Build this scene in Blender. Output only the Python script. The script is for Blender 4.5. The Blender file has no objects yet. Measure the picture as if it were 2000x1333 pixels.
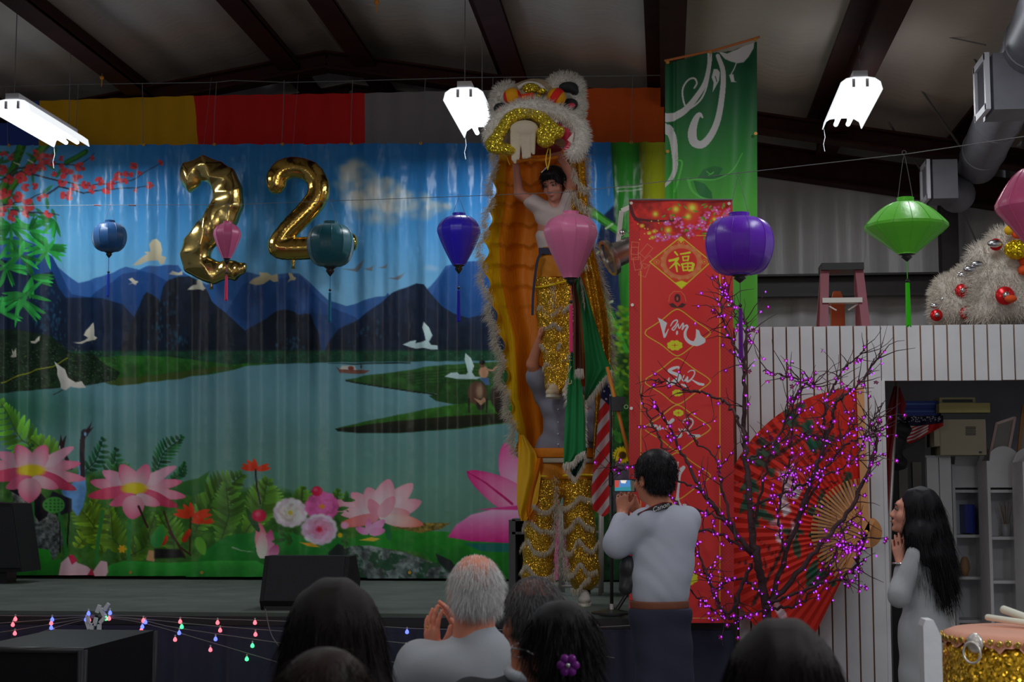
import bpy, bmesh, math, random
import numpy as np
from mathutils import Vector, Matrix
random.seed(7); rng = np.random.default_rng(7)
SC = bpy.context.scene; COL = SC.collection
R = math.radians
# ------------------------------------------------------------ camera
F = 3000.0
PITCH = math.atan(303.5 / F); YAW = math.atan(300.0 / F * math.cos(PITCH))
CZ = 1.5
cam = bpy.data.cameras.new('camera'); camo = bpy.data.objects.new('camera', cam); COL.objects.link(camo)
cam.sensor_width = 23.5; cam.lens = F / 2000 * 23.5; cam.clip_start = .05; cam.clip_end = 100
camo.location = (0, 0, CZ); camo.rotation_euler = (math.pi / 2 + PITCH, 0, YAW)
cam.dof.use_dof = True; cam.dof.focus_distance = 9.6; cam.dof.aperture_fstop = 4.5
SC.camera = camo
_f = Vector((-math.sin(YAW) * math.cos(PITCH), math.cos(YAW) * math.cos(PITCH), math.sin(PITCH)))
_r = Vector((math.cos(YAW), math.sin(YAW), 0)); _u = _r.cross(_f)
def P(px, py, Y):
    """world point at depth Y seen at photo position px, py"""
    d = _f + _r * ((px - 1000) / F) - _u * ((py - 666.5) / F)
    d = d * (Y / d.y)
    return Vector((d.x, d.y, d.z + CZ))
def S(Y): return F / Y
# ------------------------------------------------------------ light
w = bpy.data.worlds.new('world'); SC.world = w; w.use_nodes = True
w.node_tree.nodes['Background'].inputs[0].default_value = (.80, .88, 1.0, 1)
w.node_tree.nodes['Background'].inputs[1].default_value = .085
SC.view_settings.view_transform = 'Standard'; SC.view_settings.look = 'None'
SC.view_settings.exposure = 0.0; SC.view_settings.gamma = 1.0
SC.view_settings.use_curve_mapping = False
def area(name, loc, size, power, rot=(0, 0, 0), col=(1, 1, 1), spread=180):
    l = bpy.data.lights.new(name, 'AREA'); l.shape = 'RECTANGLE'; l.size = size[0]; l.size_y = size[1]
    l.energy = power; l.color = col; l.spread = R(spread)
    o = bpy.data.objects.new(name, l); COL.objects.link(o); o.location = loc; o.rotation_euler = rot
    return o
# rows of ceiling fluorescents out of view over the audience
for x in (-5.1, -1.5, 1.5):
    area('audience_ceiling_light', (x, 8.3, 4.5), (.3, 1.2), {-5.1: 13, -1.5: 15, 1.5: 25}[x], col=(.93, .97, 1))
    area('audience_ceiling_light', (x, 4.6, 4.5), (.3, 1.2), 11, col=(.93, .97, 1))
    area('audience_ceiling_light', (x, 0.5, 4.5), (.3, 1.2), 4, col=(.93, .97, 1))
# open daylight door behind the audience, to the right
area('daylight_door', (3.0, -3.0, 1.9), (2.6, 2.6), 26, rot=(R(90), 0, R(20)), col=(.86, .93, 1))
area('drum_fill_light', (2.1, 3.2, 3.1), (.3, 1.2), 44, col=(.95, .98, 1))  # added fill to brighten the drum and white post, no real fixture
area('roof_fill_light', (-2.5, 2.5, 3.2), (3.0, .6), 36, rot=(R(125), 0, 0), col=(1, .90, .80))  # unseen warm fill added to lift the dark roof underside, no real lamp
# ------------------------------------------------------------ materials
def lin(c): c = c / 255.0; return c / 12.92 if c <= .04045 else ((c + .055) / 1.055) ** 2.4
GAIN = 3.3
def C(r, g, b, gain=None):
    g_ = GAIN if gain is None else gain
    c = [lin(v) * g_ for v in (r, g, b)]; k = max(1.0, max(c) / .88)
    return tuple(v / k for v in c)
MATS = {}
def mat(name, col=(.5, .5, .5), rough=.6, metal=0., bump=0., bscale=40., var=0., vscale=6., emit=None, estr=1., spec=.5,
        trans=0., sheen=0., attr=False, aniso=None, sub=0., coat=0.):
    if name in MATS: return MATS[name]
    m = bpy.data.materials.new(name); m.use_nodes = True; nt = m.node_tree; N = nt.nodes; L = nt.links
    b = N['Principled BSDF']; b.inputs['Base Color'].default_value = (*col, 1)
    b.inputs['Roughness'].default_value = rough; b.inputs['Metallic'].default_value = metal
    b.inputs['Specular IOR Level'].default_value = spec
    if sheen: b.inputs['Sheen Weight'].default_value = sheen
    if coat: b.inputs['Coat Weight'].default_value = coat; b.inputs['Coat Roughness'].default_value = .15
    if emit is not None:
        b.inputs['Emission Color'].default_value = (*emit, 1); b.inputs['Emission Strength'].default_value = estr
    tc = N.new('ShaderNodeTexCoord')
    src = None
    if attr:
        a = N.new('ShaderNodeAttribute'); a.attribute_name = 'Col'; src = a.outputs['Color']
        L.new(src, b.inputs['Base Color'])
    if var:
        n = N.new('ShaderNodeTexNoise'); n.inputs['Scale'].default_value = vscale; n.inputs['Detail'].default_value = 5
        L.new(tc.outputs['Object'], n.inputs['Vector'])
        mr = N.new('ShaderNodeMapRange'); mr.inputs[1].default_value = .3; mr.inputs[2].default_value = .7
        mr.inputs[3].default_value = 1 - var; mr.inputs[4].default_value = 1 + var * .6
        L.new(n.outputs['Fac'], mr.inputs[0])
        mx = N.new('ShaderNodeMix'); mx.data_type = 'RGBA'; mx.blend_type = 'MULTIPLY'; mx.inputs[0].default_value = 1
        if src is not None: L.new(src, mx.inputs[6])
        else: mx.inputs[6].default_value = (*col, 1)
        L.new(mr.outputs[0], mx.inputs[7]); L.new(mx.outputs[2], b.inputs['Base Color'])
    if bump:
        n = N.new('ShaderNodeTexNoise'); n.inputs['Scale'].default_value = bscale; n.inputs['Detail'].default_value = 4
        mp = N.new('ShaderNodeMapping'); L.new(tc.outputs['Object'], mp.inputs[0])
        if aniso: mp.inputs['Scale'].default_value = aniso
        L.new(mp.outputs[0], n.inputs['Vector'])
        bp = N.new('ShaderNodeBump'); bp.inputs['Strength'].default_value = bump; bp.inputs['Distance'].default_value = .01
        L.new(n.outputs['Fac'], bp.inputs['Height']); L.new(bp.outputs[0], b.inputs['Normal'])
    if trans:
        t = N.new('ShaderNodeBsdfTranslucent')
        t.inputs['Color'].default_value = (*col, 1)
        if attr: L.new(src, t.inputs['Color'])
        ms = N.new('ShaderNodeMixShader'); ms.inputs[0].default_value = trans
        L.new(b.outputs[0], ms.inputs[1]); L.new(t.outputs[0], ms.inputs[2])
        L.new(ms.outputs[0], N['Material Output'].inputs['Surface'])
    MATS[name] = m; return m
def sequin(name, col, scale=170., rough=.28):
    """cloth of tiny metallic discs: every cell tilts its own way"""
    m = mat(name, col, rough, .75); nt = m.node_tree; N = nt.nodes; L = nt.links; b = N['Principled BSDF']
    tc = N.new('ShaderNodeTexCoord'); v = N.new('ShaderNodeTexVoronoi'); v.inputs['Scale'].default_value = scale
    L.new(tc.outputs['Object'], v.inputs['Vector'])
    g = N.new('ShaderNodeNewGeometry')
    s = N.new('ShaderNodeVectorMath'); s.operation = 'SUBTRACT'; s.inputs[1].default_value = (.5, .5, .5)
    L.new(v.outputs['Color'], s.inputs[0])
    sc = N.new('ShaderNodeVectorMath'); sc.operation = 'SCALE'; sc.inputs['Scale'].default_value = 1.35
    L.new(s.outputs[0], sc.inputs[0])
    ad = N.new('ShaderNodeVectorMath'); ad.operation = 'ADD'
    L.new(g.outputs['Normal'], ad.inputs[0]); L.new(sc.outputs[0], ad.inputs[1])
    nn = N.new('ShaderNodeVectorMath'); nn.operation = 'NORMALIZE'; L.new(ad.outputs[0], nn.inputs[0])
    L.new(nn.outputs[0], b.inputs['Normal'])
    return m
# ------------------------------------------------------------ objects
ORG = {}
def tag(o, label=None, cat=None, group=None, kind=None):
    if label: o['label'] = label
    if cat: o['category'] = cat
    if group: o['group'] = group
    if kind: o['kind'] = kind
    return o
def thing(name, loc, label, cat, group=None):
    o = bpy.data.objects.new(name, None); COL.objects.link(o); o.location = loc; o.empty_display_size = .1
    ORG[o] = Vector(loc)
    return tag(o, label, cat, group)
def mesh_np(name, v, f, smooth=True, col=None):
    """v (N,3), f (M,4) or (M,3)"""
    v = np.asarray(v, dtype=np.float32); f = np.asarray(f, dtype=np.int32)
    me = bpy.data.meshes.new(name); k = f.shape[1]
    me.vertices.add(len(v)); me.vertices.foreach_set('co', v.ravel())
    me.loops.add(len(f) * k); me.loops.foreach_set('vertex_index', f.ravel())
    me.polygons.add(len(f)); me.polygons.foreach_set('loop_start', np.arange(0, len(f) * k, k, dtype=np.int32))
    me.polygons.foreach_set('loop_total', np.full(len(f), k, dtype=np.int32))
    me.polygons.foreach_set('use_smooth', np.full(len(f), smooth, dtype=bool))
    if col is not None:
        a = me.color_attributes.new('Col', 'FLOAT_COLOR', 'POINT')
        c4 = np.ones((len(v), 4), dtype=np.float32); c4[:, :3] = col
        a.data.foreach_set('color', c4.ravel())
    me.update(calc_edges=True); me.validate()
    return me
def put(name, v, f, m, parent=None, smooth=True, col=None):
    v = np.asarray(v, dtype=np.float64)
    if parent is None:
        lo, hi = v.min(0), v.max(0); org = Vector(((lo[0] + hi[0]) / 2, (lo[1] + hi[1]) / 2, lo[2]))
    else: org = ORG[parent]
    me = mesh_np(name, v - np.array(org), f, smooth, col)
    o = bpy.data.objects.new(name, me); COL.objects.link(o); me.materials.append(m)
    if parent is None: o.location = org
    else: o.parent = parent
    ORG[o] = org
    return o
class MB:
    def __init__(s): s.v = []; s.f = []
    def add(s, v, f):
        b = len(s.v); s.v += [tuple(p) for p in v]; s.f += [tuple(i + b for i in q) for q in f]; return s
    def box(s, c, d, rot=None):
        c = Vector(c); hx, hy, hz = d[0] / 2, d[1] / 2, d[2] / 2
        pts = [Vector((x, y, z)) for x in (-hx, hx) for y in (-hy, hy) for z in (-hz, hz)]
        if rot is not None: pts = [rot @ p for p in pts]
        return s.add([c + p for p in pts], [(0, 1, 3, 2), (4, 6, 7, 5), (0, 4, 5, 1), (2, 3, 7, 6), (0, 2, 6, 4), (1, 5, 7, 3)])
    def bar(s, a, b, w, h, up=(0, 0, 1)):
        a = Vector(a); b = Vector(b); d = b - a; L = d.length; d.normalize(); up = Vector(up)
        x = d.cross(up)
        if x.length < 1e-4: x = d.cross(Vector((0, 1, 0)))
        x.normalize(); z = x.cross(d)
        return s.box((a + b) / 2, (w, L, h), Matrix((x, d, z)).transposed())
    def tube(s, pts, r, n=8, caps=True):
        pts = [Vector(p) for p in pts]; m = len(pts)
        rs = list(r) if hasattr(r, '__len__') else [r] * m
        v = []; f = []; px = None
        for i in range(m):
            d = (pts[min(i + 1, m - 1)] - pts[max(i - 1, 0)])
            if d.length < 1e-9: d = Vector((0, 0, 1))
            d.normalize()
            if px is None:
                px = d.cross(Vector((0, 0, 1)))
                if px.length < .1: px = d.cross(Vector((0, 1, 0)))
            px = (px - d * px.dot(d)); px.normalize(); py = d.cross(px)
            for k in range(n):
                a = 2 * math.pi * k / n; v.append(pts[i] + (px * math.cos(a) + py * math.sin(a)) * rs[i])
        for i in range(m - 1):
            for k in range(n):
                a = i * n + k; b = i * n + (k + 1) % n; f.append((a, b, b + n, a + n))
        if caps: f.append(tuple(range(n))[::-1]); f.append(tuple((m - 1) * n + k for k in range(n)))
        return s.add(v, f)
    def lathe(s, prof, o=(0, 0, 0), n=16, M=None):
        """prof list of (r, z); closed at r=0"""
        o = Vector(o); v = []; f = []
        for (r_, z) in prof:
            for k in range(n):
                a = 2 * math.pi * (k + .5) / n; p = Vector((r_ * math.cos(a), r_ * math.sin(a), z))
                v.append(o + (M @ p if M is not None else p))
        for i in range(len(prof) - 1):
            for k in range(n):
                a = i * n + k; b = i * n + (k + 1) % n; f.append((a, b, b + n, a + n))
        if prof[0][0] > 1e-6: f.append(tuple(range(n))[::-1])
        if prof[-1][0] > 1e-6: f.append(tuple((len(prof) - 1) * n + k for k in range(n)))
        return s.add(v, f)
    def ball(s, c, r, n=10, m=7, sc=(1, 1, 1), M=None):
        pr = [(math.sin(math.pi * i / m) * 1.0, -math.cos(math.pi * i / m)) for i in range(m + 1)]
        D = Matrix.Diagonal(Vector((r * sc[0], r * sc[1], r * sc[2])))
        return s.lathe([(max(a, 1e-7), b) for a, b in pr], c, n, (M @ D) if M is not None else D)
    def prism(s, pts, y0, y1):
        """outline in xz (list of (x,z)), extruded in y"""
        n = len(pts); v = [(x, y0, z) for x, z in pts] + [(x, y1, z) for x, z in pts]
        f = [tuple(range(n))[::-1], tuple(range(n, 2 * n))] + [(i, (i + 1) % n, (i + 1) % n + n, i + n) for i in range(n)]
        return s.add(v, f)
    def build(s, name, m, parent=None, smooth=False):
        if parent is None:
            xs = np.array(s.v); lo, hi = xs.min(0), xs.max(0)
            org = Vector(((lo[0] + hi[0]) / 2, (lo[1] + hi[1]) / 2, lo[2]))
        else: org = ORG[parent]
        me = bpy.data.meshes.new(name); me.from_pydata([Vector(p) - org for p in s.v], [], s.f)
        bm = bmesh.new(); bm.from_mesh(me); bmesh.ops.recalc_face_normals(bm, faces=bm.faces); bm.to_mesh(me); bm.free()
        me.update(); me.materials.append(m)
        if smooth:
            me.shade_smooth()
            if smooth == 'auto': me.set_sharp_from_angle(angle=R(28))
        o = bpy.data.objects.new(name, me); COL.objects.link(o)
        if parent is None: o.location = org
        else: o.parent = parent
        ORG[o] = org
        return o
def copy_tree(o, parent=None, org=None):
    c = o.copy(); COL.objects.link(c); c.parent = parent
    for ch in o.children: copy_tree(ch, c)
    return c
# ------------------------------------------------------------ implicit bodies (smooth union, surface nets)
class SDF:
    def __init__(s): s.p = []
    def cap(s, a, b, ra, rb=None, k=None, sub=False):
        s.p.append(('c', np.array(a, float), np.array(b, float), ra, ra if rb is None else rb, k, sub)); return s
    def chain(s, pts, rs, k=None):
        for i in range(len(pts) - 1): s.cap(pts[i], pts[i + 1], rs[i], rs[i + 1], k)
        return s
    def ell(s, c, r, M=None, k=None, sub=False):
        s.p.append(('e', np.array(c, float), np.array(r, float), np.array(M, float) if M is not None else np.eye(3), None, k, sub)); return s
    def mesh(s, h=.012, k=.02, disp=None, relax=1):
        lo = np.full(3, 1e9); hi = -lo
        for q in s.p:
            if q[6]: continue
            if q[0] == 'c': a = np.minimum(q[1] - q[3], q[2] - q[4]); b = np.maximum(q[1] + q[3], q[2] + q[4])
            else: m = q[2].max(); a = q[1] - m; b = q[1] + m
            lo = np.minimum(lo, a); hi = np.maximum(hi, b)
        lo -= 3 * h + k; hi += 3 * h + k
        n = np.ceil((hi - lo) / h).astype(int) + 1
        ax = [lo[i] + h * np.arange(n[i]) for i in range(3)]
        D = np.full(n, .2, dtype=np.float32)
        for q in s.p:
            kk = k if q[5] is None else q[5]
            if q[0] == 'c': a = np.minimum(q[1] - q[3], q[2] - q[4]); b = np.maximum(q[1] + q[3], q[2] + q[4])
            else: m = q[2].max(); a = q[1] - m; b = q[1] + m
            mg = kk + 3 * h + .01
            i0 = np.clip(np.floor((a - mg - lo) / h).astype(int), 0, n - 1); i1 = np.clip(np.ceil((b + mg - lo) / h).astype(int) + 1, 1, n)
            sl = tuple(slice(i0[i], i1[i]) for i in range(3))
            X = ax[0][sl[0]][:, None, None]; Y = ax[1][sl[1]][None, :, None]; Z = ax[2][sl[2]][None, None, :]
            if q[0] == 'c':
                A, B = q[1], q[2]; ba = B - A; L2 = max(ba @ ba, 1e-12)
                px, py, pz = X - A[0], Y - A[1], Z - A[2]
                t = np.clip((px * ba[0] + py * ba[1] + pz * ba[2]) / L2, 0, 1)
                d = np.sqrt((px - t * ba[0]) ** 2 + (py - t * ba[1]) ** 2 + (pz - t * ba[2]) ** 2) - (q[3] + (q[4] - q[3]) * t)
            else:
                c, r_, M = q[1], q[2], q[3]
                px, py, pz = X - c[0], Y - c[1], Z - c[2]
                u = [(M[0, i] * px + M[1, i] * py + M[2, i] * pz) for i in range(3)]
                k0 = np.sqrt(sum((u[i] / r_[i]) ** 2 for i in range(3))); k1 = np.sqrt(sum((u[i] / r_[i] ** 2) ** 2 for i in range(3))) + 1e-9
                d = k0 * (k0 - 1) / k1
            o = D[sl]
            if q[6]:
                hh = np.clip(.5 - .5 * (o + d) / kk, 0, 1); D[sl] = o * (1 - hh) - d * hh + kk * hh * (1 - hh)
            else:
                hh = np.clip(.5 + .5 * (o - d) / kk, 0, 1); D[sl] = o * (1 - hh) + d * hh - kk * hh * (1 - hh)
        if disp is not None: D += disp(ax[0][:, None, None], ax[1][None, :, None], ax[2][None, None, :]).astype(np.float32)
        return nets(D, lo, h, relax)
def nets(D, lo, h, relax=1):
    ins = D < 0
    c = [D[i:D.shape[0] - 1 + i, j:D.shape[1] - 1 + j, k:D.shape[2] - 1 + k] for i in (0, 1) for j in (0, 1) for k in (0, 1)]
    cnt = sum((x < 0).astype(np.int8) for x in c); act = (cnt > 0) & (cnt < 8)
    idx = -np.ones(act.shape, dtype=np.int64); cells = np.argwhere(act); idx[act] = np.arange(len(cells))
    vals = np.stack([x[act] for x in c], 1)
    offs = np.array([(i, j, k) for i in (0, 1) for j in (0, 1) for k in (0, 1)], float)
    acc = np.zeros((len(cells), 3)); num = np.zeros(len(cells))
    for a in range(8):
        for b in range(a + 1, 8):
            if np.abs(offs[a] - offs[b]).sum() != 1: continue
            m = (vals[:, a] < 0) != (vals[:, b] < 0)
            t = vals[m, a] / (vals[m, a] - vals[m, b])
            acc[m] += offs[a] + (offs[b] - offs[a]) * t[:, None]; num[m] += 1
    V = (cells + acc / num[:, None]) * h + lo
    Fs = []
    for d in range(3):
        e1, e2 = (d + 1) % 3, (d + 2) % 3
        A = [slice(None)] * 3; B = [slice(None)] * 3
        A[d] = slice(0, -1); B[d] = slice(1, None)
        for e in (e1, e2): A[e] = slice(1, -1); B[e] = slice(1, -1)
        sa = ins[tuple(A)]; sb = ins[tuple(B)]
        E = np.argwhere(sa != sb)
        if not len(E): continue
        inside_first = sa[tuple(E.T)]
        E = E.copy(); E[:, e1] += 1; E[:, e2] += 1
        def g(a, b):
            q = E.copy(); q[:, e1] -= a; q[:, e2] -= b; return idx[tuple(q.T)]
        q = np.stack([g(1, 1), g(0, 1), g(0, 0), g(1, 0)], 1)
        q[~inside_first] = q[~inside_first][:, ::-1]; Fs.append(q)
    Q = np.concatenate(Fs); Q = Q[(Q >= 0).all(1)]
    for _ in range(relax):
        s = np.zeros_like(V); n = np.zeros(len(V))
        for a, b in ((0, 1), (1, 2), (2, 3), (3, 0)):
            np.add.at(s, Q[:, a], V[Q[:, b]]); np.add.at(n, Q[:, a], 1)
            np.add.at(s, Q[:, b], V[Q[:, a]]); np.add.at(n, Q[:, b], 1)
        V = V * .5 + s / np.maximum(n, 1)[:, None] * .5
    return V, Q
def normals(V, Q):
    n = np.cross(V[Q[:, 2]] - V[Q[:, 0]], V[Q[:, 3]] - V[Q[:, 1]]); N = np.zeros_like(V)
    for i in range(4): np.add.at(N, Q[:, i], n)
    return N / (np.linalg.norm(N, axis=1)[:, None] + 1e-12)
# hair and fur: tapered ribbons grown from roots
def strands(roots, dirs, length, width, segs=3, grav=(0, 0, 0), jit=.25, wav=.0):
    """roots, dirs (N,3); length scalar or (N,); returns v, f of quads"""
    n = len(roots); roots = np.asarray(roots, float); d = np.asarray(dirs, float)
    d = d + rng.normal(0, jit, (n, 3)) * np.linalg.norm(d, axis=1)[:, None]; d /= np.linalg.norm(d, axis=1)[:, None] + 1e-9
    L = np.broadcast_to(length, (n,)) * rng.uniform(.7, 1.15, n)
    side = np.cross(d, rng.normal(0, 1, (n, 3))); side /= np.linalg.norm(side, axis=1)[:, None] + 1e-9
    g = np.array(grav, float); p = roots.copy(); V = []
    for i in range(segs + 1):
        wd = width * (1 - i / (segs + .3))
        V.append(np.stack([p - side * wd / 2, p + side * wd / 2], 1))
        p = p + d * (L / segs)[:, None]
        d = d + g / segs + rng.normal(0, wav, (n, 3)); d /= np.linalg.norm(d, axis=1)[:, None] + 1e-9
    V = np.stack(V, 1).reshape(-1, 3)
    b = np.arange(n)[:, None] * (2 * (segs + 1)); Fq = []
    for i in range(segs): Fq.append(np.concatenate([b + 2 * i, b + 2 * i + 1, b + 2 * i + 3, b + 2 * i + 2], 1))
    return V, np.concatenate(Fq)
def join(*vf):
    V = []; Fq = []; b = 0
    for v, f in vf: V.append(v); Fq.append(f + b); b += len(v)
    return np.concatenate(V), np.concatenate(Fq)
def on_mesh(V, Q, n, mask=None):
    c = V[Q].mean(1); a = np.linalg.norm(np.cross(V[Q[:, 2]] - V[Q[:, 0]], V[Q[:, 3]] - V[Q[:, 1]]), axis=1)
    nn = np.cross(V[Q[:, 2]] - V[Q[:, 0]], V[Q[:, 3]] - V[Q[:, 1]]); nn /= np.linalg.norm(nn, axis=1)[:, None] + 1e-12
    if mask is not None: a = a * mask(c, nn)
    k = rng.choice(len(Q), n, p=a / a.sum()); u = rng.random((n, 2))
    q = V[Q[k]]
    p = (q[:, 0] * ((1 - u[:, 0]) * (1 - u[:, 1]))[:, None] + q[:, 1] * (u[:, 0] * (1 - u[:, 1]))[:, None]
         + q[:, 2] * (u[:, 0] * u[:, 1])[:, None] + q[:, 3] * ((1 - u[:, 0]) * u[:, 1])[:, None])
    return p, nn[k]
def interp_path(pts, n):
    pts = np.array([tuple(p) for p in pts], float); d = np.r_[0, np.cumsum(np.linalg.norm(np.diff(pts, axis=0), axis=1))]
    t = np.linspace(0, d[-1], n); return np.stack([np.interp(t, d, pts[:, i]) for i in range(pts.shape[1])], 1)
def smooth_path(pts, n):
    """Catmull-Rom through pts (any dimension)"""
    p = np.array([tuple(q) for q in pts], float); m = len(p)
    q = np.vstack([2 * p[0] - p[1], p, 2 * p[-1] - p[-2]]); out = []
    for t in np.linspace(0, m - 1 - 1e-9, n):
        i = int(t); u = t - i; a, b, c, d = q[i], q[i + 1], q[i + 2], q[i + 3]
        out.append(.5 * (2 * b + (c - a) * u + (2 * a - 5 * b + 4 * c - d) * u * u + (3 * b - a - 3 * c + d) * u ** 3))
    return np.array(out)
# ------------------------------------------------------------ print painter (photo coordinates -> colour of a printed sheet)
def vnoise(X, Y, s, seed=0):
    r_ = np.random.default_rng(seed).random((64, 64)).astype(np.float32)
    x = X / s; y = Y / s; xi = np.floor(x).astype(int); yi = np.floor(y).astype(int); fx = x - xi; fy = y - yi
    fx = fx * fx * (3 - 2 * fx); fy = fy * fy * (3 - 2 * fy); g = lambda a, b: r_[a % 64, b % 64]
    return (g(xi, yi) * (1 - fx) + g(xi + 1, yi) * fx) * (1 - fy) + (g(xi, yi + 1) * (1 - fx) + g(xi + 1, yi + 1) * fx) * fy
def fbm(X, Y, s, seed=0): return (vnoise(X, Y, s, seed) * .5 + vnoise(X, Y, s / 2, seed + 1) * .3 + vnoise(X, Y, s / 4, seed + 2) * .2)
class Cv:
    def __init__(s, x0, y0, x1, y1, step, base=(0, 0, 0)):
        s.x0, s.y0, s.st = x0, y0, step; s.W = int((x1 - x0) / step) + 1; s.H = int((y1 - y0) / step) + 1
        s.X, s.Y = np.meshgrid(x0 + step * np.arange(s.W, dtype=np.float32), y0 + step * np.arange(s.H, dtype=np.float32))
        s.a = np.zeros((s.H, s.W, 3), np.float32) + np.array(base, np.float32)
    def win(s, x0, y0, x1, y1):
        a = max(0, int((x0 - s.x0) / s.st) - 1); b = min(s.W, int((x1 - s.x0) / s.st) + 3)
        c = max(0, int((y0 - s.y0) / s.st) - 1); d = min(s.H, int((y1 - s.y0) / s.st) + 3)
        return (slice(c, max(c, d)), slice(a, max(a, b)))
    def mix(s, sl, m, col):
        m = np.clip(m, 0, 1)[..., None]; s.a[sl] = s.a[sl] * (1 - m) + np.asarray(col, np.float32) * m
    def sd(s, sl, pts):
        X = s.X[sl]; Y = s.Y[sl]; ins = np.zeros(X.shape, bool); d = np.full(X.shape, 1e9, np.float32); n = len(pts)
        for i in range(n):
            x0, y0 = pts[i]; x1, y1 = pts[(i + 1) % n]
            if y0 != y1:
                c = ((y0 > Y) != (y1 > Y)) & (X < (x1 - x0) * (Y - y0) / (y1 - y0) + x0); ins ^= c
            bx, by = x1 - x0, y1 - y0; L = bx * bx + by * by + 1e-9
            t = np.clip(((X - x0) * bx + (Y - y0) * by) / L, 0, 1)
            d = np.minimum(d, (X - x0 - t * bx) ** 2 + (Y - y0 - t * by) ** 2)
        d = np.sqrt(d); return np.where(ins, d, -d)
    def poly(s, pts, col, soft=1.6, col2=None, al=1., tex=None, ts=20, edge=None, ew=3):
        xs = [p[0] for p in pts]; ys = [p[1] for p in pts]; sl = s.win(min(xs) - 3, min(ys) - 3, max(xs) + 3, max(ys) + 3)
        if s.X[sl].size == 0: return
        d = s.sd(sl, pts); m = np.clip(.5 + d / soft, 0, 1) * al
        c = np.zeros(s.X[sl].shape + (3,), np.float32) + np.array(col, np.float32)
        if col2 is not None:
            t = np.clip((s.Y[sl] - min(ys)) / (max(ys) - min(ys) + 1e-6), 0, 1)[..., None]; c = c * (1 - t) + np.array(col2, np.float32) * t
        if edge is not None:
            t = np.clip(1 - d / ew, 0, 1)[..., None]; c = c * (1 - t) + np.array(edge, np.float32) * t
        if tex: c = c * (1 + tex * (fbm(s.X[sl], s.Y[sl], ts, len(pts)) - .5) * 2)[..., None]
        s.mix(sl, m, c)
    def line(s, pts, w, col, w2=None, al=1.):
        ws = list(w) if hasattr(w, '__len__') else None
        n = len(pts) - 1
        for i in range(n):
            if ws: a, b = ws[i], ws[i + 1]
            else: a = w + ((w2 if w2 is not None else w) - w) * i / n; b = w + ((w2 if w2 is not None else w) - w) * (i + 1) / n
            (x0, y0), (x1, y1) = pts[i], pts[i + 1]; mw = max(a, b)
            sl = s.win(min(x0, x1) - mw, min(y0, y1) - mw, max(x0, x1) + mw, max(y0, y1) + mw)
            X = s.X[sl]; Y = s.Y[sl]
            if X.size == 0: continue
            bx, by = x1 - x0, y1 - y0; L = bx * bx + by * by + 1e-9
            t = np.clip(((X - x0) * bx + (Y - y0) * by) / L, 0, 1)
            d = np.sqrt((X - x0 - t * bx) ** 2 + (Y - y0 - t * by) ** 2)
            s.mix(sl, (.5 + (a + (b - a) * t) / 2 - d) * al, col)
    def ell(s, cx, cy, rx, ry, col, soft=.15, al=1., col2=None):
        sl = s.win(cx - rx * 1.2, cy - ry * 1.2, cx + rx * 1.2, cy + ry * 1.2)
        r_ = np.sqrt(((s.X[sl] - cx) / rx) ** 2 + ((s.Y[sl] - cy) / ry) ** 2)
        c = np.array(col, np.float32)
        if col2 is not None: t = np.clip(r_, 0, 1)[..., None]; c = c * (1 - t) + np.array(col2, np.float32) * t
        s.mix(sl, np.clip((1 - r_) / soft, 0, 1) * al, c)
    def petal(s, x0, y0, x1, y1, w, c0, c1, al=1., sharp=1.):
        """leaf/petal from base to tip, base colour c0, tip colour c1"""
        dx, dy = x1 - x0, y1 - y0; L = math.hypot(dx, dy) + 1e-6; ux, uy = dx / L, dy / L
        sl = s.win(min(x0, x1) - w, min(y0, y1) - w, max(x0, x1) + w, max(y0, y1) + w)
        X = s.X[sl] - x0; Y = s.Y[sl] - y0
        if X.size == 0: return
        t = (X * ux + Y * uy) / L; v = np.abs(-X * uy + Y * ux); tc = np.clip(t, 0, 1)
        hw = w / 2 * np.maximum(np.sin(np.pi * tc ** .8), 0) ** (.6 * sharp)
        m = np.clip(hw - v + .4, 0, 1) * (t > 0) * (t < 1)
        q = np.clip(.12 + .88 * tc ** 1.8 + .22 * (v / (hw + 1)) ** 3, 0, 1)[..., None]
        s.mix(sl, m * al, np.array(c0, np.float32) * (1 - q) + np.array(c1, np.float32) * q)
    def lincol(s, gain):
        c = np.clip(s.a, 0, 255) / 255; l = np.where(c <= .04045, c / 12.92, ((c + .055) / 1.055) ** 2.4)
        return np.clip(l * gain, 0, .9).reshape(-1, 3)
def sheet(name, cv, Yfun, m, parent=None, gain=GAIN, mask=None, disp=None):
    """a printed sheet: vertices at P(px,py,Y0), pushed in depth by disp(X,Y)"""
    X = cv.X.astype(np.float64); Y = cv.Y.astype(np.float64)
    D = np.stack([_f[i] + _r[i] * (X - 1000) / F - _u[i] * (Y - 666.5) / F for i in range(3)], -1)
    Y0 = Yfun(X, Y) if callable(Yfun) else Yfun
    D = D * (Y0 / D[..., 1])[..., None]; D[..., 2] += CZ
    if disp is not None: D[..., 1] += disp(X, Y)
    H, W = X.shape; i = np.arange(H * W).reshape(H, W)
    q = np.stack([i[:-1, :-1], i[1:, :-1], i[1:, 1:], i[:-1, 1:]], -1).reshape(-1, 4)
    col = cv.lincol(gain); v = D.reshape(-1, 3)
    if mask is not None:
        mk = mask(X, Y).reshape(-1); q = q[mk[q].all(1)]
        used = np.unique(q); re = -np.ones(len(v), int); re[used] = np.arange(len(used)); v = v[used]; col = col[used]; q = re[q]
    return put(name, v, q, m, parent, True, col)
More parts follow.
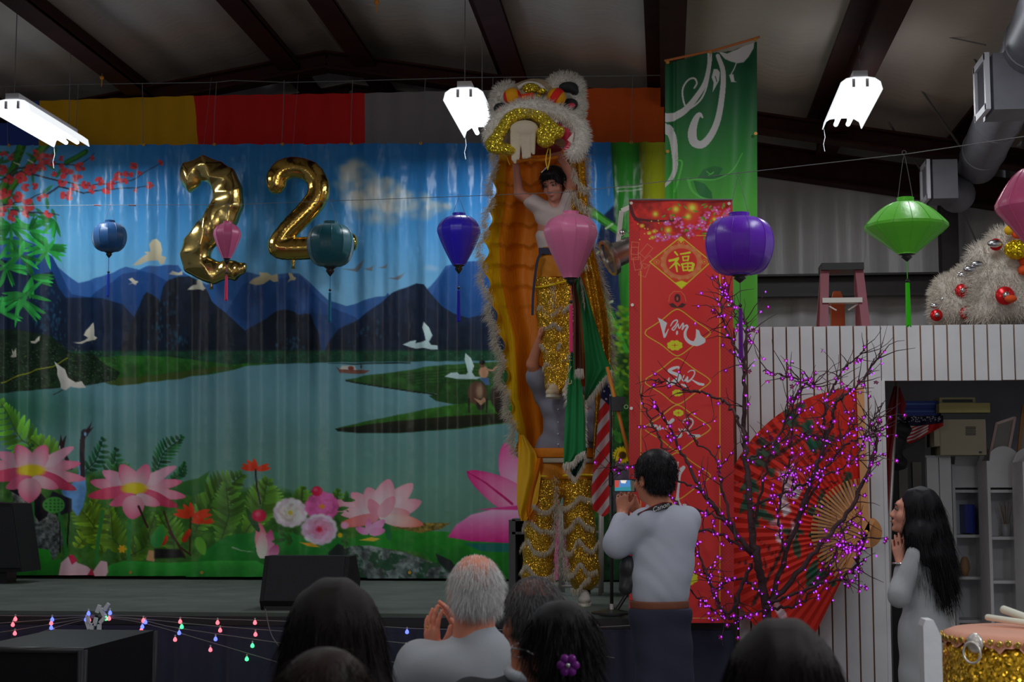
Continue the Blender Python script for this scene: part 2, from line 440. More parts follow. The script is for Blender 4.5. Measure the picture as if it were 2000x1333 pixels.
# ============================================================ SETTING
def st(o): o['kind'] = 'structure'; return o
m_floor = mat('floor', C(60, 58, 55), .5, var=.2, vscale=2)
m_insul = mat('insulation', (.78, .68, .60), .55, bump=.6, bscale=5, aniso=(1, 3, 1), var=.15, vscale=.8)
m_insul_w = mat('insulation_wall', (.62, .60, .61), .34, bump=.5, bscale=6, aniso=(3, 3, .25), var=.15, vscale=1)
m_steel = mat('red_steel', C(34, 15, 13), .6, bump=.1, bscale=30, var=.25, vscale=5, spec=.12)
XR = -3.15; ZR = 5.68; SL = .172
def roofz(x): return ZR - SL * abs(x - XR)
XL, XE, YB = -8.5, 3.35, 15.2
st(MB().box((-2.5, 7, -.05), (13, 24, .1)).build('floor', m_floor))
def sheetgrid(name, o, u, v, nu, nv, m, th):
    """gently sagging insulation sheet"""
    o = Vector(o); u = Vector(u); v = Vector(v); V = []; n = u.cross(v).normalized()
    for j in range(nv + 1):
        for i in range(nu + 1):
            a, b = i / nu, j / nv; s = th(a, b); V.append(tuple(o + u * a + v * b + n * s))
    Q = [(j * (nu + 1) + i, j * (nu + 1) + i + 1, (j + 1) * (nu + 1) + i + 1, (j + 1) * (nu + 1) + i) for j in range(nv) for i in range(nu)]
    return st(put(name, V, Q, m))
W = 1.52
sheetgrid('ceiling', (XR, -2, roofz(XR) + .22), (XE - XR, 0, -SL * (XE - XR)), (0, YB + 2, 0), 60, 60, m_insul,
          lambda a, b: .05 * math.sin(a * 34) ** 2 + .012 * math.sin(b * 61) + .02 * math.sin(b * 11 + a * 3))
sheetgrid('ceiling', (XL, -2, roofz(XL) + .22), (XR - XL, 0, SL * (XR - XL)), (0, YB + 2, 0), 60, 60, m_insul,
          lambda a, b: .05 * math.sin(a * 34) ** 2 + .012 * math.sin(b * 57) + .02 * math.sin(b * 13 + a * 3))
sheetgrid('wall_back', (XL, YB, 0), (XE - XL, 0, 0), (0, 0, 5.9), 220, 4, m_insul_w,
          lambda a, b: .02 * math.sin(a * 130) + .012 * math.sin(a * 311 + 1) + .012 * math.sin(a * 47))
sheetgrid('wall_right', (XE, YB, 0), (0, -11, 0), (0, 0, 5.3), 150, 4, m_insul_w, lambda a, b: .02 * math.sin(a * 90) + .01 * math.sin(a * 211 + 1))
# frames
def ibeam(mb, a, b, w, h, t=.02, up=(0, 0, 1)):
    a = Vector(a); b = Vector(b); up = Vector(up)
    mb.bar(a, b, t, h - 2 * t, up)
    mb.bar(a + up * (h / 2 - t / 2), b + up * (h / 2 - t / 2), w, t, up); mb.bar(a - up * (h / 2 - t / 2), b - up * (h / 2 - t / 2), w, t, up)
def rafter(Y, drop, h):
    for x0, x1 in ((XL, XR), (XR, XE)):
        mb = MB(); ibeam(mb, (x0, Y, roofz(x0) - drop - h / 2), (x1, Y, roofz(x1) - drop - h / 2), .2, h)
        st(mb.build('trim_rafter', m_steel))
rafter(13.95, 0.0, .17); rafter(15.05, .02, .30)
for k, x in enumerate((-6.3, -4.98, -3.55, -2.82, -1.38, 0.04, 1.52, 2.8)):
    mb = MB(); z = roofz(x) + .03
    mb.bar((x, -1, z), (x, YB - .2, z), .03, .24); mb.bar((x + .05, -1, z - .11), (x + .05, YB - .2, z - .11), .20, .03)
    mb.bar((x - .08, -1, z + .11), (x - .08, YB - .2, z + .11), .18, .03)
    mb.bar((x + .14, -1, z - .09), (x + .14, YB - .2, z - .09), .02, .05)
    st(mb.build('trim_purlin', m_steel))
# end-wall girts and columns (seen above the slat wall)
def beam_px(name, Y, x0, y0, x1, y1, m, th=.15):
    a = P(x0, y0, Y); b = P(x1, y1, Y)
    mb = MB(); cx, cz = (a.x + b.x) / 2, (a.z + b.z) / 2; wx, wz = abs(b.x - a.x), abs(a.z - b.z)
    if wx > wz:
        mb.box((cx, Y, cz), (wx, .02, wz)); mb.box((cx, Y - th / 2, cz + wz / 2), (wx, th, .02)); mb.box((cx, Y - th / 2, cz - wz / 2), (wx, th, .02))
    else:
        mb.box((cx, Y, cz), (.02, .2, wz)); mb.box((cx, Y - .1, cz), (wx, .02, wz)); mb.box((cx, Y + .1, cz), (wx, .02, wz))
    return st(mb.build(name, m))
m_dark = mat('dark_steel', C(26, 21, 22), .5, var=.2)
beam_px('trim_girt', 15.0, 1300, 545, 1850, 577, m_dark)
beam_px('trim_column', 14.9, 1832, 330, 1884, 1000, m_dark, .2)
beam_px('trim_girt', 15.0, -300, 545, 1300, 577, m_dark)
# ---------------------------------------------------------------- stage
ZS = .763; YF = 9.65; XS = P(1432, 1215, YF).x
stage = thing('stage', (-3, YF, 0), 'low stage floored with dark green carpet in front of the painted landscape', 'stage')
m_carpet = mat('stage_carpet', C(52, 58, 54), .95, bump=.5, bscale=160, var=.25, vscale=3)
m_black = mat('black_trim', C(16, 16, 18), .6)
MB().box(((XL + XS) / 2, (YF + YB) / 2, ZS - .02), (XS - XL, YB - YF - .1, .04)).build('carpet', m_carpet, stage)
MB().box(((XL + XS) / 2, (YF + YB) / 2 + .06, ZS / 2 - .02), (XS - XL, YB - YF - .25, ZS - .045)).build('platform', m_black, stage)
MB().box(((XL + XS) / 2, YF + .005, ZS - .05), (XS - XL, .03, .06)).build('edge_strip', m_black, stage)
# pleated skirt
nx = 900; X = np.linspace(XL, XS, nx); pl = .028 * np.abs(np.sin(X * 21 + 1.5 * np.sin(X * 3))) + .012 * np.sin(X * 57)
V = []; zz = [0.0, .25, .5, ZS - .08]
for j, z in enumerate(zz): V += [(X[i], YF - .03 - pl[i] * (1.3 - j * .3), z) for i in range(nx)]
Q = [(j * nx + i, j * nx + i + 1, (j + 1) * nx + i + 1, (j + 1) * nx + i) for j in range(3) for i in range(nx - 1)]
tag(put('stage_skirt', V, Q, mat('navy_velvet', C(17, 18, 34), .8, sheen=.3)), 'pleated midnight navy cloth skirt hanging along the front edge of the stage', 'skirt')
# ---------------------------------------------------------------- five-colour cloth above the landscape
flag5 = thing('cloth_banner', P(600, 280, 13.75), 'long strip of blue, yellow, red, white and orange cloth above the landscape', 'banner')
tops = [(-300, 215), (82, 197), (380, 187), (712, 182), (900, 177), (1000, 175), (1297, 171)]
secs = [(-300, 82, (26, 40, 92), 'navy blue cloth panel'), (78, 378, (178, 132, 0), 'yellow cloth panel'), (376, 712, (118, 6, 6), 'dark red cloth panel'),
        (711, 1005, (88, 84, 88), 'white cloth panel'), (1003, 1297, (142, 56, 8), 'orange cloth panel')]
for k, (xa, xb, c, lab) in enumerate(secs):
    nx, nz = 90, 8; V = []
    for j in range(nz + 1):
        t = j / nz
        for i in range(nx + 1):
            px = xa + (xb - xa) * i / nx
            if k == 1 and i > nx * .8: px += 12 * (t ** .8) * (i / nx - .8) / .2
            if k == 2 and i < nx * .2: px += 12 * (t ** .8) * (1 - i / nx / .2)
            ty = np.interp(px, [a for a, b in tops], [b for a, b in tops]); by = 300
            q = P(px, ty + (by - ty) * t, 13.8 - .004 * k)
            q.y += .025 * math.sin(px * .045 + 2 * t) * t + .01 * math.sin(px * .13 + k); V.append(tuple(q))
    Q = [(j * (nx + 1) + i, (j + 1) * (nx + 1) + i, (j + 1) * (nx + 1) + i + 1, j * (nx + 1) + i + 1) for j in range(nz) for i in range(nx)]
    o = put('cloth_panel', V, Q, mat('flagcloth%d' % k, C(*c, 3.3 if k == 3 else 4.8), .75, bump=.15, bscale=200, sheen=.1, trans=.1), flag5); o['label'] = lab
# low row of the same cloth on the stage floor behind the landscape
low = thing('floor_cloth', P(500, 1140, 13.7), 'dark folded orange and grey cloth lying under the bottom edge of the landscape', 'cloth')
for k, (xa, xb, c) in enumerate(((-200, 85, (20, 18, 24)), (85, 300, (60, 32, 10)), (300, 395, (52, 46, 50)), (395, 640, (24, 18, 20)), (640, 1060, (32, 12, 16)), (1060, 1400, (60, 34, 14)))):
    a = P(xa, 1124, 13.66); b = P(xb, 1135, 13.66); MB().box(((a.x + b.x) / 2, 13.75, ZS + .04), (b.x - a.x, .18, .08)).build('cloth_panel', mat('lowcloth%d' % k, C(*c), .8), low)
# ============================================================ PRINTED LANDSCAPE
m_vinyl = mat('vinyl_print', (.5, .5, .5), .29, spec=.36, attr=True)
cv = Cv(-40, 270, 1300, 1150, 1.6)
X, Y = cv.X, cv.Y
def G(stops, y):
    ys = [s[0] for s in stops]; return np.stack([np.interp(y, ys, [s[1][i] for s in stops]) for i in range(3)], -1)
cv.a = G([(270, (34, 104, 170)), (380, (50, 122, 182)), (480, (74, 138, 186)), (560, (96, 150, 186)), (640, (100, 148, 176))], Y).astype(np.float32)
lf = np.clip((330 - X) / 330, 0, 1)[..., None]; cv.a = cv.a * (1 - .55 * lf) + np.array((120, 178, 200)) * .55 * lf
rt = np.clip((X - 700) / 600, 0, 1)[..., None] * np.clip((560 - Y) / 280, 0, 1)[..., None]; cv.a = cv.a * (1 - .35 * rt) + np.array((20, 80, 160)) * .35 * rt
# cloud
rs = np.random.RandomState(3)
for cx, cy, r_, n in ((695, 335, 26, 30), (680, 365, 26, 26), (740, 360, 24, 24), (730, 395, 34, 34), (780, 390, 26, 28), (820, 405, 24, 20), (860, 400, 18, 10), (700, 400, 26, 20), (760, 420, 26, 20)):
    for _ in range(n):
        a = rs.rand() * 6.28; q = rs.rand() ** .6 * r_; s_ = r_ * (.42 + .35 * rs.rand())
        sh = (np.array((176, 176, 170)) if math.sin(a) < .3 else np.array((120, 146, 166)))
        cv.ell(cx + q * math.cos(a) * 1.1, cy + q * math.sin(a), s_, s_ * .8, sh, .9, .42)
for _ in range(10): cv.ell(830 + rs.rand() * 50, 398 + rs.rand() * 12, 12, 6, (150, 160, 165), .9, .5)
cv.ell(842, 524, 22, 9, (140, 160, 180), .9, .6)
# far ranges
far = (44, 84, 140); mid = (26, 62, 116)
cv.poly([(-40, 470), (30, 462), (70, 478), (110, 520), (150, 552), (200, 540), (245, 521), (270, 526), (290, 520), (345, 517), (356, 532), (402, 556), (440, 540), (475, 530), (520, 540), (560, 533), (585, 535), (600, 548), (640, 586), (676, 598), (705, 588), (735, 580), (752, 578), (757, 572), (762, 580), (800, 600), (840, 560), (870, 520), (900, 512), (935, 510), (970, 500), (1010, 520), (1010, 700), (-40, 700)], far, 2, (36, 74, 128), tex=.08, ts=40)
cv.poly([(-40, 520), (60, 480), (100, 500), (140, 575), (175, 580), (210, 555), (240, 535), (270, 528), (300, 535), (330, 552), (380, 590), (420, 640), (420, 700), (-40, 700)], mid, 2, (24, 52, 96))
cv.poly([(470, 560), (500, 545), (545, 545), (575, 536), (590, 542), (612, 572), (640, 598), (690, 618), (720, 640), (640, 690), (440, 690), (440, 610)], (30, 66, 122), 2, (26, 56, 100))
cv.poly([(835, 600), (850, 560), (868, 530), (885, 516), (905, 513), (935, 510), (980, 515), (1010, 530), (1010, 700), (835, 700)], (28, 70, 126), 2, (24, 60, 110))
cv.poly([(600, 610), (640, 615), (655, 640), (660, 690), (600, 690)], (26, 54, 96), 2)
# dark karst peaks
dk = (18, 28, 46); dk2 = (26, 32, 44)
cv.poly([(-40, 560), (0, 505), (40, 520), (60, 540), (100, 530), (112, 560), (130, 582), (165, 580), (200, 583), (240, 595), (258, 618), (270, 690), (-40, 700)], (18, 34, 60), 2, dk, tex=.25, ts=30)
cv.poly([(225, 700), (245, 655), (262, 610), (280, 578), (288, 571), (300, 578), (310, 586), (318, 560), (328, 548), (345, 539), (370, 540), (388, 549), (402, 566), (412, 588), (440, 612), (462, 632), (480, 647), (500, 632), (520, 620), (540, 608), (556, 604), (572, 608), (584, 616), (592, 612), (604, 612), (612, 632), (622, 650), (628, 700)], dk2, 2, (16, 24, 36), tex=.3, ts=26)
cv.poly([(628, 700), (640, 668), (660, 644), (700, 622), (740, 594), (765, 572), (795, 560), (812, 553), (828, 556), (842, 575), (862, 598), (885, 612), (915, 622), (935, 616), (960, 600), (1000, 588), (1010, 700)], (22, 34, 56), 2, (20, 28, 42), tex=.3, ts=26)
for cx, cy, w, h, n in ((100, 620, 34, 50, 70), (345, 660, 30, 24, 26), (570, 670, 26, 20, 22), (310, 640, 18, 40, 16), (720, 650, 60, 30, 16), (340, 600, 20, 30, 12)):
    for _ in range(n):
        x = cx + rs.randn() * w * .5; y = cy + rs.randn() * h * .5
        cv.ell(x, y, 1.5 + 3 * rs.rand(), 3 + 5 * rs.rand(), (34, 78, 104), .8, .5)
# low shore
cv.poly([(-40, 686), (1010, 684), (1010, 712), (-40, 760)], (22, 58, 40), 6, (16, 44, 34), tex=.4, ts=14)
for _ in range(260): cv.ell(rs.uniform(180, 1000), 690 + rs.rand() * 14, 1.6, 1.2, (48, 92, 84), .8, .6)
# water
wat = G([(700, (78, 118, 132)), (780, (84, 124, 132)), (850, (82, 120, 120)), (950, (84, 124, 112)), (1060, (78, 116, 100)), (1150, (70, 110, 92))], Y)
wm = np.clip((Y - np.interp(X, [-40, 185, 330, 480, 640, 1010], [764, 742, 728, 712, 707, 703])) / 2, 0, 1)[..., None]
gl = np.clip(1 - np.hypot((X + 20) / 230, (Y - 800) / 75), 0, 1)[..., None]; wat = wat * (1 - gl * .8) + np.array((16, 70, 34)) * gl * .8
wat = wat * (1 + .05 * (fbm(X, Y, 60, 5) - .5))[..., None]; cv.a = cv.a * (1 - wm) + wat * wm
cv.poly([(180, 700), (250, 694), (330, 697), (450, 712), (540, 708), (480, 716), (420, 730), (350, 738), (280, 743), (215, 752), (190, 740)], (36, 88, 30), 2, (26, 64, 20), tex=.35, ts=16)
cv.poly([(185, 742), (300, 733), (430, 716), (455, 719), (350, 740), (230, 754)], (50, 66, 24), 2)
cv.poly([(-40, 640), (40, 645), (95, 655), (140, 690), (180, 690), (205, 712), (235, 728), (225, 742), (190, 750), (110, 758), (0, 768), (-40, 770)], (18, 34, 24), 2, (22, 40, 22), tex=.5, ts=10)
for _ in range(700):
    x = rs.uniform(-30, 230); y = rs.uniform(670, 757)
    if y > 640 + (x + 30) * .2: cv.ell(x, y, 1.8, 1.4, [(96, 112, 108), (86, 110, 40), (40, 70, 52)][rs.randint(3)], .8, .55)
cv.line([(0, 748), (35, 735), (70, 722), (100, 716), (133, 700)], 2, (120, 124, 30))
# peninsulas
cv.poly([(640, 710), (800, 707), (800, 710), (690, 712)], (22, 44, 40), 1.5)
cv.poly([(674, 742), (710, 734), (770, 727), (850, 714), (1010, 704), (1010, 790), (885, 790), (850, 783), (838, 774), (852, 769), (800, 764), (760, 757), (690, 748)], (40, 78, 34), 1.6, (26, 56, 24), tex=.35, ts=12)
for k in range(5): cv.line([(780 + k * 8, 732 + k * 5), (880, 722 + k * 6), (1000, 716 + k * 7)], 1.6, (22, 50, 22))
cv.line([(676, 744), (720, 752), (800, 764), (850, 771)], 3, (24, 34, 24))
cv.poly([(654, 838), (700, 826), (760, 814), (850, 796), (890, 790), (940, 784), (1010, 776), (1010, 824), (900, 838), (780, 846), (700, 846), (660, 843)], (46, 98, 30), 1.6, (34, 70, 26), tex=.3, ts=12)
cv.poly([(654, 838), (700, 832), (760, 824), (870, 814), (1010, 806), (1010, 822), (900, 836), (780, 846), (700, 846), (660, 843)], (34, 36, 20), 2, (20, 24, 20))
# boat
cv.poly([(656, 716), (664, 722), (700, 722), (722, 724), (712, 730), (664, 729)], (96, 60, 50), 1.2)
cv.poly([(664, 722), (668, 715), (690, 714), (694, 722)], (150, 148, 142), 1.2); cv.ell(684, 719, 6, 5, (96, 44, 34), .3); cv.ell(704, 716, 2, 5, (40, 40, 44), .3)
# buffaloes and child
cv.ell(974, 775, 18, 26, (44, 36, 32), .15); cv.ell(974, 795, 9, 14, (32, 28, 26), .2)
cv.ell(932, 768, 20, 25, (78, 56, 44), .15); cv.ell(936, 764, 9, 18, (140, 116, 92), .6, .8); cv.ell(938, 790, 9, 13, (40, 34, 32), .2)
cv.poly([(925, 778), (938, 792), (950, 782), (944, 776), (938, 782)], (150, 116, 90), 1.2)
for x in (916, 950): cv.line([(x, 780), (x, 806)], 5, (44, 34, 30), 3)
cv.ell(944, 727, 11, 14, (160, 120, 96), .25); cv.ell(941, 712, 6.5, 6.5, (92, 62, 46), .25); cv.ell(941, 708, 7, 5, (26, 24, 24), .3)
cv.line([(950, 722), (962, 724), (970, 716)], 3.5, (146, 110, 88)); cv.poly([(934, 738), (954, 738), (956, 752), (948, 752)], (60, 84, 120), 1.2)
# birds
wh = (190, 186, 170); wb = (176, 204, 208)
def bird(pts, c=wh): cv.poly(pts, c, 1.4, tuple(v * .82 for v in c))
bird([(256, 518), (270, 505), (288, 497), (282, 493), (294, 492), (292, 478), (297, 469), (304, 466), (312, 473), (316, 488), (314, 499), (325, 503), (321, 515), (312, 517), (306, 508), (292, 510), (275, 516)], (190, 182, 156))
bird([(249, 556), (256, 551), (250, 545), (256, 542), (261, 547), (268, 549), (264, 552), (262, 556), (256, 553)])
bird([(330, 536), (336, 529), (346, 532), (354, 528), (355, 536), (346, 537), (338, 537)])
bird([(366, 566), (378, 558), (384, 556), (384, 548), (389, 544), (394, 552), (396, 558), (400, 563), (395, 567), (388, 565), (376, 567)])
bird([(487, 554), (494, 545), (506, 538), (504, 531), (520, 532), (530, 538), (542, 535), (543, 550), (534, 551), (526, 546), (512, 554), (498, 557)], (186, 174, 142))
bird([(559, 552), (566, 544), (562, 533), (570, 534), (574, 541), (579, 543), (576, 548), (568, 548)], (186, 174, 142))
bird([(141, 669), (152, 668), (162, 664), (168, 659), (160, 654), (164, 645), (176, 633), (182, 630), (184, 645), (184, 656), (190, 660), (186, 664), (176, 665), (166, 666), (156, 671), (150, 671)])
bird([(56, 666), (66, 666), (72, 660), (77, 656), (76, 665), (68, 671), (58, 670)]); bird([(18, 697), (24, 692), (22, 682), (27, 688), (32, 681), (33, 698), (26, 699)])
bird([(103, 706), (116, 715), (128, 722), (134, 738), (146, 747), (156, 744), (164, 757), (150, 758), (138, 756), (130, 763), (118, 759), (117, 750), (110, 733), (109, 720)], (200, 196, 188)); cv.line([(122, 762), (101, 771)], 2, (44, 56, 50))
bird([(786, 673), (800, 666), (812, 664), (810, 670), (826, 668), (832, 665), (829, 652), (825, 640), (828, 629), (838, 640), (844, 655), (838, 668), (842, 674), (853, 674), (854, 682), (842, 683), (826, 680), (812, 681), (800, 678)], wb)
bird([(868, 736), (880, 728), (892, 727), (896, 731), (910, 732), (914, 728), (910, 712), (907, 702), (909, 690), (920, 700), (926, 715), (922, 728), (928, 736), (940, 736), (930, 741), (912, 741), (892, 740)], wb)
for pts in ([(670, 526), (690, 524), (700, 514), (711, 507), (706, 520), (696, 530), (686, 528)], [(709, 525), (720, 524), (730, 518), (726, 530), (718, 528)], [(738, 522), (746, 521), (756, 515), (754, 523), (746, 524)], [(756, 543), (772, 542), (784, 536), (790, 531), (784, 542), (778, 547), (766, 545)]): bird(pts, (110, 118, 128))
# ---- foreground plants
def fern(x0, y0, x1, y1, L, col, n=16, curve=.15, w=7):
    dx, dy = x1 - x0, y1 - y0; T = math.hypot(dx, dy); nx, ny = -dy / T, dx / T
    for i in range(n):
        t = i / (n - 1); x = x0 + dx * t + nx * curve * T * math.sin(t * 3.14); y = y0 + dy * t + ny * curve * T * math.sin(t * 3.14); l = L * math.sin(.35 + 2.6 * t) if t < .95 else L * .3
        for s_ in (-1, 1):
            ex = x + (nx * s_ * .85 + dx / T * .55) * l; ey = y + (ny * s_ * .85 + dy / T * .55) * l
            c = np.array(col) * rs.uniform(.7, 1.2); cv.petal(x, y, ex, ey, w, c * .8, np.minimum(c * 1.25, 255))
    cv.line([(x0, y0), (x0 + dx * .5 + nx * curve * T, y0 + dy * .5 + ny * curve * T), (x1, y1)], 2, np.array(col) * .6)
gmask = np.clip((Y - np.interp(X, [-40, 30, 110, 200, 330, 430, 520, 620, 700, 760, 880, 1010, 1200], [900, 880, 900, 920, 940, 950, 950, 960, 985, 1020, 1040, 1040, 1000])) / 14 + 1.2 * (fbm(X, Y, 26, 9) - .5), 0, 1)[..., None]
n1 = fbm(X, Y, 14, 11)[..., None]; grd = np.array((24, 52, 22)) * (1 - n1) * 1.3 + np.array((58, 96, 34)) * n1 * 1.3
cv.a = cv.a * (1 - gmask) + grd * gmask
gy = (84, 132, 30); gg = (44, 104, 50)
fern(110, 910, 0, 790, 44, (82, 140, 40), 15, -.1, 10); fern(120, 930, 60, 860, 34, (100, 150, 44), 10, .1, 9)
fern(300, 935, 352, 855, 26, (30, 84, 46), 13, -.12, 6); fern(330, 940, 358, 905, 14, (34, 88, 50), 8)
fern(150, 930, 200, 860, 24, (34, 84, 54), 9); fern(190, 950, 225, 880, 26, (40, 90, 52), 9); fern(240, 950, 225, 910, 26, (50, 100, 50), 8)
fern(380, 1040, 470, 930, 46, (74, 116, 40), 18, -.1, 8); fern(480, 1040, 520, 940, 44, (80, 122, 40), 16, .1, 8); fern(430, 1060, 440, 950, 40, (68, 110, 38), 14, .1, 8)
fern(150, 1070, 180, 980, 36, (100, 130, 26), 12, .2, 8); fern(200, 1080, 150, 990, 40, (88, 122, 26), 12, .1, 8); fern(260, 1090, 215, 1000, 38, (84, 118, 30), 12, -.2, 8); fern(230, 1100, 300, 1010, 36, (70, 108, 30), 12, .2, 8)
fern(340, 1090, 310, 1010, 30, (76, 118, 34), 11); fern(640, 1010, 660, 960, 24, (70, 118, 34), 8); fern(575, 1000, 590, 955, 24, (74, 118, 34), 8); fern(10, 920, 60, 870, 24, (52, 96, 40), 9)
cv.poly([(340, 945), (385, 935), (408, 920), (398, 945), (400, 960), (375, 970), (345, 962)], (58, 104, 40), 1.5, (40, 88, 44))
# rock at left
cv.poly([(20, 960), (60, 975), (110, 1010), (125, 1060), (100, 1100), (30, 1080), (30, 1000)], (92, 96, 92), 3, (62, 68, 70), tex=.8, ts=6)
cv.poly([(0, 890), (30, 896), (60, 915), (55, 940), (10, 930)], (100, 104, 104), 2, tex=.6, ts=6)
# cranes (birds) at left
cv.poly([(150, 900), (162, 905), (166, 960), (160, 990), (150, 1010), (140, 995), (128, 975), (118, 960), (140, 945), (152, 925)], (96, 140, 190), 2, (70, 116, 168), tex=.2)
cv.line([(159, 930), (157, 890), (158, 860), (160, 850)], 9, (44, 34, 40)); cv.ell(162, 846, 8, 9, (34, 34, 44), .3); cv.poly([(158, 845), (168, 835), (178, 822), (172, 838), (182, 834), (168, 848)], (52, 34, 38), 1.2); cv.ell(163, 848, 3, 5, (110, 150, 190), .5)
cv.line([(138, 915), (128, 890), (120, 872)], 8, (46, 34, 38), 6); cv.poly([(112, 875), (118, 848), (121, 862), (131, 850), (127, 868), (124, 880)], (48, 30, 36), 1.2); cv.ell(115, 874, 2, 4, (190, 180, 170), .4)
cv.poly([(15, 958), (45, 955), (80, 965), (95, 985), (90, 1010), (75, 1020), (62, 1000), (60, 975), (40, 970)], (20, 18, 22), 2); cv.poly([(90, 980), (100, 960), (140, 975), (140, 1000), (110, 1010)], (26, 26, 34), 2)
cv.line([(115, 1010), (116, 1080)], 2.5, (22, 24, 26)); cv.line([(136, 1000), (130, 1085)], 3, (22, 24, 26))
# lily pads
lp = (38, 124, 34)
def pad(pts, c=(40, 128, 38), c2=(24, 88, 26)): cv.poly(pts, c, 1.6, c2, tex=.15, ts=30)
pad([(30, 1075), (60, 1070), (95, 1075), (100, 1095), (120, 1092), (112, 1115), (112, 1130), (30, 1130)])
pad([(375, 1110), (400, 1075), (440, 1048), (480, 1042), (560, 1040), (640, 1040), (700, 1060), (720, 1130), (372, 1130)], (34, 116, 44), (26, 96, 30))
pad([(210, 1106), (240, 1096), (330, 1100), (420, 1096), (500, 1096), (560, 1130), (205, 1130)], (44, 136, 48), (30, 108, 36))
pad([(640, 1075), (700, 1045), (790, 1035), (880, 1040), (1000, 1060), (1010, 1140), (900, 1140), (820, 1080), (720, 1068)], (36, 124, 36), (18, 84, 26))
cv.line([(452, 1070), (470, 1076), (495, 1079)], 3, (120, 150, 120), 1)
# rock at right
cv.poly([(672, 1068), (720, 1066), (790, 1080), (860, 1105), (890, 1130), (900, 1146), (690, 1146), (678, 1110)], (92, 102, 100), 2, (70, 80, 80), tex=.8, ts=12)
rk = np.clip((fbm(X, Y, 16, 31) - .52) * 14, 0, 1) * ((X > 675) & (X < 900) & (Y > 1062 + (X - 680) * .22)); cv.mix((slice(None), slice(None)), rk * .8, (24, 60, 36))
cv.poly([(850, 1082), (880, 1095), (900, 1125), (880, 1120), (856, 1100)], (30, 36, 36), 2); cv.poly([(640, 1080), (660, 1062), (680, 1072), (676, 1110), (645, 1110)], (30, 40, 36), 2)
cv.poly([(765, 1028), (800, 1022), (880, 1022), (860, 1034), (820, 1042), (790, 1036)], (116, 100, 44), 1.6, (96, 80, 34), tex=.6, ts=5)
# stems
for a in ([(62, 970), (64, 1075)], [(200, 1000), (190, 1060), (187, 1100)], [(252, 1000), (250, 1095)], [(114, 1005), (125, 1040), (133, 1120)]): cv.line(a, 7, (40, 108, 48))
cv.line([(750, 1010), (760, 1050)], 12, (32, 96, 50)); cv.ell(104, 987, 24, 17, (64, 132, 56), .12); [cv.ell(104 + dx * 8, 987 + dy * 6, 3, 2.4, (30, 78, 34), .5) for dx in (-2, -1, 0, 1, 2) for dy in (-1.6, -.5, .6, 1.6) if abs(dx) + abs(dy) < 3.2]
# lotus
pk = (196, 82, 116); pw = (214, 176, 178); yl = (208, 172, 30)
def lotus(cx, cy, s_, petals, core=True):
    for (a, l, w_, c0, c1) in petals: cv.petal(cx, cy, cx + l * s_ * math.cos(R(a)), cy - l * s_ * math.sin(R(a)), w_ * s_, c0, c1, sharp=.9)
    if core: cv.ell(cx, cy - 2, 28 * s_, 13 * s_, yl, .5, 1, (196, 140, 40))
back = [(170, 90, 26, pw, pk), (10, 92, 24, pw, pk), (150, 72, 30, pw, (206, 110, 140)), (30, 92, 24, pw, (200, 120, 146)), (118, 56, 34, pw, pk), (62, 56, 34, pw, pk), (188, 95, 24, pk, (180, 50, 76)), (-8, 100, 24, pw, (190, 90, 120)), (-22, 90, 24, pk, (150, 34, 60))]
front = [(200, 62, 26, pk, (200, 90, 120)), (-20, 62, 26, pw, (196, 90, 120)), (262, 54, 50, (216, 150, 160), pk)]
def whole(cx, cy, s_): lotus(cx, cy, s_, back); cv.ell(cx, cy - 2, 30 * s_, 14 * s_, yl, .45); lotus(cx, cy + 12 * s_, s_ * .85, front, False)
whole(60, 922, 1.05); whole(262, 957, 1.0)
w2 = (212, 188, 190); p2 = (206, 120, 140)
lotus(740, 1010, 1.0, [(160, 90, 30, w2, p2), (20, 88, 34, w2, p2), (140, 72, 34, w2, p2), (45, 92, 36, w2, (214, 130, 146)), (112, 62, 40, w2, p2), (75, 76, 44, w2, p2), (172, 86, 26, w2, p2), (6, 60, 30, w2, (190, 110, 120)), (192, 80, 22, p2, (180, 90, 70)), (-10, 88, 26, w2, (196, 96, 84)), (120, 40, 24, p2, p2), (52, 50, 26, (220, 150, 160), p2)], False)
for x, y, s_ in ((720, 1042, .9),): lotus(x, y, s_, [(160, 32, 16, (200, 140, 180), (180, 90, 150)), (90, 30, 16, (206, 150, 180), (190, 90, 150)), (40, 44, 22, (206, 150, 180), (190, 110, 160)), (10, 36, 18, (206, 140, 176), (180, 100, 150))], False)
cv.poly([(700, 1056), (730, 1058), (742, 1053), (725, 1050)], (200, 160, 50), 1.2)
# big lotus behind the dancers
cv.petal(1010, 960, 985, 865, 50, (216, 160, 180), (190, 60, 130)); cv.petal(1060, 1010, 912, 922, 60, (206, 160, 180), (176, 40, 110)); cv.line([(912, 922), (950, 945), (1000, 985)], 2, (160, 20, 90), 5)
cv.poly([(930, 996), (1010, 988), (1120, 990), (1010, 1000)], (180, 50, 120), 1.6)
cv.poly([(874, 1050), (890, 1026), (920, 1006), (960, 996), (1050, 998), (1130, 1010), (1170, 1040), (1120, 1058), (1000, 1062), (920, 1058)], (206, 150, 182), 1.6, (176, 28, 110))
cv.poly([(1040, 1060), (1190, 1060), (1190, 1140), (1040, 1140)], (24, 96, 80), 2); cv.petal(1080, 1140, 1085, 1000, 70, (200, 60, 140), (170, 30, 110)); cv.petal(1160, 1130, 1190, 960, 70, (200, 60, 150), (150, 30, 110))
cv.poly([(905, 1062), (1010, 1062), (1010, 1080), (940, 1078)], (24, 92, 84), 2)
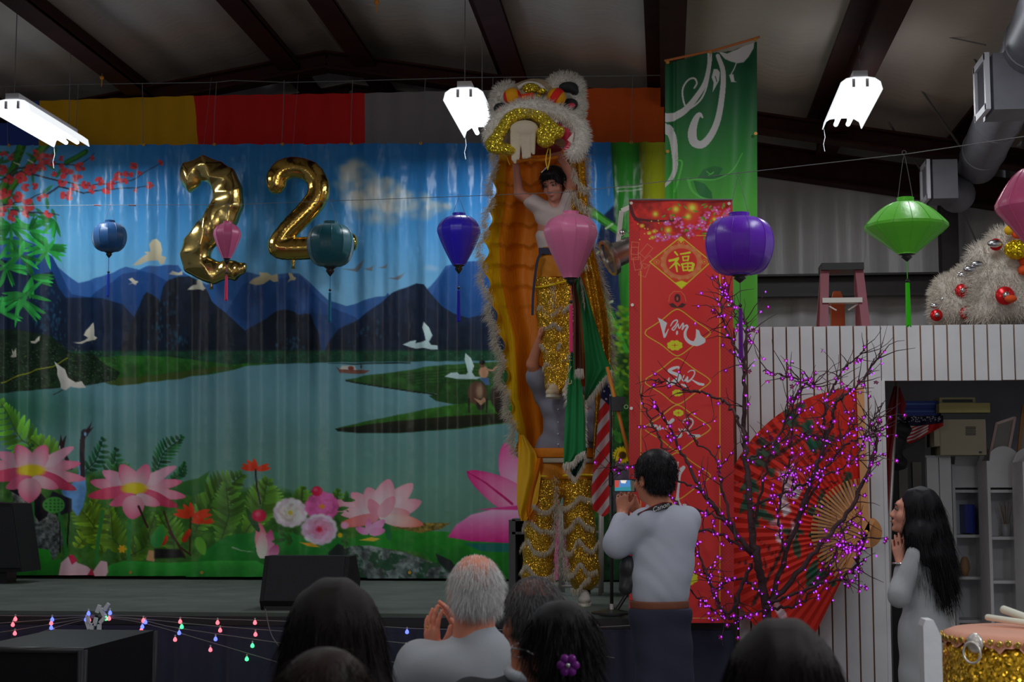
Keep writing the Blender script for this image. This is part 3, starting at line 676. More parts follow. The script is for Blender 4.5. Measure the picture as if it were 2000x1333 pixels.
# bud, peonies, small flowers
cv.petal(515, 1092, 505, 1022, 26, (210, 176, 160), (190, 80, 110)); cv.petal(520, 1092, 528, 1035, 24, (206, 160, 176), (170, 60, 110)); cv.petal(510, 1092, 512, 1040, 22, (222, 200, 186), (206, 130, 140)); cv.petal(528, 1090, 542, 1065, 20, (190, 130, 160), (160, 60, 110))
def peony(cx, cy, r_, c_out, c_in, core):
    for ring in range(5):
        q = r_ * (1 - ring * .19)
        for k in range(13):
            a = k / 13 * 6.283 + ring; f_ = np.array(c_out) * (1 - ring / 5) + np.array(c_in) * ring / 5
            cv.ell(cx + q * .72 * math.cos(a), cy + q * .62 * math.sin(a), q * .34, q * .30, f_ * rs.uniform(.86, 1.12), .35)
    cv.ell(cx, cy, r_ * .2, r_ * .18, core, .6)
for _ in range(60): x, y = rs.uniform(545, 680), rs.uniform(975, 1060); cv.petal(x, y, x + rs.randn() * 16, y + rs.randn() * 12, 9, (30, 70, 30), (64, 112, 44))
cv.petal(505, 1040, 480, 990, 12, (30, 60, 30), (50, 90, 40))
peony(566, 1002, 34, (190, 176, 190), (206, 196, 170), (206, 170, 60)); peony(628, 990, 34, (190, 80, 140), (196, 90, 150), (216, 120, 30)); peony(623, 1035, 36, (196, 172, 196), (200, 80, 120), (176, 30, 60))
for x, y, r_ in ((618, 960, 12), (505, 1008, 15)):
    cv.ell(x, y, r_, r_ * .9, (176, 26, 62), .2); cv.ell(x - 3, y - 3, r_ * .5, r_ * .4, (206, 70, 100), .6)
cv.ell(673, 1027, 9, 8, (196, 130, 160), .3); cv.ell(664, 1046, 6, 6, (176, 150, 30), .4); cv.poly([(585, 1060), (610, 1062), (625, 1070), (600, 1068)], (190, 140, 40), 1.2)
# red-leaved plants
for x, y, s_ in ((498, 918, 1.), (375, 1010, 1.3), (395, 1022, .8)):
    for a in (170, 150, 95, 30, 8, 120): cv.petal(x, y, x + 30 * s_ * math.cos(R(a)), y - 22 * s_ * math.sin(R(a)), 9 * s_, (170, 44, 20), (206, 66, 34))
cv.line([(498, 918), (500, 950), (507, 985)], 3, (40, 32, 44)); cv.line([(372, 1012), (370, 1080)], 4, (60, 40, 30)); cv.line([(330, 1040), (350, 1070), (372, 1085)], 4, (56, 36, 28)); cv.line([(268, 990), (288, 1030)], 5, (50, 34, 30)); cv.line([(320, 1000), (335, 1045), (360, 1090)], 4, (60, 38, 28))
for x, y in ((355, 1060), (315, 1065), (360, 1052)): cv.petal(x, y, x + 12, y - 18, 12, (150, 40, 20), (190, 60, 30))
cv.petal(300, 1070, 318, 1025, 26, (34, 110, 50), (60, 140, 60)); cv.petal(385, 1050, 398, 1085, 20, (80, 140, 40), (90, 150, 50)); cv.poly([(285, 1095), (290, 1075), (305, 1078), (300, 1098)], (170, 130, 90), 1.5)
cv.poly([(300, 1072), (350, 1074), (360, 1090), (300, 1092)], (28, 26, 26), 3)
for a in range(0, 360, 60): cv.petal(238, 1073, 238 + 9 * math.cos(R(a)), 1073 + 9 * math.sin(R(a)), 5, (200, 140, 30), (206, 150, 30))
cv.poly([(112, 1130), (118, 1100), (138, 1084), (150, 1100), (170, 1108), (180, 1118), (196, 1096), (208, 1098), (210, 1118), (204, 1130)], (200, 160, 170), 1.5, (200, 150, 160)); cv.poly([(133, 1086), (142, 1084), (150, 1096), (140, 1104)], (176, 30, 70), 1.5); cv.poly([(165, 1130), (178, 1110), (186, 1130)], (160, 40, 60), 1.5)
# ---- top left: bamboo, blossom branches, leaves
def bamboo(pts, w_, c): cv.line(pts, w_, np.array(c) * .7); cv.line([(x - w_ * .15, y) for x, y in pts], w_ * .55, c)
bamboo([(45, 275), (25, 330), (-10, 390)], 18, (60, 120, 40)); bamboo([(100, 275), (60, 320), (20, 370), (-10, 420)], 14, (70, 130, 44)); bamboo([(165, 295), (130, 318)], 10, (50, 120, 50))
cv.line([(26, 316), (38, 322)], 3, (190, 200, 180)); cv.line([(54, 312), (66, 319)], 3, (190, 200, 180))
for _ in range(46):
    x, y = rs.uniform(-20, 110), rs.uniform(290, 470); a = rs.uniform(0, 6.28); cv.petal(x, y, x + 26 * math.cos(a), y + 26 * math.sin(a), 7, (34, 90, 40), (60, 130, 60), .8)
for cx, cy, n, L_ in ((20, 440, 14, 46), (55, 450, 10, 42), (85, 480, 10, 48), (10, 520, 10, 44), (90, 490, 8, 40), (60, 540, 8, 44), (38, 585, 10, 56), (20, 470, 10, 44), (0, 610, 8, 46), (50, 575, 8, 50), (105, 430, 7, 36), (40, 500, 10, 44)):
    for k in range(n):
        a = R(rs.uniform(-30, 200)); c = np.array((44, 150, 66)) * rs.uniform(.65, 1.15)
        cv.petal(cx, cy, cx + L_ * math.cos(a), cy + L_ * abs(math.sin(a)) * (1 if rs.rand() < .75 else -.7), 8, c * .8, c * 1.1)
br = (52, 50, 62)
for pts in ([(0, 350), (40, 335), (80, 345), (110, 352), (160, 362), (220, 360), (255, 352), (310, 320)], [(0, 350), (30, 330), (95, 320), (150, 322), (185, 300)], [(90, 380), (115, 364), (160, 376), (220, 370), (300, 362)], [(20, 410), (60, 415), (100, 417), (115, 420)], [(0, 400), (40, 395), (90, 375)]): cv.line(pts, 4, br, 1.5)
bl = [(15, 350, 12), (45, 345, 11), (60, 332, 14), (85, 312, 13), (98, 306, 8), (120, 310, 6), (20, 306, 8), (0, 330, 12), (80, 330, 10), (120, 325, 6), (130, 340, 14), (155, 325, 11), (180, 309, 6), (122, 356, 10), (150, 348, 10), (105, 340, 6), (130, 382, 13), (143, 366, 9), (165, 360, 10), (180, 370, 10), (195, 355, 10), (210, 368, 13), (232, 345, 10), (242, 355, 8), (250, 340, 9), (259, 323, 8), (271, 336, 6), (311, 319, 8), (291, 362, 8), (264, 371, 5), (100, 318, 8),
      (40, 348, 12), (10, 375, 12), (35, 385, 12), (14, 396, 11), (50, 366, 9), (68, 364, 8), (55, 400, 14), (80, 388, 8), (88, 383, 6), (94, 417, 9), (25, 422, 13), (52, 417, 9), (0, 412, 12), (0, 380, 10), (5, 300, 7), (222, 355, 8), (70, 300, 8)]
for x, y, r_ in bl:
    for k in range(7): a = rs.rand() * 6.28; cv.ell(x + r_ * .6 * math.cos(a), y + r_ * .55 * math.sin(a), r_ * .5, r_ * .44, np.array((206, 62, 66)) * rs.uniform(.78, 1.15), .4)
    cv.ell(x, y, r_ * .28, r_ * .24, (150, 34, 44), .5, .8)
# ---- right side behind the dancers
cv.poly([(1140, 560), (1180, 420), (1220, 380), (1260, 400), (1300, 380), (1300, 700), (1140, 720)], (18, 34, 66), 4)
def stalk(x0, x1, x2, x3, c):
    for i in range(14):
        t = i / 14; a0, a1 = x0 + (x1 - x0) * t, x0 + (x1 - x0) * (t + 1 / 14); b0, b1 = x2 + (x3 - x2) * t, x2 + (x3 - x2) * (t + 1 / 14); k = .45 + .65 * math.sin(3.14 * (t * .8 + .12))
        cv.poly([(a0, 268), (a1 + .6, 268), (b1 + .6, 800), (b0, 800)], np.array(c) * k, 1)
stalk(1192, 1252, 1224, 1262, (44, 128, 40)); stalk(1248, 1312, 1262, 1312, (140, 150, 20))
for y in (365, 372): cv.line([(1206, y + 2), (1228, y - 1), (1254, y - 2)], 3, (150, 170, 140))
for pts in ([(1130, 395), (1180, 432), (1240, 470)], [(1140, 480), (1165, 560), (1185, 600), (1232, 700)]):
    cv.line(pts, 17, (34, 96, 30)); cv.line([(x - 2, y - 2) for x, y in pts], 9, (66, 148, 50))
cv.line([(1183, 447), (1196, 437)], 4, (150, 180, 140)); cv.line([(1180, 596), (1196, 588)], 4, (150, 180, 140)); cv.line([(1158, 500), (1170, 492)], 3, (150, 180, 140))
cv.poly([(1140, 700), (1300, 680), (1300, 1150), (1140, 1150)], (34, 74, 26), 6, (22, 50, 30), tex=.6, ts=14)
for _ in range(220):
    x, y = rs.uniform(1170, 1240), rs.uniform(600, 780); cv.ell(x, y, 7, 5, np.array((112, 158, 30)) * rs.uniform(.5, 1.1), .6, .8)
for _ in range(40): x, y = rs.uniform(1185, 1240), rs.uniform(720, 1000); cv.petal(x, y, x + rs.randn() * 22, y + rs.randn() * 22, 12, (30, 80, 26), (60, 116, 36))
for a in range(0, 360, 20): cv.petal(1214, 890, 1214 + 18 * math.cos(R(a)), 890 + 18 * math.sin(R(a)), 7, (206, 150, 10), (216, 172, 20))
cv.ell(1216, 890, 9, 9, (70, 44, 16), .3)
cv.poly([(1198, 905), (1240, 905), (1240, 1000), (1198, 1000)], (90, 78, 96), 5, (70, 60, 70))
# sheet seams and mild fading
def bd(X, Y):
    t = np.clip((Y - 280) / 850, 0, 1)
    env = .010 + .014 * np.sin(np.pi * np.clip(t * 1.05, 0, 1))
    fold = np.sin(X * .128 + 1.1 * np.sin(X * .021)) + .6 * np.sin(X * .071 + 2 + .4 * np.sin(t * 5)) + .22 * np.sin(X * .23 + 1.7 * np.sin(X * .033) + t)
    top = np.exp(-t * 9) * .03 * np.cos((X - 15) / 134 * 2 * np.pi)
    cr = .010 * (fbm(X * 1.5, Y * .45, 26, 77) - .5) * 2 * np.exp(-t * 2.2) + .003 * (fbm(X, Y, 18, 78) - .5)
    return env * fold * .85 + top + cr + .02 * np.sin(t * 2.5)
backdrop = sheet('landscape_backdrop', cv, 13.4, m_vinyl, None, 1.75, mask=lambda X, Y: (Y > 283 - X * .005 + 3 * np.sin((X - 15) / 134 * np.pi) ** 2 - 1) & (Y < 1124 + (X + 40) * .009), disp=bd)
tag(backdrop, 'wide vinyl backdrop printed with lake, blue mountains, lotus and bamboo', 'backdrop', kind='thing')
m_brass = mat('brass', C(150, 110, 50), .35, .8); m_cord = mat('grey_cord', C(70, 70, 72), .7)
for i, px in enumerate((15, 148, 279, 417, 550, 685, 821, 960, 1095, 1233)):
    p = P(px, 281.5 + (-.005 * px) + 1.5, 13.36); p.y = 13.385
    mb = MB(); M = Matrix.Rotation(R(90), 3, 'X'); mb.lathe([(.006, -.003), (.015, -.003), (.015, .003), (.006, .003)], p, 10, M); mb.build('grommet', m_brass, backdrop)
for px in (255, 394, 655, 800): p = P(px, 1119, 13.36); MB().lathe([(.006, -.003), (.015, -.003), (.015, .003), (.006, .003)], p, 10, Matrix.Rotation(R(90), 3, 'X')).build('grommet', m_brass, backdrop)
# suspension wire with drop cords
wire = thing('suspension_wire', P(600, 160, 13.3), 'thin steel wire with drop cords carrying the landscape print', 'wire')
wp = [P(-60, 172, 13.2), P(8, 169, 13.2), P(140, 165, 13.2), P(280, 163, 13.2), P(420, 161, 13.2), P(455, 157, 13.2), P(560, 161, 13.2), P(690, 158, 13.2), P(900, 152, 13.2), P(1300, 147, 13.2)]
MB().tube(wp, .004, 5).build('cable', m_cord, wire)
for i, px in enumerate((13, 150, 280, 420, 557, 686, 833, 960, 1095, 1233)):
    a = P(px + (3 if i % 2 else -2), np.interp(px, [-60, 140, 455, 900, 1300], [172, 165, 158, 152, 147]), 13.2); b = P([15, 148, 279, 417, 550, 685, 821, 960, 1095, 1233][i], 281, 13.36)
    MB().tube([a, (a + b) / 2 + Vector((.004 * (-1) ** i, 0, 0)), b], .003, 5).build('drop_cord', m_cord, wire)
# ============================================================ SLATTED WALL AND STORAGE LOFT
YW = 9.8
m_white = mat('white_paint', (.84, .84, .86), .5, var=.1, vscale=3)
m_brown = mat('groove_brown', C(86, 56, 34), .7)
wz1 = P(1700, 637, YW).z; wx0 = P(1434, 800, YW).x; wxo = P(1722, 800, YW).x; wx1 = XE - .02; wz0 = P(1800, 744, YW).z
slat = thing('wall_front', (wx0, YW, 0), 'white slatted partition wall with brown grooves and an opening', None)
del slat['label']; slat['kind'] = 'structure'
MB().box(((wx0 + wxo) / 2, YW + .03, wz1 / 2), (wxo - wx0, .03, wz1)).box(((wxo + wx1) / 2, YW + .03, (wz1 + wz0) / 2), (wx1 - wxo, .03, wz1 - wz0)).build('backing_board', m_brown, slat)
edges = [1434, 1458] + [1483 + 26.15 * i for i in range(23)]; xs = [P(e, 640, YW).x for e in edges]
for i in range(len(xs) - 1):
    a, b = xs[i] + .005, xs[i + 1] - .005
    if a > wx1 - .03: break
    b = min(b, wx1)
    z0 = 0 if b < wxo + .03 else wz0
    if a < wxo - .02 < b: b = wxo
    MB().box(((a + b) / 2, YW + .004, (z0 + wz1) / 2), (b - a, .02, wz1 - z0 + rng.uniform(-.003, .003))).build('plank', m_white, slat)
MB().box((wxo + .01, YW + .02, wz0 / 2), (.022, .07, wz0)).build('end_board', m_white, slat)
st(MB().box(((wx0 + wx1) / 2, (YW + .07 + YB) / 2, wz1 - .09), (wx1 - wx0, YB - YW - .12, .12)).build('floor_loft', mat('ply', C(60, 50, 44), .8)))
m_gyp = mat('gypsum', C(110, 112, 118), .8, var=.08)
st(MB().box(((wxo + XE) / 2 + .3, 12.2, wz1 / 2 - .08), (2.2, .08, wz1 - .17)).build('wall_storage_back', m_gyp))
st(MB().bar(P(1985, 900, 11.9) * 1 + Vector((.35, 0, -1.2)), Vector((XE - .1, 10.2, P(1985, 900, 11.9).z - 1.2)), .06, 2.1).build('wall_storage_right', m_gyp))
# ---- step ladder on the loft
YL = 11.2; zl = wz1 - .03
lad = thing('step_ladder', P(1642, 640, YL), 'red fibreglass stepladder with a black cap standing behind the slatted wall', 'ladder')
m_fib = mat('fibreglass_red', C(112, 62, 72), .5); m_alu = mat('aluminium', C(150, 146, 142), .35, .6); m_blk = mat('black_plastic', C(22, 22, 24), .4)
bz = zl
a0 = P(1610, 525, YL); a1 = P(1602, 640, YL); b0 = P(1676, 525, YL); b1 = P(1688, 640, YL)
for t_, b_ in ((a0, a1), (b0, b1)): e = Vector((b_.x, b_.y - .2, bz)); MB().bar((t_.x, YL - .03, t_.z), e, .035, .06, (1, 0, 0)).build('rail', m_fib, lad)
for t_, b_ in ((a0, a1), (b0, b1)): MB().bar((t_.x, YL + .08, t_.z), (b_.x + .01, YL + .4, bz), .03, .04, (1, 0, 0)).build('rear_leg', m_fib, lad)
c = P(1643, 524, YL); MB().box((c.x, YL + .02, c.z), (.30, .24, .05)).box((c.x, YL + .02, c.z + .028), (.16, .12, .01)).build('cap', m_blk, lad)
c = P(1644, 588, YL - .1); MB().box((c.x, YL - .1, c.z), (.28, .09, .035)).build('step', m_alu, lad)
for s_ in (-1, 1): MB().bar((c.x + s_ * .12, YL - .1, c.z - .02), (c.x + s_ * .04, YL - .12, c.z - .07), .012, .01).build('brace', m_alu, lad)
c = P(1637, 605, YL + .5); tag(MB().prism([(c.x - .05, zl + .0), (c.x + .05, zl), (c.x + .05, c.z + .06), (c.x + .02, c.z + .14), (c.x - .03, c.z + .14), (c.x - .05, c.z + .06)], YL + .50, YL + .58).build('wooden_board', mat('orange_wood', C(120, 50, 20), .6)), 'narrow orange wooden board with a rounded top standing behind the stepladder', 'board')
# ---- storage things behind the opening
def unit(name, pxl, pxr, Y, ytop, shelves, lab, deep=.3):
    a = P(pxl, ytop, Y); b = P(pxr, ytop, Y); t = thing(name, (a.x, Y, 0), lab, 'bookcase', 'white arched bookcases')
    w_ = b.x - a.x; zt = a.z
    for x in (a.x + .01, b.x - .01):
        MB().box((x, Y + deep / 2, (zt - .1) / 2), (.02, deep, zt - .1)).build('side_panel', m_white, t)
    pts = [(a.x, 0), (b.x, 0), (b.x, zt - .1)] + [(a.x + w_ * (1 - k / 8), zt - .1 + .1 * math.sin(math.pi * k / 8) ** .5) for k in range(1, 8)] + [(a.x, zt - .1)]
    MB().prism(pts, Y + deep, Y + deep + .02).build('back_panel', m_white, t)
    pts = [(a.x + .02, P(0, shelves[0] - 6, Y).z), (b.x - .02, P(0, shelves[0] - 6, Y).z), (b.x - .02, zt - .1)] + [(a.x + w_ * (1 - k / 8), zt - .1 + .1 * math.sin(math.pi * k / 8) ** .5) for k in range(1, 8)] + [(a.x + .02, zt - .1)]
    MB().prism(pts, Y, Y + .02).build('header_panel', m_white, t)
    for sy in shelves: z = P(pxl, sy, Y).z; MB().box((a.x + w_ / 2, Y + deep / 2 + .01, z), (w_ - .045, deep - .02, .02)).build('shelf', m_white, t)
    return t
unit('bookcase', 1858, 1922, 11.2, 880, (960, 1048, 1130, 1215), 'white arched bookcase under the beige printer, a blue book on its shelf')
unit('bookcase', 1926, 1992, 10.75, 872, (960, 1052, 1138, 1225), 'white arched bookcase beside the pale picture frame, nearest the tall dark panel')
unit('bookcase', 1996, 2064, 10.3, 872, (960, 1052, 1138, 1225), 'white arched bookcase cut off by the right edge of the photo')
a = P(1808, 890, 10.95); b = P(1858, 890, 10.95)
cb = thing('storage_cupboard', (a.x, 11, 0), 'plain white two door cupboard beneath the beige printer', 'cupboard')
MB().box(((a.x + b.x) / 2, 11.2, a.z / 2), (b.x - a.x, .45, a.z)).build('body', m_white, cb)
for k in (0, 1): w_ = (b.x - a.x) / 2; MB().box((a.x + w_ * (k + .5), 10.96, a.z / 2), (w_ - .008, .02, a.z - .03)).build('door', m_white, cb)
m_beige = mat('beige_plastic', C(112, 106, 88), .5); m_beige2 = mat('yellowed_plastic', C(128, 120, 70), .5)
def bx(mb, x0, y0, x1, y1, Y, d):
    a = P(x0, y0, Y); b = P(x1, y1, Y); return mb.box(((a.x + b.x) / 2, Y + d / 2, (a.z + b.z) / 2), (abs(b.x - a.x), d, abs(a.z - b.z)))
pr = thing('laser_printer', P(1875, 890, 10.9), 'beige laser printer with a yellowed cover standing on the white bookcases', 'printer')
bx(MB(), 1835, 820, 1927, 889, 10.8, .38).build('body', m_beige, pr); bx(MB(), 1824, 830, 1836, 872, 10.75, .3).build('paper_tray', m_beige, pr)
bx(MB(), 1838, 806, 1930, 821, 10.83, .33).build('dark_band', m_blk, pr)
bx(MB(), 1834, 788, 1934, 806, 10.78, .4).build('cover', m_beige2, pr)
for k in range(6): bx(MB(), 1886, 834 + 3 * k, 1906, 835.5 + 3 * k, 10.795, .01).build('vent_slot', m_dark, pr)
bx(MB(), 1912, 882, 1918, 886, 10.795, .01).build('button', m_blk, pr)
sc_ = thing('fax_machine', P(1875, 788, 11), 'small cream office machine with a dark slot on top of the printer', 'machine')
bx(MB(), 1835, 777, 1905, 788, 10.85, .3).build('body', mat('cream_plastic', C(140, 132, 96), .5), sc_); bx(MB(), 1841, 781, 1900, 786, 10.84, .02).build('slot', m_blk, sc_)
m_blue = mat('binder_blue', C(18, 42, 112), .5)
for k, l_ in enumerate(('uppermost', 'lowest')):
    t = tag(bx(MB(), 1757, 784 + 14.5 * k, 1834, 798 + 14.5 * k, 10.9 + .02 * k, .25).build('binder', m_blue), '%s of two royal blue binders lying left of the beige printer' % l_, 'binder', 'blue binders beside the printer')
    bx(MB(), 1765, 788 + 14.5 * k, 1826, 791 + 14.5 * k, 10.895 + .02 * k, .006).build('spine_label', mat('spine', C(70, 96, 150), .6), t)
bc = thing('dark_cabinet', P(1790, 900, 11), 'tall near-black metal cabinet in the dark storage corner under the blue binders', 'cabinet')
a = P(1752, 813, 10.9); b = P(1806, 813, 10.9); MB().box(((a.x + b.x) / 2, 11.15, a.z / 2), (b.x - a.x, .45, a.z)).build('body', mat('cab', C(26, 24, 24), .5), bc)
for k, x in enumerate((1765, 1792)): q = P(x, 960, 10.89); MB().box((q.x, 10.895, q.z - .3), (.06, .01, 1.0)).build('door', mat('cabd', C(58, 54, 46), .5, var=.3), bc)
# red flags furled on a silver pole
ff = thing('furled_flag', P(1745, 900, 10.4), 'dark red flag furled round a silver pole just inside the opening', 'flag')
MB().tube([P(1752, 740, 10.4), P(1738, 1000, 10.4), P(1733, 1330, 10.4) - Vector((0, 0, .2))], .014, 8).build('pole', m_alu, ff, True)
def cloth_rows(name, rows, Y, m, parent, nx=24, folds=4, amp=.03, fun=None, ny=50):
    """hanging cloth: rows (y, x_left, x_right) in photo px"""
    ys = np.linspace(rows[0][0], rows[-1][0], ny); xl = np.interp(ys, [r[0] for r in rows], [r[1] for r in rows]); xr = np.interp(ys, [r[0] for r in rows], [r[2] for r in rows])
    V = []
    for j in range(ny):
        for i in range(nx + 1):
            u = i / nx; p = P(xl[j] + (xr[j] - xl[j]) * u, ys[j], Y)
            p.y += amp * math.sin(u * folds * 6.28 + j * .06) + amp * .4 * math.sin(u * 13 + j * .15); V.append(tuple(p))
    Q = [(j * (nx + 1) + i, (j + 1) * (nx + 1) + i, (j + 1) * (nx + 1) + i + 1, j * (nx + 1) + i + 1) for j in range(ny - 1) for i in range(nx)]
    col = None
    if fun is not None:
        col = np.array([fun(xl[j] + (xr[j] - xl[j]) * i / nx, ys[j], i / nx, j / (ny - 1)) for j in range(ny) for i in range(nx + 1)])
    return put(name, V, Q, m, parent, True, col)
m_redcl = mat('dark_red_cloth', C(88, 10, 14), .7)
cloth_rows('cloth', [(755, 1746, 1752), (800, 1733, 1752), (850, 1726, 1750), (900, 1722, 1742), (1000, 1724, 1736)], 10.38, m_redcl, ff, 12, 2, .02)
cloth_rows('cloth_tail', [(757, 1752, 1758), (790, 1754, 1770), (812, 1758, 1766)], 10.42, m_redcl, ff, 8, 1, .01)
uf = thing('folded_flag', P(1780, 850, 10.7), 'small crumpled flag with red and white stripes and starred band under the binders', 'flag')
cvf = Cv(1745, 812, 1842, 868, .7, (120, 16, 10))
for k in range(6): cvf.line([(1762, 864 - k * 6), (1785, 858 - k * 6.5), (1812, 842 - k * 5)], 3, (170, 150, 150))
cvf.poly([(1745, 812), (1842, 812), (1842, 826), (1800, 832), (1745, 834)], (14, 16, 34), 1)
for _ in range(60): x = rng.uniform(1752, 1838); cvf.ell(x, 819 + rng.uniform(-5, 6) - (x - 1790) * .03, 1.4, 1.2, (160, 160, 180), .5)
cvf_m = mat('print_cloth', (.5, .5, .5), .75, attr=True)
sheet('cloth', cvf, 10.7, cvf_m, uf, GAIN, mask=lambda X, Y: (Y > 816 - (X - 1750) * .05 + 2 * np.sin(X * .2)) & (Y < 868 - np.abs(X - 1778) * .55), disp=lambda X, Y: .02 * np.sin(X * .2 + Y * .1))
# dark bag and umbrella jumble
sdb = SDF()
for x, y, r_ in ((1745, 835, .07), (1735, 850, .06), (1750, 862, .07), (1742, 880, .07), (1765, 840, .05), (1755, 905, .06)): sdb.ell(P(x, y, 10.6), (r_, .08, r_ * .9))
V, Q = sdb.mesh(.014, .03, lambda X, Y, Z: .006 * np.sin(X * 60 + Z * 40) * np.sin(Z * 70)); tag(put('black_bag', V, Q, mat('blackcloth', C(16, 15, 18), .6)), 'crumpled black bag lying against the furled red flag in the opening', 'bag')
# picture frames
for (x0, y0, x1, y1, x2, y2, x3, y3, lab, c) in ((1946, 828, 1982, 816, 1970, 880, 1934, 886, 'empty pale pink picture frame leaning on the bookcase top', (150, 132, 128)),
                                      (1998, 795, 2030, 780, 2016, 925, 1984, 938, 'wooden framed picture leaning at the right edge above the bookcases', (120, 84, 50))):
    fr = thing('picture_frame', P(x2, y2, 10.9), lab, 'picture frame'); q = [P(x0, y0, 11.0), P(x1, y1, 11.0), P(x2, y2, 10.85), P(x3, y3, 10.85)]
    for i in range(4): MB().bar(q[i], q[(i + 1) % 4], .018, .02, (0, 1, 0)).build('frame_side', mat('frm%d' % int(c[0]), C(*c), .5), fr)
    MB().add([v + Vector((0, .01, 0)) for v in q] + [v + Vector((0, .018, 0)) for v in q], [(0, 1, 2, 3), (7, 6, 5, 4), (0, 4, 5, 1), (2, 6, 7, 3), (1, 5, 6, 2), (3, 7, 4, 0)]).build('panel', mat('frame_paper', C(104, 104, 102), .3), fr)
tag(bx(MB(), 1884, 986, 1905, 1042, 11.3, .2).build('blue_book', mat('bookblue', C(14, 24, 96), .4)), 'thick dark blue book standing on the middle bookcase shelf', 'book')
tag(MB().lathe([(.02, 0), (.035, .05), (.03, .1), (.018, .13), (.0, .135)], P(1885, 1125, 11.3), 12).build('clay_figurine', mat('clay', C(110, 84, 60), .6), smooth=True), 'small tan clay ornament on the lower bookcase shelf', 'ornament')
tw = thing('dried_twigs', P(1966, 1050, 10.9), 'little bunch of dried grey twigs in a glass on the bookcase shelf', 'twigs')
MB().lathe([(.025, 0), (.03, .09), (.027, .09), (.022, .005), (0, .005)], P(1966, 1050, 10.9), 12).build('glass', mat('greyglass', C(110, 110, 112), .2), tw, True)
for k in range(9): q = P(1966, 1048, 10.9); MB().tube([q, q + Vector((rng.uniform(-.05, .05), rng.uniform(-.04, .04), rng.uniform(.15, .24)))], .003, 4).build('twig', mat('twig', C(90, 76, 66), .8), tw)
# ============================================================ DUCT, RODS, FIXTURES
m_duct = mat('duct', C(84, 84, 90), .45, .3, var=.12)
du = thing('air_duct', P(1905, 300, 14.2), 'grey round ventilation duct running along the right side of the roof', 'duct')
da, db = P(1905, 330, 14.4), P(2030, 60, 9.6); dd = (db - da)
MB().tube([da, da + dd * .02] + [da + dd * t for t in np.linspace(.05, 1.25, 20)], [.10, .16] + [.185] * 20, 28).build('pipe', m_duct, du, 'auto')
for t in (.2, .45, .7, .95): c0 = da + dd * t; MB().tube([c0, c0 + dd.normalized() * .03], .193, 28).build('joint_band', m_duct, du)
c0 = P(1868, 380, 14.2); MB().ball(c0, .17, 16, 10).build('elbow', m_duct, du, True)
for t in (.25, .6): c0 = da + dd * t; MB().tube([c0 + Vector((0, 0, .18)), Vector((c0.x, c0.y, roofz(c0.x)))], .004, 5).build('hanger', m_cord, du)
def register(px0, py0, px1, py1, Y, lab):
    a = P(px0, py0, Y); b = P(px1, py1, Y); t = thing('air_register', ((a.x + b.x) / 2, Y, b.z), lab, 'vent', 'square air registers on the duct')
    cx, cz = (a.x + b.x) / 2, (a.z + b.z) / 2; w_, h_ = b.x - a.x, a.z - b.z; d = .34
    MB().box((cx + .02, Y + d / 2, cz), (w_ - .04, d, h_)).build('box', m_duct, t)
    fx = a.x; fm = mat('register_frame', C(150, 150, 156), .5)
    for s_ in (-1, 1):
        MB().box((fx, Y + d / 2, cz + s_ * (h_ / 2 - .02)), (.03, d + .03, .045)).build('frame_side', fm, t)
        MB().box((fx, Y + d / 2 + s_ * (d / 2), cz), (.03, .045, h_)).build('frame_side', fm, t)
    for k in range(6): MB().box((fx + .01, Y + .05 + k * (d - .1) / 5, cz), (.02, .012, h_ - .08), Matrix.Rotation(R(30), 3, 'Z')).build('louver', m_duct, t)
    return t
r1 = register(1812, 312, 1872, 387, 13.6, 'white edged square air register at the far end of the duct')
r2 = register(1926, 104, 2020, 212, 10.0, 'larger square air register on the nearer stretch of the duct')
def rod(name, a, b, r_, lab, m=m_cord): return tag(MB().tube([a, b], r_, 6).build(name, m), lab, 'rod')
rod('brace_rod', P(1700, 30, 12.5), P(1890, 308, 13.9), .011, 'long grey diagonal brace rod from the roof beam down to the duct')
rod('brace_rod', P(1735, 238, 13.8), P(1812, 352, 14.9), .011, 'short lower diagonal brace rod ending at the small air register')
rod('brace_rod', P(1818, -20, 11.0), P(1925, 150, 12.6), .010, 'diagonal brace rod high at the right running to the larger air register')
rod('brace_rod', P(1700, 40, 12.2), P(1925, 88, 11.4), .006, 'thin dark cable running from the roof beam toward the larger register')
rod('brace_rod', P(1876, 402, 14.6), P(1915, 490, 14.8), .009, 'thin dark rod behind the spare lion heads below the duct elbow')
m_tube = mat('lamp_tube', (.9, .9, .9), .4, emit=(.93, .97, 1), estr=2.6); m_refl = mat('lamp_reflector', (.85, .85, .85), .35, emit=(.93, .97, 1), estr=.9); m_hous = mat('lamp_housing', C(120, 120, 124), .5)
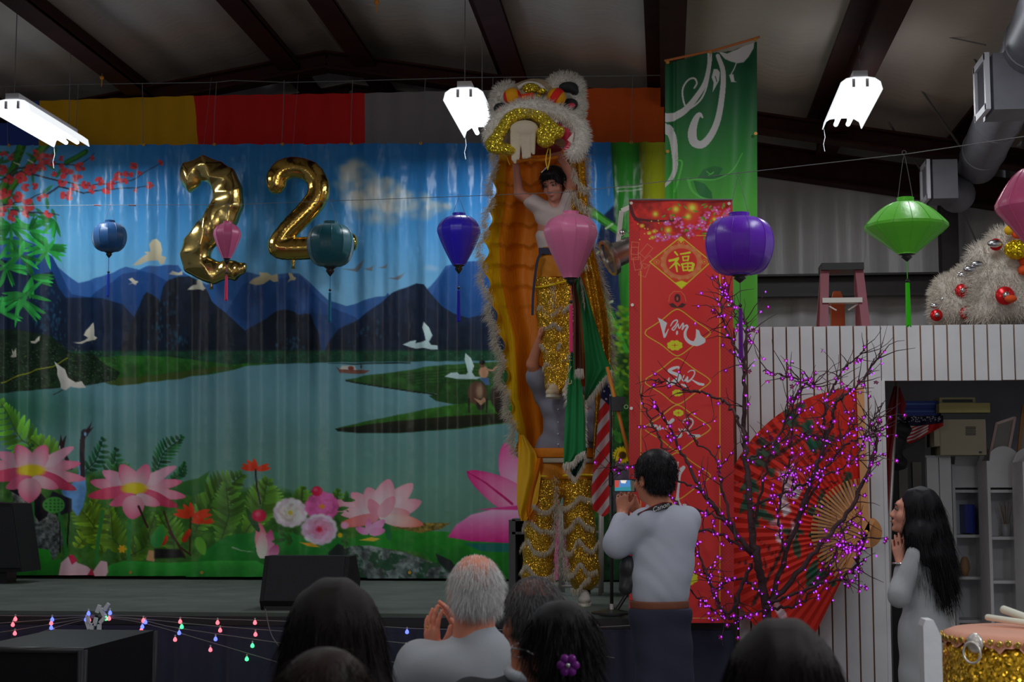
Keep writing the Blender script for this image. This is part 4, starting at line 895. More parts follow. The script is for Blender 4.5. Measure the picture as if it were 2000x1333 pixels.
def fixture(x, lab, cordz=None):
    Y0, Y1, z = 11.45, 12.7, 4.60; t = thing('ceiling_light', (x, (Y0 + Y1) / 2, z), lab, 'light', 'hanging fluorescent ceiling lights')
    pts = [(-.155, -.07), (-.14, -.015), (-.10, .012), (-.05, .02), (.05, .02), (.10, .012), (.14, -.015), (.155, -.07), (.162, -.07), (.147, -.01), (.105, .02), (.05, .03), (-.05, .03), (-.105, .02), (-.147, -.01), (-.162, -.07)]
    MB().prism([(x + a, z + b) for a, b in pts], Y0, Y1).build('reflector', m_refl, t, 'auto')
    MB().box((x, (Y0 + Y1) / 2, z + .055), (.11, Y1 - Y0 - .02, .05)).build('housing', m_hous, t)
    for s_ in (-1, 1):
        MB().tube([(x + s_ * .05, Y0 + .04, z - .03), (x + s_ * .05, Y1 + .0, z - .03)], .019, 10).build('tube', m_tube, t, True)
        for yy in (Y0 + .02, Y1 - .03): MB().box((x + s_ * .05, yy, z - .012), (.022, .02, .06)).build('socket', m_hous, t)
    for yy in (Y0 + .05, Y1 - .08): MB().tube([(x, yy, z + .08), (x, yy, roofz(x))], .004, 5).build('hanging_cord', m_cord, t)
    q = Vector((x - .15, Y1 - .02, z - .07)); MB().tube([q, q + Vector((.008, 0, -.07)), q + Vector((-.006, 0, -.13)), q + Vector((.004, 0, -.19))], .003, 5).build('pull_string', m_cord, t)
    l = bpy.data.lights.new('lamp_glow', 'AREA'); l.shape = 'RECTANGLE'; l.size = .26; l.size_y = 1.15; l.energy = 24; l.color = (.93, .97, 1)
    o = bpy.data.objects.new('lamp_glow', l); COL.objects.link(o); o.parent = t; o.location = (0, 0, -.075)
fixture(-5.12, 'lit fluorescent light cut off at the left edge of the photo'); fixture(-1.51, 'lit fluorescent light hanging just left of the raised lion head'); fixture(1.485, 'lit fluorescent light hanging above the stepladder')
# small hanging ornaments from the roof
for x, y, Y_, lab in ((199, 152, 13.0, 'small orange cord ornament hanging under the roof above the yellow cloth'), (736, 4, 11.0, 'tiny gold ornament hanging at the top edge of the picture')):
    p = P(x, y, Y_); t = thing('hanging_ornament', p, lab, 'ornament'); MB().ball(p, .02, 10, 7).build('bead', mat('gold_bead', C(150, 90, 20), .4), t, True)
    MB().tube([p, p + Vector((0, 0, .12))], .003, 5).build('string', m_cord, t); MB().tube([p, p - Vector((0, 0, .08))], [.007, .004], 6).build('tassel', mat('gold_bead', C(150, 90, 20), .4), t)
# ============================================================ GREEN BANNER
YG = 10.6
cg = Cv(1296, 70, 1482, 650, 1.0)
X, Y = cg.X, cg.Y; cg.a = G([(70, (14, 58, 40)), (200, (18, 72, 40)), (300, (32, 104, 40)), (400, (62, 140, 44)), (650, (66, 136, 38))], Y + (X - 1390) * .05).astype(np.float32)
gw = (206, 204, 206)
# white flourish
cg.line(smooth_path([(1402, 110), (1412, 140), (1411, 180), (1403, 230), (1390, 262), (1372, 282), (1356, 278), (1352, 258), (1358, 235), (1366, 224), (1372, 230)], 40).tolist(), list(np.r_[np.linspace(8, 12, 14), np.linspace(12, 17, 14), np.linspace(16, 3, 12)]), gw)
cg.poly([(1402, 100), (1420, 106), (1440, 98), (1462, 84), (1474, 76), (1472, 92), (1462, 110), (1452, 122), (1440, 125), (1428, 122), (1416, 116)], gw)
cg.line(smooth_path([(1438, 124), (1434, 135), (1427, 148)], 10).tolist(), 1.6, gw); cg.poly([(1424, 148), (1432, 147), (1434, 160), (1438, 162), (1428, 162)], gw)
cg.poly([(1394, 136), (1401, 136), (1406, 142), (1404, 158), (1392, 180), (1394, 162), (1390, 152)], gw); cg.line([(1397, 150), (1400, 160)], 2, (18, 70, 40))
cg.line(smooth_path([(1384, 102), (1384, 130), (1376, 165), (1356, 195), (1336, 215), (1310, 228), (1296, 230)], 30).tolist(), list(np.linspace(4, 12, 18)) + list(np.linspace(12, 18, 12)), gw)
cg.line(smooth_path([(1389, 100), (1388, 125), (1380, 170), (1368, 196), (1350, 210), (1340, 208), (1334, 190), (1334, 170), (1344, 155), (1356, 153), (1361, 163), (1356, 172)], 40).tolist(), 3, gw)
cg.line(smooth_path([(1296, 250), (1312, 262), (1318, 300), (1318, 330), (1308, 352), (1296, 366)], 24).tolist(), list(np.linspace(20, 10, 12)) + list(np.linspace(10, 4, 12)), gw)
cg.line(smooth_path([(1296, 252), (1306, 246), (1313, 250)], 10).tolist(), 6, gw)
dg = (24, 92, 40); lg = (70, 150, 60)
cg.poly([(1362, 348), (1374, 330), (1396, 324), (1412, 330), (1404, 342), (1420, 345), (1400, 352), (1376, 352)], dg); cg.line(smooth_path([(1380, 334), (1388, 340), (1394, 336), (1384, 342)], 12).tolist(), 1.6, lg)
cg.poly([(1354, 352), (1376, 358), (1390, 375), (1392, 389), (1372, 389), (1360, 372)], dg); cg.line(smooth_path([(1344, 350), (1352, 372), (1372, 386), (1410, 392)], 20).tolist(), 6, lg, 2)
cg.line(smooth_path([(1450, 300), (1430, 335), (1400, 350), (1362, 350), (1345, 352)], 20).tolist(), 1.5, lg, 4); cg.line(smooth_path([(1318, 372), (1326, 345), (1332, 320), (1330, 312), (1322, 312)], 16).tolist(), 5, lg, 2)
gb = thing('green_banner', P(1390, 640, YG), 'tall green vinyl banner with white vine flourishes hanging beside the red banner', 'banner')
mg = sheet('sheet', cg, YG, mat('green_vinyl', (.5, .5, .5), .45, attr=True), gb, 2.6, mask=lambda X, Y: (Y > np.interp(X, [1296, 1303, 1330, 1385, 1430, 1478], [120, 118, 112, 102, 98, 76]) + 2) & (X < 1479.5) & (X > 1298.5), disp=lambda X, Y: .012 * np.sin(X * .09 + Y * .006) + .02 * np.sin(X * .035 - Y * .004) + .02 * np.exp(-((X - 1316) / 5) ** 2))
MB().tube([P(1298, 119, YG - .02), P(1400, 97, YG - .02), P(1484, 72, YG - .02)], .009, 7).build('stick', mat('stick_wood', C(130, 74, 36), .6), gb)
for x, y in ((1304, 122), (1387, 102), (1475, 78), (1304, 296), (1476, 261)): MB().lathe([(.005, -.003), (.012, -.003), (.012, .003), (.005, .003)], P(x, y, YG - .03), 10, Matrix.Rotation(R(90), 3, 'X')).build('grommet', m_brass, gb)
# ============================================================ RED BANNER
YR = 9.52
cr = Cv(1227, 391, 1434, 1218, .8)
X, Y = cr.X, cr.Y; cr.a = np.zeros(X.shape + (3,), np.float32) + np.array((172, 32, 30)); cr.a *= (1 + .06 * (fbm(X, Y, 60, 3) - .5))[..., None]
sl = cr.win(1227, 391, 1250, 1220); m_ = ((X < 1250) | (X > 1408)); tx = ((np.sin(X * .9 + Y * .9) + np.sin(X * .9 - Y * .9)) > .6)
cr.a[m_] = np.array((146, 28, 28)); cr.a[m_ & tx] = np.array((132, 24, 26))
gd = (206, 140, 30); ogn = (212, 90, 36)
cr.poly([(1227, 391), (1434, 391), (1434, 462), (1330, 466), (1300, 455), (1250, 448), (1227, 440)], (150, 26, 20), 14, (130, 20, 18), tex=.5, ts=20)
for x, y, r_ in ((1320, 409, 10), (1352, 406, 13), (1344, 423, 9), (1305, 450, 9), (1280, 418, 8), (1395, 428, 6)): cr.ell(x, y, r_ * 1.7, r_ * 1.7, (196, 70, 16), .9, .8); cr.ell(x, y, r_, r_, (246, 190, 60), .9, 1, (230, 130, 20))
cr.line(smooth_path([(1230, 400), (1240, 425), (1262, 430), (1300, 432), (1330, 430)], 30).tolist(), 7, (60, 14, 20), 2); cr.line([(1240, 428), (1256, 438)], 5, (60, 14, 20), 1)
for _ in range(46): x, y = rs.uniform(1286, 1430), rs.uniform(396, 462); a = rs.rand() * 6.3; cr.petal(x, y, x + 12 * math.cos(a), y + 7 * math.sin(a), 4, (70, 90, 20), (110, 130, 40))
for cx, cy in ((1300, 434), (1318, 428), (1330, 444), (1348, 446), (1322, 462), (1300, 464), (1285, 462), (1345, 460), (1385, 420), (1400, 410), (1410, 424), (1424, 416), (1396, 440), (1372, 434), (1380, 448), (1410, 440), (1365, 440), (1425, 430)):
    for _ in range(9): cr.ell(cx + rs.randn() * 5, cy + rs.randn() * 4, 3.6, 3, np.array((196, 70, 130)) * rs.uniform(.75, 1.2), .5, .9)
    cr.ell(cx, cy, 2, 2, (226, 160, 190), .5)
for x, y in ((1268, 455), (1278, 452), (1274, 464), (1254, 441)): cr.ell(x, y, 6, 5, (206, 110, 30), .4); cr.ell(x, y, 2.5, 2, (230, 170, 50), .5)
for _ in range(16): cr.ell(rs.uniform(1245, 1300), rs.uniform(430, 475), 1.6, 1.6, (216, 160, 50), .5)
for x, y, a in ((1240, 495, 0), (1262, 490, 40), (1245, 515, -10), (1264, 512, 50), (1258, 528, 20), (1240, 485, 5)):
    c_, s_ = math.cos(R(a)), math.sin(R(a)); q = [(x + u * c_ - v * s_, y + u * s_ + v * c_) for u, v in ((-7, -12), (7, -12), (7, 12), (-7, 12))]; cr.line(q + q[:1], 1.1, (196, 90, 60))
for xx in (1251.5, 1406): cr.line([(xx, 530 if xx < 1300 else 460), (xx, 1208)], 1.6, gd)
cr.line([(1360, 460), (1406, 460)], 1.4, gd); cr.line([(1251.5, 1208), (1406, 1208)], 1.6, (200, 120, 60))
# 'fu' diamond
D4 = [(1269, 512), (1330, 463), (1389, 511), (1331, 564)]; cr.poly(D4, (184, 46, 22), 1); cr.line(D4 + D4[:1], 2.2, gd)
for k in range(4):
    (xa, ya) = D4[k]; mx, my = xa + (1330 - xa) * .22, ya + (513 - ya) * .22
    cr.ell(mx, my, 8, 6, ogn, .3, .9); cr.ell(mx, my, 4.5, 3.5, (196, 44, 24), .3); cr.ell(mx, my, 2, 1.6, gd, .4)
cr.poly([(1318, 553), (1331, 549), (1343, 553), (1331, 563)], (206, 160, 20), 1); cr.poly([(1324, 469), (1330, 464), (1337, 469), (1330, 474)], gd, 1)
cr.ell(1331, 512, 41, 35, (196, 84, 48), .05); [cr.ell(1331 + 38 * math.cos(k * .4188), 512 + 32 * math.sin(k * .4188), 4.5, 4, (206, 96, 56), .3) for k in range(15)]
cr.ell(1331, 512, 31, 27, (172, 30, 24), .05)
def st_(pts, wd, c, ox=1220, oy=380, k=4.76): cr.line([(ox + u / k, oy + v / k) for u, v in pts], [x / k for x in wd] if hasattr(wd, '__len__') else wd / k, c)
fy = (208, 190, 30)
for pts, wd in (([(468, 538), (492, 566)], [18, 14]), ([(418, 618), (452, 612), (500, 590)], [24, 20, 12]), ([(498, 600), (470, 640), (418, 690)], [18, 18, 8]), ([(474, 612), (478, 660), (488, 718)], [20, 20, 14]), ([(492, 642), (512, 664)], [16, 12]),
                ([(520, 556), (560, 550), (606, 540)], [14, 16, 20]), ([(540, 582), (594, 576)], 12), ([(540, 582), (546, 618)], 12), ([(596, 574), (588, 616)], 13), ([(546, 616), (590, 612)], 11),
                ([(530, 652), (580, 640), (628, 640), (640, 655)], [16, 14, 20, 22]), ([(534, 650), (546, 708)], 15), ([(640, 650), (628, 700), (600, 712)], [24, 24, 16]), ([(546, 708), (628, 702)], 14), ([(544, 676), (628, 670)], 11), ([(588, 640), (586, 706)], 12)): st_(pts, wd, fy)
# house emblem
cr.line([(1306, 590), (1308, 578), (1316, 570), (1330, 570), (1337, 578), (1340, 590)], 1.2, (190, 90, 50)); cr.ell(1323, 583, 6.5, 9, (50, 26, 26), .15); cr.ell(1323, 584, 2.5, 5, (150, 60, 50), .4)
cr.poly([(1306, 595), (1314, 592), (1323, 600), (1332, 592), (1340, 595), (1334, 601), (1323, 602), (1312, 601)], (56, 28, 26), 1)
# diamonds
for cy, top, bot in ((650, 606, 694), (745, 701, 789), (837, 793, 880), (930, 886, 975)):
    q = smooth_path([(1262, cy - 5), (1292, top + 20), (1316, top + 1), (1330, top + 1), (1356, top + 20), (1384, cy - 5), (1384, cy + 5), (1356, bot - 20), (1330, bot - 1), (1316, bot - 1), (1292, bot - 20), (1262, cy + 5), (1262, cy - 5)], 60).tolist()
    cr.poly(q, (162, 26, 26), 1); cr.line(q, 1.8, gd)
def flower(x, y, s_):
    for a in range(0, 360, 45): cr.ell(x + 10.5 * s_ * math.cos(R(a + 20)), y + 6.5 * s_ * math.sin(R(a + 20)), 6 * s_, 4.6 * s_, (206, 176, 22), .3)
    cr.ell(x, y, 9 * s_, 6 * s_, (206, 170, 20), .3); cr.line([(x - 6 * s_, y), (x + 6 * s_, y)], 1, (170, 60, 20)); cr.line([(x, y - 4 * s_), (x, y + 4 * s_)], 1, (170, 60, 20)); cr.ell(x, y, 2.5 * s_, 2 * s_, (160, 60, 20), .4)
flower(1318, 675, 1.0); flower(1323, 768, .68); flower(1325, 807, .68); flower(1342, 1130, 1.4)
wt = (206, 206, 214)
def w_(pts, wd): st_(smooth_path(pts, 26).tolist() if len(pts) > 2 else pts, list(np.interp(np.linspace(0, 1, 26), np.linspace(0, 1, len(wd)), wd)) if len(pts) > 2 else wd, wt, 1220, 580, 4.164)
def p_(pts): cr.poly([(1220 + u / 4.164, 580 + v / 4.164) for u, v in pts], wt, .9)
p_([(270, 172), (305, 188), (345, 214), (330, 262), (324, 286), (335, 330), (318, 336), (304, 280), (286, 212)]); w_([(330, 318), (344, 290), (357, 262)], [14, 7, 3])
w_([(374, 238), (392, 206), (418, 190), (430, 200), (410, 236), (386, 262), (400, 272), (424, 240), (436, 220)], [7, 8, 9, 9, 9, 8, 8, 7, 5]); w_([(436, 222), (440, 250), (448, 256), (462, 232), (476, 216), (474, 244), (468, 266), (486, 240), (506, 232), (512, 246)], [7, 8, 7, 8, 9, 9, 9, 10, 12, 14])
w_([(512, 244), (492, 290), (498, 336), (536, 372), (590, 378), (640, 360)], [15, 20, 24, 30, 42, 34]); p_([(582, 262), (606, 275), (618, 310), (658, 345), (650, 370), (610, 385), (575, 380), (560, 366), (578, 330)]); w_([(428, 282), (426, 296), (424, 304)], [10, 16, 10])
w_([(436, 590), (438, 572), (400, 580), (360, 602), (392, 620), (440, 640), (448, 660), (410, 690), (372, 712)], [8, 14, 22, 22, 24, 28, 28, 40, 30]); w_([(362, 660), (352, 700), (362, 724)], [6, 22, 14]); w_([(484, 638), (470, 672), (488, 684), (512, 652), (508, 690), (540, 672), (566, 634), (568, 604), (540, 598), (514, 614)], [6, 12, 12, 10, 14, 12, 8, 9, 7, 5]); w_([(462, 712), (486, 722), (508, 738)], [8, 16, 8]); w_([(550, 676), (600, 706), (640, 714)], [6, 18, 18])
p_([(190, 1035), (232, 1042), (258, 1040), (268, 1052), (240, 1064), (212, 1056)]); w_([(266, 1052), (266, 1090), (278, 1066), (290, 1050), (288, 1080), (300, 1072), (340, 1080)], [6, 10, 9, 8, 9, 7, 6]); w_([(350, 1010), (346, 1062)], [8, 8]); w_([(392, 1002), (370, 1024), (352, 1044)], [26, 24, 10]); w_([(440, 1074), (460, 1110), (450, 1134), (420, 1140), (400, 1130)], [8, 12, 22, 22, 10])
w_([(462, 1076), (480, 1088), (488, 1070), (492, 1096), (530, 1068), (556, 1030), (548, 998), (514, 990), (478, 1010), (476, 1026)], [7, 9, 8, 10, 8, 9, 10, 9, 7, 5]); w_([(506, 1100), (540, 1128), (606, 1132)], [6, 22, 22])
def q_(pts, wd): st_(smooth_path(pts, 26).tolist() if len(pts) > 2 else pts, list(np.interp(np.linspace(0, 1, 26), np.linspace(0, 1, len(wd)), wd)) if len(pts) > 2 else wd, wt, 1180, 860, 3.508)
q_([(506, 152), (500, 204)], 9); q_([(544, 188), (520, 236), (512, 300), (504, 370), (504, 420), (524, 446)], [24, 14, 14, 16, 24, 14]); q_([(524, 200), (540, 190)], 18); q_([(474, 184), (478, 210), (496, 236), (520, 220)], [5, 8, 8, 8]); q_([(545, 446), (556, 446)], 16)
rb = thing('red_new_year_banner', P(1330, 1216, YR), 'tall red banner with white brush lettering and gold diamonds at the stage edge', 'banner')
sheet('sheet', cr, YR, mat('red_vinyl', (.5, .5, .5), .5, attr=True), rb, 2.6, mask=lambda X, Y: (X > 1228) & (X < 1431.5 + (Y - 391) * .004), disp=lambda X, Y: .006 * np.sin(X * .05 + Y * .004) + .004 * np.sin(Y * .02))
q = [P(1228, 391, YR), P(1431, 391, YR)]; MB().tube([q[0] + Vector((0, -.004, .002)), q[1] + Vector((0, -.004, .002))], .006, 6).build('top_rod', m_cord, rb)
for x, y in ((1233, 397), (1424, 398), (1235, 596), (1424, 596), (1233, 798), (1234, 1004), (1233, 1211)): MB().lathe([(.004, -.003), (.010, -.003), (.010, .003), (.004, .003)], P(x, y, YR - .012), 10, Matrix.Rotation(R(90), 3, 'X')).build('grommet', m_alu, rb)
# ============================================================ LANTERNS
m_lacq = mat('black_lacquer', C(18, 16, 18), .25, coat=.5)
strg = thing('lantern_line', P(600, 398, 12), 'thin line crossing the hall that carries the silk lanterns', 'line')
wpts = [P(-30, 403, 12.6), P(213, 401, 12.5), P(443, 400, 12.2), P(645, 393, 11.6), P(896, 384, 10.8), P(1115, 375, 9.8), P(1445, 338, 8.6), P(1771, 301, 7.6), P(2020, 264, 6.8), P(2120, 245, 6.6)]
MB().tube(wpts, .0022, 5).build('cord', m_cord, strg)
for x, w_ in ((190, 6), (258, 7)): p = P(x, 401, 12.45); MB().tube([p - Vector((.03, 0, 0)), p, p + Vector((.03, 0, -.005))], .006, 6).build('tape_tag', mat('rust', C(90, 40, 40), .7), strg)
def lantern(cx, top, wid, widest, bot, cap, bead, t0, t1, Y, hook, kind, c, lab, n=12, tc=None, tip=None):
    k = 1.0 / ((P(cx + 50, 450, Y) - P(cx - 50, 450, Y)).length / 100) ; o = P(cx, bot, Y); t = thing('silk_lantern', (o.x, Y, o.z), lab, 'lantern', 'silk lanterns strung across the hall')
    z = lambda y: P(cx, y, Y).z; R_ = wid / 2 / k
    neck = .30 if kind != 'flat' else .20; zt, zw, zb = z(top), z(widest), z(bot); zn = zt - (zt - zw) * .14
    prof = []
    for i in range(9):   # upper shoulder
        a = i / 8
        if kind == 'globe': r_ = neck + (1 - neck) * math.sin(a * math.pi / 2) ** .8; zz = zn + (zw - zn) * (1 - math.cos(a * math.pi / 2)) ** 1.0
        elif kind == 'flat': r_ = neck + (1 - neck) * a ** .88; zz = zn + (zw - zn) * (a ** 1.5)
        else: r_ = neck + (1 - neck) * math.sin(a * math.pi / 2); zz = zn + (zw - zn) * (1 - math.cos(a * math.pi / 2)) ** .9
        prof.append((r_ * R_, zz))
    base = .30 if kind == 'globe' else (.22 if kind == 'flat' else .30)
    for i in range(1, 11):
        a = i / 10
        if kind == 'globe': r_ = base + (1 - base) * math.cos(a * math.pi / 2) ** .75; zz = zw + (zb - zw) * math.sin(a * math.pi / 2) ** 1.05
        elif kind == 'flat': r_ = 1 - (1 - base) * (a ** 1.0) if a > .2 else 1 - .03 * a / .2 - .10 * a; zz = zw + (zb - zw) * a; r_ = 1 - (1 - base) * max(0, (a - .14) / .86) ** .95
        else: q = max(0, a); r_ = base + (1 - base) * (1 - q ** 1.25) ; zz = zw + (zb - zw) * a
        prof.append((r_ * R_, zz))
    hh = [(r_, zz - o.z) for r_, zz in prof]
    hh = [(neck * R_, zt - o.z)] + hh + [(base * R_, zb - o.z - .006)]
    ms = satin(c)
    MB().lathe(hh, o, n).build('silk_shade', ms, t, 'auto')
    rib = MB()
    for j in range(n):
        a = 2 * math.pi * (j + .5) / n; rib.tube([o + Vector((r_ * 1.004 * math.cos(a), r_ * 1.004 * math.sin(a), zz)) for r_, zz in hh[1:-1]], .0016, 4, False)
    rib.build('rib_seams', ms, t)
    zc = z(cap); cr_ = .30 * base / .3 * R_
    MB().lathe([(base * R_ * .98, 0), (base * R_ * .9, -.008), (base * R_ * .5, (zc - zb) * .3), (base * R_ * .62, (zc - zb) * .5), (base * R_ * .3, (zc - zb) * .8), (.004, zc - zb), (0, zc - zb)], o, 12).build('bottom_finial', m_lacq, t, True)
    zbd = z(bead); MB().tube([Vector((o.x, o.y, zc)), Vector((o.x, o.y, z(t0)))], .0022, 5).build('tassel_cord', mats_t(c, tc), t)
    MB().ball((o.x, o.y, zbd), .011, 10, 7).build('bead', m_lacq, t, True)
    zt0, zt1 = z(t0), z(t1); tas = MB(); tas.lathe([(0, zt0 + .004), (.008, zt0), (.010, zt0 - .02)], (o.x, o.y, 0), 8)
    for j in range(16):
        a = j * .3927; r_ = .008; tas.tube([(o.x + r_ * math.cos(a), o.y + r_ * math.sin(a), zt0), (o.x + (r_ + .002) * math.cos(a), o.y + (r_ + .002) * math.sin(a), (zt0 + zt1) / 2), (o.x + (r_ + .003) * math.cos(a + .2), o.y + (r_ + .003) * math.sin(a + .2), zt1 + rng.uniform(0, .012))], .0026, 4)
    tas.build('tassel', mats_t(c, tc), t)
    if tip: MB().tube([Vector((o.x, o.y, zt1)), Vector((o.x - .004, o.y, z(tip)))], [.004, .0015], 5).build('tassel_tip', m_lacq, t)
    zh = z(hook); mb = MB(); s_ = min(.035, neck * R_ * .5)
    mb.tube([Vector((o.x - neck * R_ * .9, o.y, zt)), Vector((o.x - s_, o.y, (zt * .5 + zh * .5))), Vector((o.x - s_ * .3, o.y, zh - .02)), Vector((o.x, o.y, zh)), Vector((o.x + s_ * .3, o.y, zh - .02)), Vector((o.x + s_, o.y, (zt * .5 + zh * .5))), Vector((o.x + neck * R_ * .9, o.y, zt))], .0016, 5)
    mb.tube([Vector((o.x, o.y, zh)) + Vector((.01 * math.sin(a), 0, .012 + .012 * math.cos(a))) for a in np.linspace(3.1, 8.6, 10)], .0016, 5); mb.build('hanging_wire', m_cord, t)
    MB().lathe([(neck * R_ * 1.01, zt - .004), (neck * R_ * 1.03, zt + .004), (neck * R_ * .9, zt + .004), (neck * R_ * .9, zt - .004)], (o.x, o.y, 0), n).build('top_ring', ms, t)
    return t
def satin(c): return mat('satin_%d_%d_%d' % c, C(*c, 3.0 if max(c) > 200 else 2.2), .33, spec=.6, trans=.14, bump=.12, bscale=60, aniso=(1, 1, .25), sheen=.3)
def mats_t(c, tc): c = tc or c; return mat('tassel_%d_%d_%d' % c, C(*c, 1.9), .6)
lantern(213, 432, 64, 463, 491, 504, 532, 535, 581, 12.5, 402, 'globe', (20, 66, 112), 'small sky blue globe lantern over the cherry-blossom side of the landscape', 12, (20, 60, 160))
lantern(443, 434, 52, 459, 504, 517, 533, 540, 588, 12.2, 402, 'tear', (250, 118, 175), 'small pink teardrop lantern hanging in front of the crumpled gold balloon', 10, (220, 60, 110))
lantern(645, 434, 90, 475, 520, 540, 567, 572, 630, 11.6, 395, 'globe', (3, 68, 80), 'dark teal globe lantern beside the smooth gold balloon', 12, (0, 86, 120))
lantern(896, 418, 84, 452, 517, 535, 563, 568, 630, 10.8, 386, 'tear', (36, 22, 176), 'royal blue teardrop lantern left of the lion costume', 12, (20, 30, 160))
lantern(1115, 415, 106, 455, 542, 558, 590, 597, 690, 9.8, 377, 'tear', (252, 135, 185), 'large pink teardrop lantern in front of the lion dancers', 12, (240, 70, 130), 714)
lantern(1445, 418, 136, 475, 536, 553, 597, 603, 702, 8.6, 345, 'globe', (78, 12, 150), 'deep purple globe lantern overlapping the red banner', 12, (90, 24, 120))
lantern(1771, 388, 164, 440, 495, 511, 549, 553, 640, 7.6, 303, 'flat', (120, 240, 56), 'lime green flattened lantern hanging over the slatted wall', 14, (60, 200, 20))
lantern(2022, 318, 150, 398, 480, 500, 530, 540, 640, 6.8, 266, 'flat', (252, 110, 168), 'pink flattened lantern cut off by the right edge of the photo', 14)
# ============================================================ FOIL BALLOONS
m_gold = mat('gold_foil', (.78, .50, .12), .13, 1.0, bump=.25, bscale=22)
m_goldc = mat('gold_foil_crumpled', (.80, .58, .20), .18, 1.0, bump=.3, bscale=9)
def balloon(pts, rs_, Y, wr, m, lab, nip):
    path = smooth_path(pts, 46); rr = np.interp(np.linspace(0, 1, 46), np.linspace(0, 1, len(rs_)), rs_); k = S(Y)
    s = SDF(); W_ = [P(x, y, Y) for x, y in path]
    for i in range(45): s.cap(W_[i], W_[i + 1], rr[i] / k, rr[i + 1] / k, .012)
    yc = Y
    if wr: dd_ = lambda X_, Y_, Z_: .026 * np.abs(np.sin(X_ * 15 + Z_ * 4 + 1.8 * np.sin(Z_ * 4))) + .012 * np.abs(np.sin(X_ * 19 - Z_ * 12 + 2 * np.sin(X_ * 9 + Z_ * 6))) - .012
    else: dd_ = lambda X_, Y_, Z_: .0035 * np.sin(60 * (X_ + Z_)) * np.sin(55 * (X_ - Z_)) * np.clip(1 - np.abs(Y_ - yc) * 16, 0, 1)
    V, Q = s.mesh(.011, .01, dd_, 2); V[:, 1] = yc + (V[:, 1] - yc) * .8
    t = thing('number_balloon', P(nip[0], nip[1] + 8, Y), lab, 'balloon', 'gold number balloons'); put('foil', V, Q, m, t)
    q = P(nip[0], nip[1], Y); MB().tube([q + Vector((0, 0, .05)), q, q - Vector((0, 0, .03)), q - Vector((0, 0, .06))], [.014, .02, .012, .017], 10).build('inflation_tab', m, t, True)
    tp = V[np.argmax(V[:, 2])]; MB().tube([tp, (tp[0] + .01, 13.2, P(0, 162, 13.2).z)], .0015, 4).build('thread', m_cord, t)
    return t
balloon([(540, 362), (541, 346), (556, 331), (580, 328), (606, 336), (621, 358), (620, 384), (602, 410), (578, 434), (556, 458), (543, 480), (556, 486), (600, 485), (640, 480), (680, 474)], [19, 21, 22, 21, 21, 21, 22, 22, 21, 20, 21, 22, 23, 23, 21], 13.05, False, m_gold, 'smooth shiny gold foil number two balloon, the right one of the pair', (573, 512))
balloon([(374, 352), (376, 338), (396, 330), (424, 340), (444, 366), (448, 398), (434, 424), (414, 446), (394, 470), (384, 498), (394, 522), (420, 530), (452, 528), (470, 524)], [25, 27, 28, 28, 30, 33, 35, 35, 34, 32, 29, 26, 22, 17], 13.02, True, m_goldc, 'crumpled half-deflated gold foil number two balloon, the left one of the pair', (413, 552))
# ============================================================ STAGE EQUIPMENT
m_chrome = mat('chrome', (.75, .75, .73), .28, 1.0)
pc = thing('par_can', P(1195, 520, 9.85), 'polished chrome stage spotlight aimed down beside the top of the red banner', 'spotlight')
a = P(1236, 484, 9.86); d = (P(1176, 510, 9.80) - a).normalized()
M = d.to_track_quat('Z', 'Y').to_matrix()
MB().lathe([(0, -.02), (.05, -.015), (.075, 0), (.080, .03), (.082, .14), (.10, .145), (.118, .15), (.122, .17), (.122, .185), (.10, .185), (.098, .165), (.082, .16)], a, 28, M).build('can', m_chrome, pc, 'auto')
MB().lathe([(0, .168), (.098, .168), (.098, .172), (0, .172)], a, 24, M).build('lens', mat('lens', C(60, 62, 70), .1), pc, 'auto')
mb = MB()
for s_ in (-1, 1):
    for s2 in (0, 1): pass
e0 = P(1214, 412, 9.86); e1 = P(1224, 486, 9.86); mb.bar(e0, P(1206, 486, 9.80), .03, .006, (0, 1, 0)).bar(e0, e0 + Vector((.12, 0, .05)), .03, .008, (0, 1, 0)); mb.build('yoke', m_alu, pc)
MB().ball(P(1215, 455, 9.82), .022, 12, 8).build('knob', m_chrome, pc, True); b_ = a - d * .03; MB().tube([b_ + d * .01, b_ - d * .05], [.04, .03], 12).build('lamp_cap', m_blk, pc, True)
ls = thing('lamp_stand', P(1290, 1180, 9.9), 'black light stand hidden behind the red banner carrying the spotlight', 'stand')
q = P(1246, 408, 9.9); MB().tube([(q.x, 9.9, ZS), (q.x, 9.9, q.z + .03)], .017, 10).build('pole', m_blk, ls, True)
for a_ in (0, 2.1, 4.2): MB().bar((q.x, 9.9, ZS + .25), (q.x + .32 * math.cos(a_), 9.95 + .16 * math.sin(a_), ZS + .012), .02, .01).build('leg', m_blk, ls)
ms_ = thing('microphone_stand', P(1192, 1200, 9.78), 'thin black upright stand with a weighted base at the stage edge', 'stand')
q = P(1195, 1196, 9.78); zt = P(1194, 775, 9.78).z
MB().tube([(q.x, 9.78, ZS + .03), (q.x, 9.78, P(0, 940, 9.78).z)], .011, 10).build('lower_tube', m_blk, ms_, True); MB().tube([(q.x, 9.78, P(0, 940, 9.78).z), (q.x, 9.78, zt)], .008, 10).build('upper_tube', m_blk, ms_, True)
MB().tube([(q.x, 9.78, P(0, 950, 9.78).z), (q.x, 9.78, P(0, 925, 9.78).z)], .015, 10).build('clutch', m_blk, ms_); MB().tube([(q.x, 9.78, ZS + .03), (q.x, 9.78, P(0, 1172, 9.78).z)], .0135, 10).build('chrome_collar', m_alu, ms_)
MB().lathe([(.0, 0), (.13, 0), (.13, .012), (.03, .03), (.015, .04), (0, .04)], (q.x, 9.80, ZS), 24).build('base', m_blk, ms_, 'auto')
